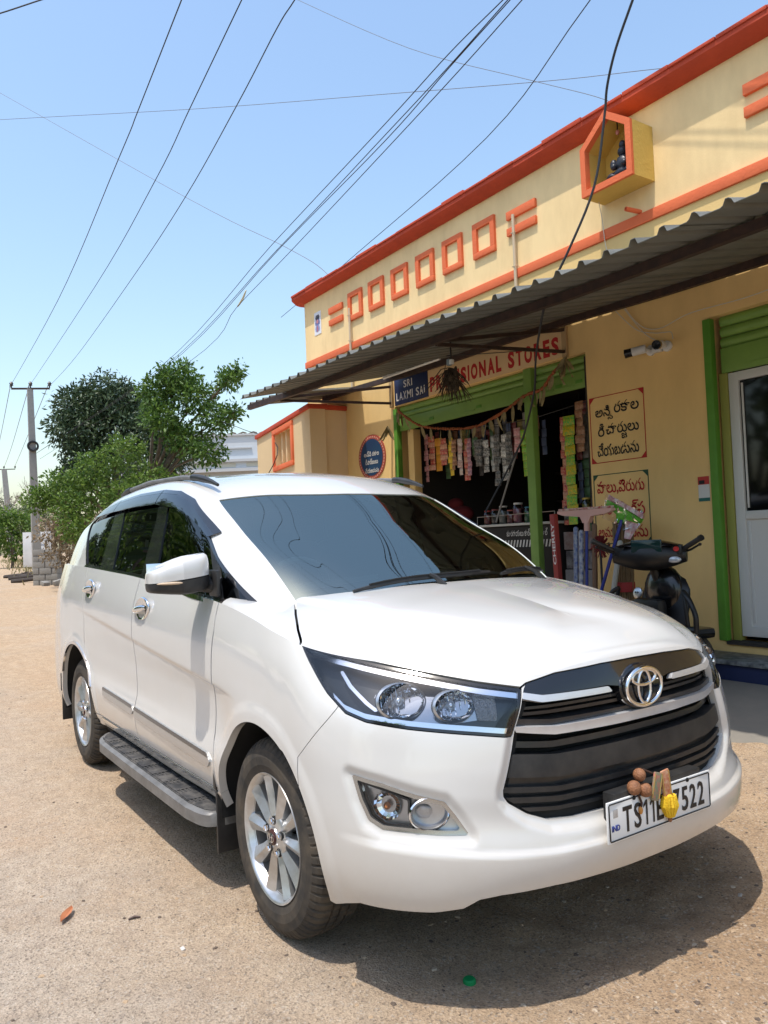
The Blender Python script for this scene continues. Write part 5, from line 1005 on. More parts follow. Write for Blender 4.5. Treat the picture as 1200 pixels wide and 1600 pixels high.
# hood: rows carry on from the hood edge to the centre line (columns 0..9)
HC_X = [.60, .57, .51, .43, .33, .22, .12, 0, -.18, -.45]
def hood_mid(x):
    return float(np.interp(x, [-.5, -.2, 0, .2, .4, .6, .75, .85, .9], [1.19, 1.178, 1.160, 1.134, 1.100, 1.057, 1.015, .975, .945]))
HOOD = [[tuple(p) for p in LOW[5][:10]], [tuple(p) for p in LOW[6][:10]], [tuple(p) for p in LOW[7][:10]]]
for s, g in ((.16, .36), (.36, .66), (.6, .87), (.82, .97), (1., 1.)):
    r = []
    for c in range(10):
        x0, y0, z0 = LOW[7][c]
        x = x0 + (HC_X[c] - x0) * s; y = y0 * (1 - s)
        z1 = hood_mid(HC_X[c]); zz = z0 + (z1 - z0) * (g if c > 1 else .5 * (s + g))
        if c == 0: zz = hood_mid(x)
        r.append((x, y, zz))
    HOOD.append(r)
HTV = np.r_[LTV[5:8], LTV[7] + np.array([.13, .30, .50, .68, .83])]
HTU = LTU[:10]
# greenhouse: columns from the windscreen centre round to the tailgate, rows from the belt up over the roof
GH = [
 # belt / cowl
 [(.075,0,1.145),(.045,.25,1.146),(.0,.495,1.125),(-.07,.672,1.085),(-.20,.812,1.04),(-.50,.868,1.08),(-1.0,.862,1.11),(-1.5,.857,1.15),(-2.1,.855,1.19),(-2.6,.851,1.20),(-3.2,.835,1.21),(-3.52,.765,1.21),(-3.65,.5,1.2),(-3.67,0,1.2)],
 # low
 [(-.17,0,1.27),(-.20,.25,1.270),(-.245,.492,1.268),(-.325,.672,1.265),(-.435,.788,1.235),(-.66,.822,1.235),(-1.07,.826,1.26),(-1.54,.822,1.29),(-2.12,.820,1.32),(-2.61,.814,1.335),(-3.17,.795,1.345),(-3.47,.735,1.345),(-3.60,.48,1.345),(-3.63,0,1.345)],
 # mid
 [(-.50,0,1.445),(-.53,.24,1.443),(-.575,.477,1.437),(-.655,.653,1.425),(-.74,.738,1.415),(-.90,.768,1.43),(-1.17,.778,1.455),(-1.59,.776,1.475),(-2.14,.773,1.495),(-2.62,.766,1.495),(-3.12,.742,1.485),(-3.40,.690,1.48),(-3.54,.45,1.48),(-3.57,0,1.48)],
 # top of the glass
 [(-.86,0,1.638),(-.88,.23,1.634),(-.93,.45,1.622),(-1.0,.615,1.597),(-1.045,.676,1.588),(-1.16,.706,1.603),(-1.36,.722,1.630),(-1.66,.724,1.642),(-2.16,.719,1.640),(-2.63,.708,1.618),(-3.06,.682,1.575),(-3.32,.628,1.57),(-3.46,.42,1.60),(-3.50,0,1.605)],
 # roof edge
 [(-1.00,0,1.690),(-1.01,.22,1.684),(-1.06,.42,1.670),(-1.11,.568,1.648),(-1.15,.622,1.645),(-1.25,.655,1.662),(-1.43,.668,1.685),(-1.70,.670,1.700),(-2.17,.664,1.700),(-2.63,.650,1.682),(-3.02,.622,1.645),(-3.24,.560,1.65),(-3.36,.38,1.675),(-3.39,0,1.685)],
 # roof shoulder
 [(-1.20,0,1.728),(-1.205,.20,1.722),(-1.23,.37,1.710),(-1.27,.49,1.693),(-1.31,.535,1.692),(-1.39,.558,1.705),(-1.53,.566,1.722),(-1.75,.566,1.737),(-2.18,.560,1.738),(-2.60,.545,1.722),(-2.93,.515,1.695),(-3.08,.46,1.70),(-3.16,.30,1.715),(-3.18,0,1.72)],
 # roof
 [(-1.50,0,1.757),(-1.50,.15,1.753),(-1.51,.25,1.748),(-1.53,.32,1.742),(-1.55,.34,1.741),(-1.60,.35,1.746),(-1.69,.355,1.752),(-1.86,.355,1.760),(-2.19,.35,1.763),(-2.50,.34,1.752),(-2.74,.32,1.74),(-2.84,.27,1.742),(-2.88,.17,1.746),(-2.89,0,1.748)],
 # roof centre line
 [(-1.80,0,1.770),(-1.803,0,1.770),(-1.806,0,1.770),(-1.81,0,1.770),(-1.815,0,1.770),(-1.83,0,1.771),(-1.88,0,1.771),(-2.0,0,1.772),(-2.2,0,1.772),(-2.38,0,1.768),(-2.5,0,1.765),(-2.55,0,1.764),(-2.57,0,1.764),(-2.58,0,1.764)],
]
GH = [[(x, -y, z) for x, y, z in r] for r in GH]
_m = np.asarray(GH)
GTU = np.r_[0, np.cumsum(np.linalg.norm(np.diff(_m[:5], axis=1), axis=2).mean(0))]
GTV = np.r_[0, np.cumsum(np.linalg.norm(np.diff(_m[:, :10], axis=0), axis=2).mean(1))]

class Piece:
    """polygon soup with smooth normals; can be trimmed along the zero line of any function of its vertices"""
    def __init__(s, P, N, F, UV): s.P, s.N, s.F, s.UV = P, N, F, UV
    @staticmethod
    def grid(P, N, u, v):
        nv, nu = P.shape[:2]
        i = np.arange(nv * nu).reshape(nv, nu)
        F = np.stack([i[:-1, :-1], i[1:, :-1], i[1:, 1:], i[:-1, 1:]], -1).reshape(-1, 4)
        UU, VV = np.meshgrid(u, v)
        return Piece(P.reshape(-1, 3), N.reshape(-1, 3), [tuple(f) for f in F.tolist()], np.c_[UU.ravel(), VV.ravel()])
    def clip(s, fn):
        """keep fn > 0; fn(P, UV) -> (n,)"""
        d = np.asarray(fn(s.P, s.UV), float)
        d[np.abs(d) < 1e-7] = 1e-7
        keep = d > 0
        P, N, UV = [s.P], [s.N], [s.UV]
        base = len(s.P); cache = {}; newP = []; out = []
        for f in s.F:
            k = [keep[i] for i in f]
            if all(k): out.append(f); continue
            if not any(k): continue
            g = []
            for a, b in zip(f, f[1:] + f[:1]):
                if keep[a]: g.append(a)
                if keep[a] != keep[b]:
                    e = (a, b) if a < b else (b, a)
                    if e not in cache:
                        cache[e] = base + len(newP); newP.append((e[0], e[1], d[e[0]] / (d[e[0]] - d[e[1]])))
                    g.append(cache[e])
            if len(g) > 2: out.append(tuple(g))
        if newP:
            A = np.array([q[0] for q in newP]); B = np.array([q[1] for q in newP]); t = np.array([q[2] for q in newP])[:, None]
            P.append(s.P[A] * (1 - t) + s.P[B] * t); n = s.N[A] * (1 - t) + s.N[B] * t
            N.append(n / (np.linalg.norm(n, axis=1, keepdims=True) + 1e-12)); UV.append(s.UV[A] * (1 - t) + s.UV[B] * t)
        q = Piece(np.concatenate(P), np.concatenate(N), out, np.concatenate(UV))
        return q.compact()
    def compact(s):
        used = sorted({i for f in s.F for i in f}); m = {a: b for b, a in enumerate(used)}
        used = np.array(used, int)
        return Piece(s.P[used], s.N[used], [tuple(m[i] for i in f) for f in s.F], s.UV[used])
    def mirror(s):
        k = np.array([1, -1, 1.])
        return Piece(s.P * k, s.N * k, [tuple(reversed(f)) for f in s.F], s.UV.copy())
    def join(s, o):
        n = len(s.P)
        return Piece(np.r_[s.P, o.P], np.r_[s.N, o.N], s.F + [tuple(i + n for i in f) for f in o.F], np.r_[s.UV, o.UV])
    def offset(s, d): return Piece(s.P + s.N * d, s.N, s.F, s.UV)
    def boundary(s):
        c = {}
        for f in s.F:
            for a, b in zip(f, f[1:] + f[:1]): c[(a, b)] = 1
        return [(a, b) for (a, b) in c if (b, a) not in c]
    def rim(s, depth, skip_y=True):
        """edge walls going inward along -normal, as a separate soup"""
        P, N, F = [], [], []
        for a, b in s.boundary():
            if skip_y and abs(s.P[a][1]) < 1e-6 and abs(s.P[b][1]) < 1e-6: continue
            t = s.P[b] - s.P[a]; n = np.cross(t, s.N[a]); L = np.linalg.norm(n)
            if L < 1e-9: continue
            n = n / L; k = len(P)
            P += [s.P[a], s.P[a] - s.N[a] * depth, s.P[b] - s.N[b] * depth, s.P[b]]; N += [n] * 4
            F.append((k, k + 1, k + 2, k + 3))
        if not P: return s
        return s.join(Piece(np.array(P), np.array(N), F, np.zeros((len(P), 2))))

def sd_poly(q, poly, r=0.):
    """signed distance (positive inside) of points q (n,2) to a closed polygon"""
    poly = np.asarray(poly, float); d = np.full(len(q), 1e9); inside = np.zeros(len(q), bool)
    for a, b in zip(poly, np.roll(poly, -1, 0)):
        e = b - a; w = q - a
        t = np.clip((w @ e) / (e @ e + 1e-15), 0, 1)
        d = np.minimum(d, np.linalg.norm(w - t[:, None] * e, axis=1))
        c = ((a[1] <= q[:, 1]) & (q[:, 1] < b[1])) | ((b[1] <= q[:, 1]) & (q[:, 1] < a[1]))
        with np.errstate(divide='ignore', invalid='ignore'):
            xi = a[0] + (q[:, 1] - a[1]) / (b[1] - a[1]) * e[0]
        inside ^= c & (q[:, 0] < xi)
    return np.where(inside, d, -d)
# ------------------------------------------------------------------ the car
def gpoint(u, v, d=0.):
    """point on the greenhouse skin, d metres proud; negative u lies on the left half"""
    i = int(np.clip(np.searchsorted(gu, abs(u)), 1, len(gu) - 1)); f = (abs(u) - gu[i-1]) / (gu[i] - gu[i-1]); k = int(np.clip(np.searchsorted(gvq, v), 1, len(gvq) - 1)); g = (v - gvq[k-1]) / (gvq[k] - gvq[k-1])
    P_ = lambda A: (A[k-1, i-1]*(1-f) + A[k-1, i]*f) * (1-g) + (A[k, i-1]*(1-f) + A[k, i]*f) * g
    p = P_(GP) + normals_of(GP)[k, i] * d; return Vector((p[0], p[1] * (1 if u >= 0 else -1), p[2]))
def piece_obj(name, pc, m, parent, rim=0., normals=True, mirror=False):
    if rim: pc = pc.rim(rim)
    if mirror: pc = pc.mirror()
    me = bpy.data.meshes.new(name); me.from_pydata(pc.P.tolist(), [], pc.F); me.materials.append(m)
    me.shade_smooth(); me.normals_split_custom_set_from_vertices(pc.N.tolist())
    return link(name, me, parent)
def both(pc): return pc.join(pc.mirror())
def strip_poly(top, bot): return list(top) + list(bot)[::-1]

HLP = [(1.148, 1.020), (1.06, 1.011), (.943, .994), (.811, .968), (.696, .945), (.569, .920), (.449, .900), (.512, .770), (.624, .783), (.824, .803), (.948, .820), (1.01, .840), (1.06, .890), (1.10, .953)]
FOGP = [(1.015, .667), (.916, .650), (.815, .622), (.733, .603), (.701, .563), (.668, .514), (.752, .516), (.844, .522), (.928, .525), (.973, .546), (.997, .598)]
GRP = [(-.2, .944), (.154, .942), (.327, .932), (.428, .912), (.443, .897), (.458, .874), (.499, .790), (.514, .746), (.536, .68), (.555, .625), (.556, .607), (.542, .587), (.479, .549), (.406, .523), (.309, .515), (-.2, .513)]
HOODU = [0, .154, .327, .428, .449, .569, .696, .811, .943, 1.06, 1.15]
HOODZ = [.946, .944, .934, .914, .904, .924, .949, .972, .998, 1.015, 1.024]
uq = np.r_[np.linspace(0, LTU[6], 190)[:-1], np.linspace(LTU[6], LTU[15], 250)[:-1], np.linspace(LTU[15], LTU[-1], 30)]
vq = np.linspace(0, LTV[-1], 92)
LP, LN = net_eval(LOW, LTU, LTV, uq, vq)
LN = normals_of(LP)
_UU = np.broadcast_to(uq, LP.shape[:2]); _q = np.c_[_UU.ravel(), LP[..., 2].ravel()]
fs = sd_poly(_q, FOGP).reshape(LP.shape[:2]); gs = sd_poly(_q, GRP).reshape(LP.shape[:2])
LP = LP - LN * (.013 * sstep(-.034, -.002, fs) * sstep(.30, .50, LP[..., 2]))[..., None]
# crisp folds: door shoulder line, lower bumper shelf
_zc = .815 + (-LP[..., 0] - .42) * .083
LP = LP - LN * (.0075 * sstep(.0, .016, _zc - LP[..., 2]) * (1 - sstep(.06, .24, _zc - LP[..., 2])) * sstep(-.18, -.42, LP[..., 0]) * sstep(-3.0, -2.2, LP[..., 0]))[..., None]
_zb = np.interp(_UU, [0, .42, .77, .95, 1.1], [.437, .445, .470, .480, .485])
LP = LP - LN * (.011 * sstep(.0, .014, LP[..., 2] - _zb) * (1 - sstep(.05, .16, LP[..., 2] - _zb)) * sstep(1.10, .9, _UU))[..., None]
LP = LP - LN * (.018 * sstep(-.032, .0, gs) * sstep(.86, .76, LP[..., 2]))[..., None]
for cx, r0 in ((0, .40), (-2.75, .44)):                                # rolled wheel-arch lips
    d = np.hypot(LP[..., 0] - cx, LP[..., 2] - .335) - r0
    LP[..., 1] -= .006 * sstep(.075, .03, d) * (LP[..., 0] < .6)
LN = normals_of(LP)
SK = Piece.grid(LP, LN, uq, vq)
HP, _ = net_eval(HOOD, HTU, HTV, np.linspace(0, HTU[-1], 150), np.linspace(HTV[2], HTV[-1], 60))
HP[:, 0, 1] = 0
_yl = .40 + .27 * np.clip((.82 - HP[..., 0]) / .95, 0, 1)
HP[..., 2] += .011 * sstep(-.012, .022, _yl - np.abs(HP[..., 1])) * sstep(.84, .70, HP[..., 0])
HK = Piece.grid(HP, normals_of(HP), np.linspace(0, HTU[-1], 150), np.linspace(HTV[2], HTV[-1], 60))
gu = np.r_[np.linspace(0, GTU[5], 130)[:-1], np.linspace(GTU[5], GTU[10], 150)[:-1], np.linspace(GTU[10], GTU[-1], 40)]
gvq = np.linspace(0, GTV[-1], 130)
GP, _ = net_eval(GH, GTU, GTV, gu, gvq); GP[:, 0, 1] = 0
GK = Piece.grid(GP, normals_of(GP), gu, gvq)

uz = lambda P, UV: np.c_[UV[:, 0], P[:, 2]]
xz = lambda P: np.c_[P[:, 0], P[:, 2]]
inpoly = lambda poly, g=0.: (lambda P, UV: sd_poly(uz(P, UV), poly) - g)
outpoly = lambda poly, g=0.: (lambda P, UV: -sd_poly(uz(P, UV), poly) - g)
insxz = lambda poly, g=0.: (lambda P, UV: sd_poly(xz(P), poly) - g)
outxz = lambda poly, g=0.: (lambda P, UV: -sd_poly(xz(P), poly) - g)
arch = lambda P, UV: np.minimum(np.hypot(P[:, 0], P[:, 2] - .335) - np.where(P[:, 0] > .2, .405, .40), np.hypot(P[:, 0] + 2.75, P[:, 2] - .335) - .437)
def line(zs, xs, g): return lambda P, UV: P[:, 0] - np.interp(P[:, 2], zs, xs) - g
G_ = .0044
bline = lambda P, UV: np.interp(P[:, 2], [.2, .684, .769, .851, 1.1], [1.236, 1.236, 1.136, 1.036, .74]) - UV[:, 0]     # >0 on the bumper side
FDZ, FDX = [.30, .41, .477, .593, .847, 1.016, 1.083, 1.3], [-.43, -.429, -.42, -.445, -.428, -.412, -.425, -.44]
RDZ, RDX = [.30, .38, .48, .65, .79, .93, 1.22, 1.3], [-2.20, -2.25, -2.30, -2.45, -2.52, -2.52, -2.60, -2.62]
BDX = -1.485
front = lambda P, UV: .5 - np.abs(P[:, 0] * 0)                          # always keep
hoodline = lambda P, UV: P[:, 2] - np.interp(UV[:, 0], HOODU, HOODZ)
HSIDE = [(-.30, .60), (-.161, .663), (.006, .749), (.146, .814), (.215, .840), (.30, .93), (1.2, .93), (1.2, -.2), (-.5, -.2)]
hoodside = lambda P, UV: sd_poly(np.c_[P[:, 0], np.abs(P[:, 1])], HSIDE)
bottom = lambda P, UV: P[:, 2] - np.interp(UV[:, 0], [0, .10, .42, .58, .64, .68, .76, 1.0, 1.3], [.337, .338, .352, .350, .342, .316, .303, .296, .20])

car = thing('parked_car', 'white seven seat minivan parked on the dirt in front of the shop', 'car')
noarch = SK.clip(arch).clip(bottom)
nolamps = noarch.clip(outpoly(HLP, .002)).clip(outpoly(FOGP, .001)).clip(outpoly(GRP, 0.))
lower = nolamps.clip(lambda P, UV: -hoodline(P, UV) - np.where(UV[:, 0] < 1.15, G_, -1))
nose = lower.clip(lambda P, UV: 1.4 - UV[:, 0])
bumper = nose.clip(lambda P, UV: bline(P, UV) - .002).clip(lambda P, UV: np.where(UV[:, 0] > .45, .905 - P[:, 2] * 0 - (P[:, 2] > .99), 1.))
piece_obj('front_bumper', both(bumper.rim(.03)), WHITE, car)
def fender_top(pc):                                                      # hood-net part outside the hood line, back to the door line
    return pc.clip(lambda P, UV: -hoodside(P, UV) - G_)
fender = lower.clip(lambda P, UV: -bline(P, UV) - .002).clip(line(FDZ, FDX, G_)).clip(lambda P, UV: P[:, 2] - .395)
ftop = HK.clip(lambda P, UV: -hoodside(P, UV) - G_).clip(line(FDZ, FDX, G_)).clip(lambda P, UV: UV[:, 0] - 1.14)
fend = fender.join(ftop)
fdoor = lower.clip(lambda P, UV: -line(FDZ, FDX, 0)(P, UV) - G_).clip(lambda P, UV: P[:, 0] - BDX - G_).clip(lambda P, UV: P[:, 2] - .40)
rdoor = lower.clip(lambda P, UV: -P[:, 0] + BDX - G_).clip(line(RDZ, RDX, G_)).clip(lambda P, UV: P[:, 2] - .40)
quart = lower.clip(lambda P, UV: -line(RDZ, RDX, 0)(P, UV) - G_).clip(lambda P, UV: LTU[16] + .05 - UV[:, 0]).clip(lambda P, UV: P[:, 2] - np.where(P[:, 0] > -2.6, .40, .30))
tail = lower.clip(lambda P, UV: UV[:, 0] - LTU[16] - .055)
sill = lower.clip(lambda P, UV: .394 - P[:, 2]).clip(lambda P, UV: .0 - P[:, 0]).clip(lambda P, UV: P[:, 0] + 2.6)
SIDES = []
for mir in (False, True):
    K = dict(mirror=mir)
    piece_obj('fender', fend, WHITE, car, .03, **K)
    d1 = piece_obj('front_door', fdoor, WHITE, car, .03, **K); d2 = piece_obj('rear_door', rdoor, WHITE, car, .03, **K)
    q1 = piece_obj('quarter_panel', quart, WHITE, car, .03, **K); piece_obj('sill', sill, WHITE, car, .03, **K)
    SIDES.append((d1, d2, q1))
piece_obj('tailgate', both(tail.rim(.03)), WHITE, car)
hood = HK.clip(lambda P, UV: hoodside(P, UV) - G_).clip(lambda P, UV: P[:, 0] + .17 + .30 * np.maximum(0, .63 - np.abs(P[:, 1])) * 0 - np.interp(np.abs(P[:, 1]), [0, .3, .5, .66, 1], [.15, .12, .07, -.02, -.3]))
hlow = nolamps.clip(lambda P, UV: np.where(UV[:, 0] < 1.15, hoodline(P, UV) - .001, -1.)).clip(lambda P, UV: hoodside(P, UV) - G_)
piece_obj('hood', both(hood.join(hlow).rim(.025)), WHITE, car)
# dark body under the skin so that shut lines read as gaps
shell = SK.clip(arch).clip(outpoly(HLP, -.005)).clip(outpoly(FOGP, -.005)).clip(outpoly(GRP, -.02)).clip(lambda P, UV: P[:, 2] - .36).offset(-.022)
piece_obj('inner_shell', both(shell.join(HK.clip(lambda P, UV: .05 - P[:, 0] + 0 * UV[:, 0]).offset(-.022))), MATTE, car)
# wheel-arch liners and underbody
for sy in (-1, 1):
    for cx, r0 in ((0, .41), (-2.75, .445)):
        mb = MB(); n = 28
        a = np.linspace(.02, math.pi + .10, n)
        for y0, y1 in ((.60, .885),):
            P = [[(cx + r0*math.cos(t), sy*y, .335 + r0*math.sin(t)) for y in (y0, y1)] for t in a]; mb.grid(P)
        mb.add([(cx, sy*.60, .335)] + [(cx + r0*math.cos(t), sy*.60, .335 + r0*math.sin(t)) for t in a], [(0, i, i+1) for i in range(1, n)])
        obj('wheel_arch_liner', mb, MATTE, car)
mb = MB(); mb.box((-3.65, -.60, .27), (.46, .60, .50)); mb.box((-2.28, -.84, .30), (-.44, .84, .46)); mb.box((.42, -.60, .36), (.74, .60, .50)); mb.box((-3.6, -.80, .32), (-3.25, .80, .5))
mb.tube([(-2.75, -.7, .30), (-2.75, .7, .30)], .05, 8); mb.tube([(0, -.7, .28), (0, .7, .28)], .035, 8); mb.box((-.5, -.35, .18), (.45, .35, .28), .03)
obj('underbody', mb, MATTE, car)

# roof, pillars, glass
WINB = [(-2.735, 1.263), (-2.402, 1.246), (-1.538, 1.209), (-.732, 1.149), (-.422, 1.125), (-.225, 1.108)]
WINT = [(-.235, 1.118), (-.441, 1.227), (-.599, 1.305), (-.762, 1.402), (-.90, 1.485), (-1.06, 1.560), (-1.25, 1.613), (-1.461, 1.636), (-1.895, 1.646), (-2.395, 1.634), (-2.80, 1.604), (-3.03, 1.567), (-3.06, 1.553)]
WIN = WINB + WINT
WSP = [(-.5, .028), (.25, .026), (.45, .022), (.61, .016), (.655, .03), (.660, .30), (.664, .62), (.668, .765), (.60, .762), (.495, .750), (.35, .735), (.194, .727), (-.5, .724)]
wsd = lambda P, UV: sd_poly(UV, WSP)
REARW = [(GTU[12] - .1, .12), (GTU[-1] + .3, .12), (GTU[-1] + .3, .72), (GTU[12] - .1, .70)]
roof = GK.clip(lambda P, UV: -wsd(P, UV) - .004).clip(lambda P, UV: np.where(UV[:, 0] > .7, -sd_poly(xz(P), WIN) - .001, 1)).clip(lambda P, UV: -sd_poly(UV, REARW))
roof = roof.clip(lambda P, UV: np.where((UV[:, 0] < .60) & (UV[:, 1] < .2), -1., 1.))
piece_obj('roof_panel', both(roof.rim(.02)), WHITE, car)
piece_obj('rear_window', both(GK.clip(lambda P, UV: sd_poly(UV, REARW)).offset(-.004)), SIDEG, car)
ws = GK.clip(lambda P, UV: wsd(P, UV) + .004)
FR = .022
wshield = piece_obj('windscreen', both(ws.offset(-.004)), WSG, car)
frit = ws.clip(lambda P, UV: np.maximum(FR - wsd(P, UV), .085 - UV[:, 1] - .02 * np.sin(UV[:, 0])))
piece_obj('windscreen_border', both(frit.offset(-.006)), GLOSSB, wshield)
side = GK.clip(lambda P, UV: UV[:, 0] - .68).clip(insxz(WIN))
def band(x0z, x1z):
    """between two slanted lines given as ((x_low, z_low), (x_high, z_high)); first is the front one"""
    f = lambda P, q: P[:, 0] - (q[0][0] + (P[:, 2] - q[0][1]) / (q[1][1] - q[0][1]) * (q[1][0] - q[0][0]))
    return lambda P, UV: np.minimum(-f(P, x0z), f(P, x1z))
DIV = ((-.452, 1.14), (-.67, 1.40)); DIVB = ((-.505, 1.14), (-.74, 1.38))
B1 = ((-1.31, 1.28), (-1.333, 1.534)); B2 = ((-1.535, 1.24), (-1.48, 1.55)); C1 = ((-2.085, 1.243), (-2.12, 1.547)); C2 = ((-2.37, 1.25), (-2.335, 1.557))
FAR_ = ((.3, 1.1), (.3, 1.5)); REAR_ = ((-3.5, 1.1), (-3.5, 1.6))
for mir, (d1, d2, q1) in zip((False, True), SIDES):
    K = dict(mirror=mir)
    piece_obj('quarter_glass', side.clip(band(FAR_, DIV)).clip(insxz(WIN, .012)).offset(-.006), SIDEG, d1, **K)
    piece_obj('window_glass', side.clip(band(DIVB, B1)).clip(insxz(WIN, .012)).offset(-.008), SIDEG, d1, **K)
    piece_obj('window_glass', side.clip(band(B2, C1)).clip(insxz(WIN, .012)).offset(-.008), SIDEG, d2, **K)
    piece_obj('quarter_glass', side.clip(band(C2, REAR_)).clip(insxz(WIN, .012)).offset(-.006), SIDEG, q1, **K)
    for q, dd in (((DIV, DIVB), d1), ((B1, B2), d2), ((C1, C2), q1)):
        piece_obj('window_pillar', side.clip(band(*q)).offset(-.003), BLACK if dd is d1 else GLOSSB, dd, .015, **K)
    edge = side.clip(lambda P, UV: .013 - sd_poly(xz(P), WIN))
    piece_obj('window_frame', edge.offset(.001), GLOSSB, car, .012, **K)
    chr_ = GK.clip(lambda P, UV: UV[:, 0] - .70).clip(lambda P, UV: P[:, 2] - np.interp(P[:, 0], [q[0] for q in WINB], [q[1] for q in WINB]) + .016).clip(
        lambda P, UV: -P[:, 2] + np.interp(P[:, 0], [q[0] for q in WINB], [q[1] for q in WINB]) + .002).clip(lambda P, UV: P[:, 0] + 2.74).clip(lambda P, UV: -.23 - P[:, 0])
    piece_obj('belt_trim', chr_.offset(.007), CHROME, car, .01, **K)
    # smoked rain visors along the top of the door glass
    vtop = [(-.70, 1.405)] + [(a - .0, b + .014) for a, b in WINT[4:]] + [(-3.07, 1.560)]
    vbot = [(-3.05, 1.545), (-2.80, 1.566), (-2.332, 1.578), (-1.88, 1.582), (-1.495, 1.577), (-1.188, 1.541), (-1.0, 1.490), (-.843, 1.428), (-.745, 1.385)]
    vis = GK.clip(lambda P, UV: UV[:, 0] - .66).clip(insxz(vtop + vbot))
    for (xa, xb), dd in (((0, -1.475), d1), ((-1.485, -2.30), d2), ((-2.31, -4), q1)):
        pc = vis.clip(lambda P, UV: xa - P[:, 0]).clip(lambda P, UV: P[:, 0] - xb)
        dz = np.interp(pc.P[:, 0], [q[0] for q in vtop[::-1]], [q[1] for q in vtop[::-1]]) - pc.P[:, 2]
        pc = Piece(pc.P + pc.N * (.008 + .16 * np.clip(dz, 0, .09))[:, None], pc.N, pc.F, pc.UV)
        piece_obj('rain_visor', pc, SMOKE, dd, .004, **K)
        piece_obj('visor_edge', pc.clip(lambda P, UV: .012 - np.interp(P[:, 0], [q[0] for q in vtop[::-1]], [q[1] for q in vtop[::-1]]) + P[:, 2]).offset(.001), GLOSSB, dd, .004, **K)

# cabin
mb = MB()
mb.box((-.55, -.72, .85), (-.10, .72, 1.10), .06); mb.box((-.34, -.60, 1.0), (-.06, .60, 1.115), .03); mb.box((-3.4, -.72, .5), (-.3, .72, .56)); mb.box((-1.3, -.14, .5), (-.5, .14, .80), .04)
cabin = obj('cabin', mb, INTER, car)
for sy in (-.37, .37):
    for sx in (-1.30, -2.15):
        mb = MB(); mb.box((sx - .02, sy - .24, .62), (sx + .50, sy + .24, .80), .06)
        mb.box((-.06, -.23, 0), (.09, .23, .62), .06, Matrix.Translation((sx, sy, .76)) @ Matrix.Rotation(R(-14), 4, 'Y'))
        mb.box((-.05, -.13, .64), (.06, .13, .86), .05, Matrix.Translation((sx, sy, .74)) @ Matrix.Rotation(R(-14), 4, 'Y'))
        obj('seat', mb, SEATM, car)
mb = MB(); M = Matrix.Translation((-.78, -.36, 1.10)) @ Matrix.Rotation(R(-66), 4, 'Y')
mb.tube([M @ Vector((.19*math.cos(a), .19*math.sin(a), 0)) for a in np.linspace(0, 2*math.pi, 33)[:-1]], .016, 8, closed=True)
mb.tube([M @ Vector((-.18, 0, 0)), M @ Vector((.18, 0, 0))], .018, 8); mb.tube([M @ Vector((0, -.18, 0)), M @ Vector((0, .18, 0))], .018, 8); mb.ball(M @ Vector((0, 0, 0)), .06)
obj('steering_wheel', mb, mat('wheel_rim_grey', (.62, .60, .56), .5), cabin)
mb = MB(); mb.box((-.98, -.12, 1.50), (-.94, .12, 1.58), .015); mb.tube([(-.96, 0, 1.56), (-.93, 0, 1.63)], .008, 6)
obj('rear_view_mirror', mb, BLACK, cabin)

# roof rails
def rail_z(x): return float(np.interp(x, [-2.65, -2.4, -2.0, -1.46, -1.25, -1.08, -1.0], [1.708, 1.722, 1.733, 1.715, 1.693, 1.660, 1.638]))
def rail_y(x): return float(np.interp(x, [-2.65, -2.0, -1.4, -1.0], [.615, .632, .628, .612]))
for sy in (-1, 1):
    mb = MB(); xs = np.linspace(-2.55, -1.16, 24); mb.tube([(x, sy * rail_y(x), rail_z(x) + .004) for x in xs], .0135, 10)
    rl = obj('roof_rail', mb, BOARDE, car)
    for xa, xb in ((-1.02, -1.32), (-2.66, -2.42)):
        mb = MB(); xs = np.linspace(xa, xb, 10); mb.tube([(x, sy * rail_y(x), rail_z(x) + .002 + .005 * min(1, i / 4)) for i, x in enumerate(xs)], [.008 + .010 * min(1, i / 5) for i in range(10)], 10)
        obj('rail_end', mb, BLACK, rl)

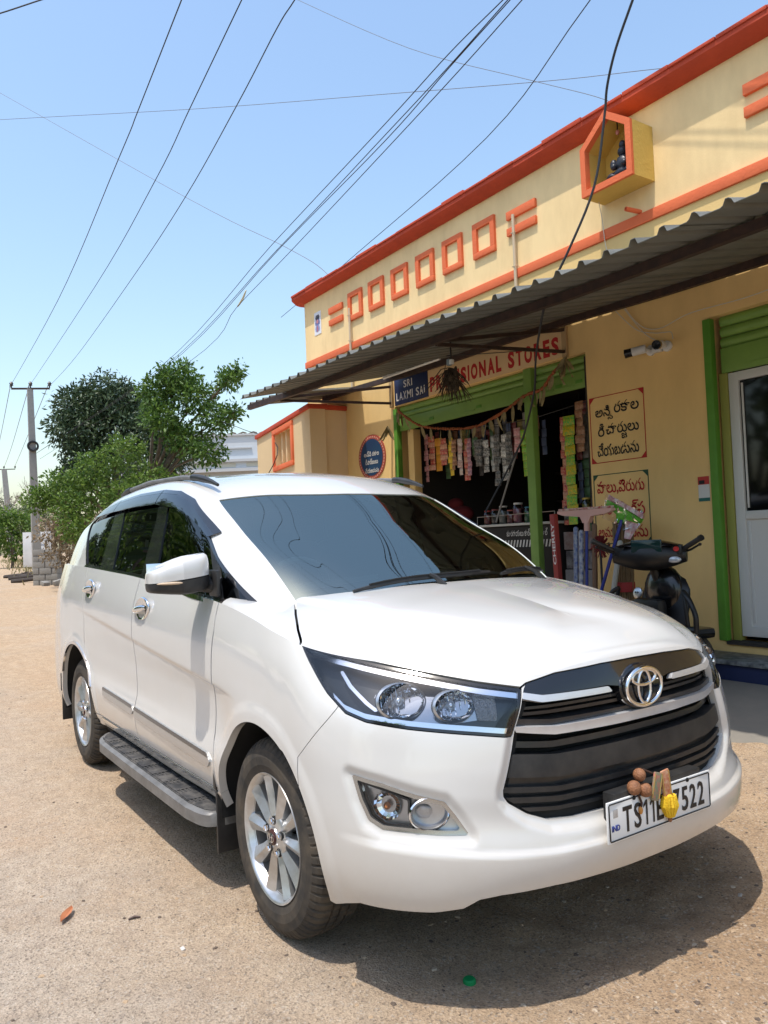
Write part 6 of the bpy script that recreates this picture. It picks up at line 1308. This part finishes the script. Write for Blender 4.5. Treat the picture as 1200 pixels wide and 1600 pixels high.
# wheels
def make_wheel(sy, cx):
    w = link('wheel', None, car, (cx, sy * .876, .336))
    if sy > 0: w.rotation_euler.z = math.pi
    M = rot_to((0, -1, 0))
    prof = [(.212, -.012), (.222, -.004), (.245, .004), (.272, .005), (.298, -.001), (.316, -.012), (.327, -.024), (.3325, -.036), (.3352, -.05), (.336, -.068), (.328, -.069), (.328, -.076), (.336, -.077),
            (.336, -.099), (.328, -.100), (.328, -.107), (.336, -.108), (.336, -.132), (.328, -.133), (.328, -.140), (.3352, -.141), (.333, -.17), (.326, -.184), (.30, -.203), (.26, -.208), (.212, -.195)]
    mb = MB(); n = 320; V = []
    for i, (r, h) in enumerate(prof):
        for j in range(n):
            rr, a = r, 2*math.pi*j/n
            if 5 <= i <= 9 and j % 5 < 1: rr -= .008
            if 12 <= i <= 13 and (j + 2) % 5 < 1: rr -= .007
            if 16 <= i <= 17 and j % 5 < 1: rr -= .007
            if 20 <= i <= 22 and (j + 2) % 5 < 1: rr -= .008
            a += .02 * (i - 9) / 9 if i >= 9 else 0
            V.append(M @ Vector((rr*math.cos(a), rr*math.sin(a), h)))
    k = len(prof); F = [(i*n+j, i*n+(j+1) % n, (i+1)*n+(j+1) % n, (i+1)*n+j) for i in range(k-1) for j in range(n)]
    mb.add(V, F); obj('tyre', mb, RUBBER, w, 14)
    mb = MB(); mb.lathe([(.203, -.032), (.209, -.016), (.2165, -.008), (.2185, -.004), (.2175, -.001), (.213, -.003), (.207, -.012), (.2015, -.026), (.198, -.034)], 64, M, caps=False)
    rim = obj('rim', mb, ALLOY, w)
    mb = MB(); mb.lathe([(.1995, -.030), (.194, -.06), (.186, -.12), (.186, -.19)], 64, M, caps=False); obj('barrel', mb, mat('rim_barrel', (.20, .195, .19), .5, .6, var=.5, vscale=14, color2=(.12, .11, .10)), rim)
    mb = MB(); mb.lathe([(0, -.135), (.19, -.135)], 48, M); mb.lathe([(.06, -.085), (.135, -.085), (.138, -.105), (.06, -.105)], 40, M)
    obj('brake_disc', mb, mat('brake_iron', (.045, .043, .042), .5, .5), w)
    for kk in range(5):
        for sgn in (-1, 1):
            ang = R(90 + 72 * kk) + sgn * R(17.5); tw = sgn * R(1.5)
            mb = MB(); V = []
            for r, wd, ridge, side_, base in ((.040, .016, -.020, -.028, -.06), (.075, .0175, -.015, -.029, -.065), (.14, .0235, -.013, -.033, -.07), (.19, .030, -.012, -.030, -.065), (.2045, .034, -.011, -.024, -.05)):
                a = ang + tw * (r - .05) / .15; c, s = math.cos(a), math.sin(a)
                for t, h in ((-1, base), (-1, side_), (-.25 * sgn, ridge), (1, side_), (1, base)):
                    V.append(M @ Vector((c*r - s*t*wd, s*r + c*t*wd, h)))
            F = [(i*5+j, i*5+j+1, (i+1)*5+j+1, (i+1)*5+j) for i in range(4) for j in range(4)]
            mb.add(V, F); obj('spoke', mb, ALLOY, w, 20)
    mb = MB(); mb.lathe([(.076, -.05), (.074, -.024), (.066, -.018), (.034, -.016), (.032, -.011), (0, -.010)], 40, M); hub = obj('hub', mb, ALLOY, w)
    mb = MB(); mb.lathe([(.027, -.0105), (.026, -.006), (.02, -.0045), (0, -.004)], 28, M); obj('centre_cap', mb, mat('cap_dark', (.05, .012, .012), .35), w)
    mb = MB()
    for a_, b_, cz in ((.021, .015, 0), (.008, .015, 0), (.013, .0055, .006)):
        mb.tube([M @ Vector((a_*math.cos(t), b_*math.sin(t) + cz, -.003)) for t in np.linspace(0, 2*math.pi, 21)[:-1]], .0016, 5, closed=True)
    obj('cap_emblem', mb, CHROME, w)
    for kk in range(5):
        a = R(90 + 72 * kk); c = Vector((.056*math.cos(a), .056*math.sin(a), 0)); T = M @ Matrix.Translation(c)
        mb = MB(); mb.lathe([(.0145, -.022), (.0145, -.0155), (.012, -.0155), (.0115, -.021)], 16, T); mb.cur = 1; mb.lathe([(.0105, -.022), (.0105, -.008), (.008, -.003), (0, -.002)], 6, T)
        obj('lug_nut', mb, [MATTE, CHROME], w)
    return w
for cx in (0, -2.75):
    for sy in (-1, 1): make_wheel(sy, cx)
for cx, sgn in ((-.447, 1), (-3.26, 1)):
    for sy in (-1, 1):
        mb = MB(); mb.box((cx - .008, sy * .70, .15 if cx > -1 else .20), (cx + .008, sy * .893, .53 if cx > -1 else .58), .004)
        mb.box((cx - .012, sy * .885, .40), (cx + .014, sy * .90, .52), .004); obj('mud_flap', mb, BLACK, car)

# running boards
for sy in (-1, 1):
    out = smooth_poly([(-2.20, .80), (-2.13, .90), (-2.0, .955), (-1.8, .965), (-.75, .962), (-.58, .955), (-.47, .93), (-.44, .87), (-.44, .80)], 5, False)
    mb = MB(); n = len(out)
    V = [(x, sy*y, z) for z in (.255, .30) for x, y in out]; V += [(x if i not in (0,) else x, sy*(y - .012), .308) for i, (x, y) in enumerate(out)]
    F = [(k*n+i, k*n+i+1, (k+1)*n+i+1, (k+1)*n+i) for k in (0, 1) for i in range(n-1)] + [tuple(range(n)), tuple(range(2*n, 3*n))]
    mb.add(V, F); rb = obj('running_board', mb, BOARDE, car)
    mb = MB(); P = [(x + .02 * (1 if x < -1.3 else -1), sy * min(y - .022, .945), .3115) for x, y in out if y > .82]; P = [(P[0][0], sy*.80, .3115)] + P + [(P[-1][0], sy*.80, .3115)]
    mb.add(P + [(a, b, .305) for a, b, c in P], [tuple(range(len(P)))] + [(i, (i+1) % len(P), len(P)+(i+1) % len(P), len(P)+i) for i in range(len(P))])
    tread = obj('tread_mat', mb, BOARD, rb)
    mb = MB()
    for y in (.845, .862, .879, .896, .913, .93): mb.box((-2.02, sy*y - .003, .311), (-.62, sy*y + .003, .3155), .001)
    for x in np.linspace(-1.95, -.7, 9): mb.box((x - .05, sy*.838, .311), (x + .05, sy*.936, .3165), .001, None)
    tag(obj('tread_rib', mb, BOARD, rb), kind='stuff')

# side mouldings: chrome strip on each door, bright rocker line
for mir, (d1, d2, q1) in zip((False, True), SIDES):
    for (xa, xb, z0, z1, z2, z3), dd in (((-.462, -1.478, .478, .535, .515, .565), d1), ((-1.495, -2.09, .517, .566, .535, .583), d2)):
        poly = [(xa - .03, z0), (xa, (z0 + z1) / 2), (xa - .03, z1), (xb, z3), (xb, z2)]
        pc = SK.clip(lambda P, UV: UV[:, 0] - 1.2).clip(insxz(poly))
        piece_obj('door_moulding', pc.offset(.007), mat('satin_steel', (.55, .54, .53), .36, .75), dd, .006, mirror=mir)
        zt = lambda P: np.interp(P[:, 0], [xb, xa], [z3, z1])
        piece_obj('moulding_inlay', pc.clip(lambda P, UV: P[:, 2] - zt(P) + .017).clip(lambda P, UV: zt(P) - .001 - P[:, 2]).offset(.0085), GLOSSB, dd, .004, mirror=mir)
    pc = SK.clip(lambda P, UV: P[:, 2] - .376).clip(lambda P, UV: .392 - P[:, 2]).clip(lambda P, UV: -.43 - P[:, 0]).clip(lambda P, UV: P[:, 0] + 2.2)
    piece_obj('rocker_trim', pc.offset(.006), CHROME, car, .01, mirror=mir)
    pc = SK.clip(lambda P, UV: P[:, 0] + 3.2).clip(lambda P, UV: -2.3 - P[:, 0]).clip(lambda P, UV: np.hypot(P[:, 0] + 2.75, P[:, 2] - .335) - .432).clip(lambda P, UV: .450 - np.hypot(P[:, 0] + 2.75, P[:, 2] - .335)).clip(lambda P, UV: P[:, 2] - .55)
    piece_obj('arch_trim', pc.offset(.006), CHROME, car, .012, mirror=mir)
    sg = -1 if not mir else 1
    for hx, hy, hz, dd in ((-1.32, .8975, 1.062, d1), (-2.375, .8935, 1.128, d2)):
        M = Matrix.Translation((hx, sg*hy, hz)) @ rot_to((0, sg, .12)) @ Matrix.Diagonal((1.25, .72, 1, 1))
        if True:
            mb = MB(); S3 = Matrix.Translation((hx, sg*hy, hz)) @ Matrix.Rotation(R(8) * sg, 4, 'Y')
            ring = [(.105*math.cos(t), .056*math.sin(t)) for t in np.linspace(0, 2*math.pi, 33)[:-1]]
            for k, (sc, d) in enumerate(((1., .001), (1., .007), (.93, .011), (.86, .009), (.55, .002), (.05, -.001))): mb.v += [tuple(S3 @ Vector((a*sc, sg*d, b*sc))) for a, b in ring]
            n = 32; mb.f = [(k*n+j, k*n+(j+1) % n, (k+1)*n+(j+1) % n, (k+1)*n+j) for k in range(5) for j in range(n)] + [tuple(range(5*n, 6*n))]; mb.mi = [0] * len(mb.f)
            h = obj('door_handle', mb, CHROME, dd, 60)
            mb = MB(); pts = [(-.118, .006), (-.105, .013), (-.06, .020), (0, .022), (.05, .019), (.072, .010)]
            mb.tube([S3 @ Vector((a, sg*d, 0)) for a, d in pts], [.008, .013, .016, .017, .015, .008], 12)
            obj('grip', mb, CHROME, h)

# door mirrors
for sg, (d1, d2, q1) in zip((-1, 1), SIDES):
    mr = link('side_mirror', None, car, (-.54, sg * 1.0, 1.235))
    mr.scale = (.88, .88, .86); mr.location.y -= sg * .012; mr.location.z += .004
    if sg > 0: mr.location = (-.86, .90, 1.175); mr.rotation_euler.z = R(84)      # left one folded back
    def shellpart(zlo, zhi, nz):
        P = []
        for z in np.linspace(zlo, zhi, nz):
            row = []
            hz = (z - .0) / .088
            for t in np.linspace(0, 2*math.pi, 37)[:-1]:
                c, s = math.cos(t), math.sin(t)
                e = .62
                x = .085 * math.copysign(abs(c)**e, c); y = .138 * math.copysign(abs(s)**e, s)
                sc = max(0., 1 - abs(hz) ** 3.2) ** .45 if hz > 0 else max(0., 1 - abs(hz) ** 4) ** .4
                tap = 1 - .42 * min(1, max(0, (.25 - y / .138) / 1.25)) ** 1.2                 # thinner at the outboard tip
                xx = x * (.42 + .58 * sc) if x > 0 else x * (.75 + .25 * sc)
                zz = z * tap + .018 * (y / .138) - .004
                row.append((xx - .01 * (y < 0), sg * -1 * (y * (.86 + .14 * sc)) , zz))
            P.append(row + [row[0]])
        return P
    P = shellpart(-.012, .0875, 12); mb = MB(); mb.grid(P); mb.add(P[-1][:-1], [tuple(range(36))]); obj('mirror_cap', mb, WHITE, mr, 50)
    P = shellpart(-.088, -.018, 8); mb = MB(); mb.grid(P); mb.add(P[0][:-1], [tuple(range(36))]); obj('mirror_housing', mb, BLACK, mr, 50)
    P = shellpart(-.019, -.011, 2); P = [[(a * .985, b * .99, c) for a, b, c in r] for r in P]; mb = MB(); mb.grid(P); obj('mirror_seam', mb, MATTE, mr)
    mb = MB(); mb.tube([(-.03, -sg*.09, -.045), (.0, -sg*.15, -.05), (.04, -sg*.19, -.06)], [.035, .04, .045], 10)
    mb.box((.0, -sg*.145, -.105), (.10, -sg*.165, .02), .01); obj('mirror_arm', mb, BLACK, mr)
    mb = MB(); mb.box((-.092, -.115, -.06), (-.088, .115, .06), .01); obj('mirror_glass', mb, CHROME, mr)
    mb = MB(); mb.ball((.068, sg * .02, -.030), 1, 16, 8, (.016, .10, .008)); obj('turn_signal', mb, mat('clear_amber', (.55, .42, .30), .2), mr)
# ------------------------------------------------------------------ car front: lamps, grille, plate
SKF = SK.clip(lambda P, UV: 1.35 - UV[:, 0])
def skin_at(u, z):
    """point and outward normal on the finished skin"""
    i = int(np.clip(np.searchsorted(uq, u), 1, len(uq) - 1)); f = (u - uq[i-1]) / (uq[i] - uq[i-1])
    colp = LP[:, i-1] * (1-f) + LP[:, i] * f; coln = LN[:, i-1] * (1-f) + LN[:, i] * f
    k = int(np.clip(np.searchsorted(colp[:, 2], z), 1, len(colp) - 1)); g = (z - colp[k-1, 2]) / (colp[k, 2] - colp[k-1, 2])
    return Vector(colp[k-1]*(1-g) + colp[k]*g), Vector(coln[k-1]*(1-g) + coln[k]*g).normalized()
HOUS = mat('lamp_housing', (.035, .04, .046), .25, .4)
REFL = mat('lamp_reflector', (.86, .87, .89), .05, 1.)
AMBER = mat('amber_bulb', (.45, .16, .05), .2)
def flip(sg, M): return M if sg < 0 else Matrix.Diagonal((1, -1, 1, 1)) @ M
for mir in (False, True):
    K = dict(mirror=mir); sg = 1 if mir else -1
    lens = piece_obj('headlight', SKF.clip(inpoly(HLP, .004)).offset(-.002), LENSG, car, **K)
    piece_obj('lamp_housing', SKF.clip(inpoly(HLP, .0)).offset(-.055).rim(.02), HOUS, lens, **K)
    edge = SKF.clip(inpoly(HLP, .001))
    piece_obj('lamp_seal', edge.clip(lambda P, UV: (.009 - sd_poly(uz(P, UV), HLP))).offset(-.001), GLOSSB, lens, .05, **K)
    top = [(a, b - .012) for a, b in HLP[:7]]; bot = [(a - .0, b - .028) for a, b in HLP[:7]]
    piece_obj('chrome_strip', edge.clip(lambda P, UV: sd_poly(uz(P, UV), HLP) - .007).clip(lambda P, UV: np.interp(UV[:, 0], [q[0] for q in top[::-1]], [q[1] for q in top[::-1]]) - P[:, 2]).clip(
        lambda P, UV: P[:, 2] - np.interp(UV[:, 0], [q[0] for q in bot[::-1]], [q[1] for q in bot[::-1]])).offset(-.008), CHROME, lens, .025, **K)
    lowl = HLP[7:]
    lo = lambda d: (lambda P, UV: P[:, 2] - np.interp(UV[:, 0], [q[0] for q in lowl], [q[1] + d for q in lowl]))
    piece_obj('chrome_strip', edge.clip(lambda P, UV: sd_poly(uz(P, UV), HLP) - .009).clip(lo(.008)).clip(lambda P, UV: -lo(.024)(P, UV)).clip(lambda P, UV: 1.04 - UV[:, 0]).offset(-.008), CHROME, lens, .025, **K)
    for (u, z, r, dz, rr) in ((.815, .877, .060, .05, 1.18), (.663, .862, .052, .045, 1.05)):
        p, n = skin_at(u, z); d = (n * .55 + Vector((.85, 0, .0))).normalized(); c = p - d * .02
        T = flip(sg, Matrix.Translation(c) @ Matrix.Diagonal((1.15, 1.15, .80, 1)) @ rot_to(d))
        mb = MB(); mb.lathe([(r*1.0, .006), (r*1.02, -.002), (r*.93, -.012), (r*.78, -.028), (r*.5, -.042), (r*.12, -.05), (0, -.05)], 22, T, caps=False)
        rj = random.Random(3)
        mb.v = [tuple(Vector(v) + Vector((rj.uniform(-1, 1), rj.uniform(-1, 1), rj.uniform(-1, 1))) * .0030) for v in mb.v]; bowl = obj('reflector', mb, REFL, lens, 0)
        mb = MB(); mb.lathe([(r*1.04, .010), (r*1.13, .004), (r*1.12, -.008), (r*1.0, -.004)], 36, T, caps=False); obj('reflector_ring', mb, SILVER, bowl)
        mb = MB(); mb.ball(T @ Vector((0, 0, -.018)), .014, 12, 8); obj('bulb', mb, mat('bulb_glass', (.75, .78, .82), .08, .6), bowl)
        mb = MB()
        for k in range(-3, 4):
            w = math.sqrt(max(0, 1 - (k / 3.6) ** 2)) * r * .9
            a, b = T @ Vector((k*r*.26, -w, -.026 + .01*abs(k)/3)), T @ Vector((k*r*.26, w, -.026 + .01*abs(k)/3)); mb.tube([a, b], .0022, 5)
        obj('reflector_fin', mb, REFL, bowl)
    piece_obj('chrome_surround', SKF.clip(inpoly([(.905, .905), (.86, .925), (.73, .905), (.60, .905), (.575, .87), (.60, .825), (.73, .818), (.84, .822), (.895, .845)])).offset(-.050), mat('surround_chrome', (.40, .41, .43), .16, .9), lens, .004, **K)
    # position-lamp arcs on the outer side
    for u0, u1, wd in ((.965, .935, .0185),):
        arc = [(u0 + .015, .955 - (0 if wd > .018 else .03)), (u0 + .003, .915), (u0 - .035, .872), (u0 - .06, .852)]
        poly = [(a + wd * .55, b) for a, b in arc] + [(a - wd * .3, b + .004) for a, b in arc[::-1]]
        piece_obj('position_lamp', SKF.clip(inpoly(poly)).clip(inpoly(HLP, .012)).offset(-.018), CHROME if wd > .018 else REFL, lens, .03, **K)
    piece_obj('indicator_lens', SKF.clip(inpoly([(.53, .90), (.605, .905), (.605, .822), (.545, .818)])).offset(-.035), mat('prism_plastic', (.42, .42, .43), .12, .6, bump=.9, bscale=140, bdist=.01), lens, .01, **K)
    # fog lamp cluster
    fog = piece_obj('fog_lamp', SKF.clip(inpoly(FOGP, .002)).offset(-.030), SILVER, car, .02, **K)
    piece_obj('bezel', SKF.clip(inpoly(FOGP, -.002)).clip(lambda P, UV: .010 - sd_poly(uz(P, UV), FOGP)).offset(.001), mat('bezel_satin', (.45, .44, .42), .25, .9), fog, .035, **K)
    TS_ = [(.995, .648), (.905, .628), (.842, .606), (.846, .572), (.838, .535), (.925, .536), (.962, .555), (.982, .60)]
    piece_obj('turn_lens', SKF.clip(inpoly(TS_)).offset(-.006), LENSG, fog, .012, **K)
    piece_obj('lens_frame', SKF.clip(inpoly(TS_, -.006)).clip(outpoly(TS_, .0)).offset(-.003), BLACK, fog, .02, **K)
    p, n = skin_at(.915, .585); T = flip(sg, Matrix.Translation(p - n * .016) @ rot_to(n))
    mb = MB(); mb.lathe([(.042, 0), (.036, -.008), (.02, -.016), (.004, -.018), (0, -.018)], 18, T, caps=False); tl = obj('turn_reflector', mb, REFL, fog, 0)
    mb = MB(); mb.ball(T @ Vector((0, 0, .0)), .011); obj('bulb', mb, AMBER, tl)
    p, n = skin_at(.778, .570); d = (n + Vector((.6, 0, 0))).normalized(); T = flip(sg, Matrix.Translation(p - d * .012) @ Matrix.Diagonal((1, 1, .78, 1)) @ rot_to(d))
    mb = MB(); mb.lathe([(.056, -.004), (.058, .006), (.054, .010), (.049, .004), (.046, -.03), (.040, -.05), (0, -.05)], 40, T, caps=False); cup = obj('fog_cup', mb, SILVER, fog, 50)
    mb = MB(); mb.lathe([(.0585, .004), (.060, .009), (.056, .013), (.053, .009)], 40, T, caps=False); obj('fog_ring', mb, CHROME, cup)
    T2 = T @ Matrix.Translation((0, 0, -.024)); mb = MB(); mb.lathe([(.036, -.012), (.034, -.002), (.024, .006), (.010, .0095), (0, .010)], 32, T2, caps=False); obj('fog_lens', mb, LENSG, cup, 60)
    mb = MB(); mb.lathe([(.034, -.010), (.028, -.02), (.014, -.028), (0, -.03)], 20, T2, caps=False); obj('fog_reflector', mb, REFL, cup, 0)

# grille
GF = SK.clip(lambda P, UV: .60 - UV[:, 0])
grille = piece_obj('grille', both(GF.clip(inpoly(GRP, -.01)).offset(-.075)), MATTE, car)
def ubar(name, poly, off, m, rim, mirrored=True, g=0.):
    pc = GF.clip(inpoly(poly)).clip(inpoly(GRP, g)).offset(off)
    return piece_obj(name, both(pc.rim(rim)), m, grille)
def bnd(z0, z1, us=(-.2, .15, .36, .52, .6), dz=(0, 0, .0, .014, .022)):
    return [(u, z1 + d) for u, d in zip(us, dz)] + [(u, z0 + d) for u, d in zip(us[::-1], dz[::-1])]
GB = mat('grille_black', (.020, .021, .024), .30, coat=.3, var=.5, vscale=20, color2=(.045, .042, .038))
GD = mat('grille_dusty', (.016, .017, .019), .45, var=.7, vscale=9, color2=(.05, .046, .042))
ubar('grille_panel', [(-.2, .95), (.45, .95), (.45, .890), (.394, .879), (.15, .880), (.10, .872), (-.2, .872)], -.004, GLOSSB, .06)
for mir in (False, True): piece_obj('grille_bar', GF.clip(inpoly([(.458, .889), (.394, .877), (.156, .877), (.143, .860), (.399, .858), (.462, .872)])).clip(inpoly(GRP)).offset(.005), SILVERP, grille, .02, mirror=mir)
for z0, z1, off in ((.835, .846, -.03), (.815, .826, -.03)): ubar('grille_fin', bnd(z0, z1, dz=(0, 0, 0, .004, .01)), off, GB, .035)
ubar('grille_bar', [(.5, .796), (.36, .786), (.12, .788), (-.2, .788), (-.2, .760), (.128, .760), (.365, .762), (.503, .781)], .004, SILVERP, .022)
ubar('grille_panel', [(.5, .815), (.36, .803), (-.2, .803), (-.2, .790), (.12, .790), (.36, .787), (.5, .798)], -.012, GB, .05)
ubar('grille_fin', bnd(.722, .740), -.03, GB, .04)
ubar('grille_bar', bnd(.640, .705), -.006, GD, .05, g=.006)
for z0, z1 in ((.596, .612), (.566, .582), (.540, .552)): ubar('grille_fin', bnd(z0, z1), -.010, GD, .045, g=.006)
ubar('grille_edge', [(-.2, .70), (.7, .70), (.7, .4), (-.2, .4)], -.030, GB, .02, g=-.004)
mb = MB(); T = Matrix.Translation((.8885, 0, .858)) @ rot_to((1, 0, .06)); mb.lathe([(.100, -.02), (.098, .004), (.092, .008), (0, .008)], 48, T @ Matrix.Diagonal((1, 1, 1, 1)))
for k, v in enumerate(mb.v): mb.v[k] = (v[0], v[1], .858 + (v[2] - .858) * .72)
obj('emblem_plinth', mb, GLOSSB, grille, 50)
mb = MB(); E = Matrix.Translation((.915, 0, .858)) @ rot_to((1, 0, .06)) @ Matrix.Rotation(0, 4, 'Z')
def ell(a, b, cy, cz, r, nn=44): mb.tube([(.9095, cy + a*math.cos(t), .858 + cz + b*math.sin(t)) for t in np.linspace(0, 2*math.pi, nn + 1)[:-1]], r, 8, closed=True)
ell(.084, .058, 0, 0, .0068); ell(.029, .051, 0, 0, .0056); ell(.055, .0235, 0, .029, .0056)
obj('emblem', mb, CHROME, grille, 50)

# number plate with its holder
PLX, PLZ = .953, .498
plate = link('number_plate', None, car, (PLX, 0, PLZ))
mb = MB(); mb.box((-.006, -.25, -.06), (.0, .25, .06), .004); obj('plate_sheet', mb, mat('plate_white', (.70, .70, .69), .35), plate)
mb = MB(); mb.tube([(.001, y, z) for y, z in smooth_poly([(-.242, -.05), (-.24, -.0535), (.24, -.0535), (.2435, -.05), (.2435, .05), (.24, .0535), (-.24, .0535), (-.2435, .05)], 1)], .0022, 6, closed=True)
INK = mat('plate_ink', (.012, .012, .014), .4); obj('plate_border', mb, INK, plate)
PT = Matrix(((0, 0, 1, 0), (1, 0, 0, 0), (0, 1, 0, 0), (0, 0, 0, 1)))
def plate_text(name, body, y, w, h, m, z=0., bold=.012):
    me = fit_text(body, w, h, bold, .0012); me.materials.append(m); o = link(name, me, plate); o.matrix_local = Matrix.Translation((.0012, y, z)) @ PT; return o
cw = {'1': .018, 'T': .040}
y = -.183
for ch in 'TS11EP7522':
    w = cw.get(ch, .031)
    if ch == '1':                                             # a one with its flag, as stamped
        o1 = MB(); o1.prism([(.004, -.037), (.0105, -.037), (.0105, .037), (.005, .037), (-.008, .024), (-.008, .016), (.004, .026)], .0012, Matrix(((0, 1, 0, .0012), (1, 0, 0, y + .009), (0, 0, 1, -.002), (0, 0, 0, 1)))); obj('plate_character', o1, INK, plate); y += w + .014; continue
    plate_text('plate_character', ch, y + w/2, w, .074, INK, -.002, .012); y += w + .0105
plate_text('plate_country', 'IND', -.216, .034, .017, mat('plate_blue', (.03, .05, .22), .4), -.018)
mb = MB(); mb.box((.0005, -.226, .012), (.002, -.206, .036), .0005); obj('plate_hologram', mb, mat('hologram', (.52, .55, .58), .2, .5), plate)
for yy in (-.13, .13):
    mb = MB(); mb.lathe([(.007, 0), (.006, .003), (0, .004)], 12, Matrix.Translation((0, yy, .052)) @ rot_to((1, 0, 0))); obj('plate_bolt', mb, MATTE, plate)
mb = MB(); mb.box((-.05, -.21, -.03), (-.007, .21, .075), .004); obj('plate_holder', mb, BLACK, plate)

# wipers and cowl
for (u0, v0, u1, v1, ub) in ((.46, .034, -.19, .072, .10), (-.24, .052, -.615, .088, -.52)):
    wp = link('wiper', None, car); n = 11
    pts = [gpoint(u0 + (u1-u0)*t, v0 + (v1-v0)*t + .012*math.sin(math.pi*t), .012) for t in np.linspace(0, 1, n)]
    mb = MB(); mb.tube(pts, [.006] + [.0085]*(n-2) + [.005], 6); obj('wiper_blade', mb, BLACK, wp)
    mb = MB(); mb.tube([p + Vector((.004, 0, .010)) for p in pts[1:-1]], .0045, 6); obj('wiper_frame', mb, MATTE, wp)
    mb = MB(); mb.tube([gpoint(ub, .012, .006), gpoint((ub*.5 + (u0+u1)*.25), (v0+v1)*.30 + .02, .022), gpoint((u0+u1)*.5, (v0+v1)*.5 + .012, .026)], [.012, .010, .007], 7); obj('wiper_arm', mb, BLACK, wp)
cowl = GK.clip(lambda P, UV: .08 - UV[:, 1]).clip(lambda P, UV: .56 - UV[:, 0])
piece_obj('cowl', both(cowl.offset(-.014)), BLACK, car)

# lucky charm tied to the plate: a thing of its own
ch = thing('hanging_charm', 'bunch of brown beads, cloth tags and a yellow tassel tied above the number plate', 'charm', (PLX - .008, -.062, PLZ + .010)); ch.scale = (.88, .90, .90); ch.location.z += .004
BEAD = mat('bead_brown', (.30, .13, .06), .6, var=.7, vscale=60, color2=(.14, .06, .03), bump=.5, bscale=160)
for a, b, c, r in ((-.075, .075, .012, .024), (-.035, .108, .004, .022), (-.028, .060, .020, .0235)):
    mb = MB(); mb.ball((c, a, b), r, 14, 10); obj('bead', mb, BEAD, ch)
mb = MB(); mb.tube([(.0, -.01, .12), (.004, -.02, .09), (.012, -.06, .06), (.016, -.045, .02), (.012, -.05, -.01)], .004, 6); mb.tube([(.0, -.01, .12), (.01, .03, .10), (.015, .06, .06)], .004, 6); obj('cord', mb, mat('cord_dark', (.06, .03, .02), .9), ch)
mb = MB(); mb.ball((.014, -.05, -.004), .008, 8, 6, (1, 1, 1.7)); obj('bead', mb, mat('bead_orange', (.50, .22, .05), .5), ch)
for (y0, rot, c1, c2) in ((.028, -.3, (.16, .22, .14), (.45, .16, .12)), (.078, .12, (.42, .14, .07), (.55, .36, .22))):
    mb = MB(); M = Matrix.Translation((.022, y0, .062)) @ Matrix.Rotation(rot, 4, 'X'); mb.box((-.004, -.020, -.048), (.004, .020, .045), .003, M); q = obj('cloth_tag', mb, mat('tag_%d' % int(y0*1000), c1, .8, var=1., vscale=70, color2=c2), ch)
    mb = MB(); mb.tube([M @ Vector((.004, -.018, z)) for z in (-.04, .04)], .0025, 5); mb.tube([M @ Vector((.004, .018, z)) for z in (-.04, .04)], .0025, 5); obj('gold_braid', mb, mat('gold_thread', (.45, .30, .10), .4, .5), q)
YEL = mat('yellow_wool', (.72, .46, .02), .85, bump=.5, bscale=90)
mb = MB(); mb.ball((.024, .088, -.012), .028, 16, 10, (.8, 1, 1.25))
for k in range(14):
    a = 2*math.pi*k/14; mb.tube([(.024 + .02*math.cos(a), .088 + .022*math.sin(a), .02), (.024 + .025*math.cos(a), .088 + .03*math.sin(a), -.014), (.024 + .012*math.cos(a), .09 + .015*math.sin(a), -.052)], [.005, .007, .004], 5)
obj('yellow_tassel', mb, YEL, ch)
mb = MB(); mb.tube([(.022, .088, .05), (.022, .088, .02)], .003, 5); obj('tassel_cord', mb, BEAD, ch); mb = MB(); mb.ball((.022, .092, -.062), .008, 8, 6, (1, 1, 1.5)); obj('tassel_tip', mb, BEAD, ch)
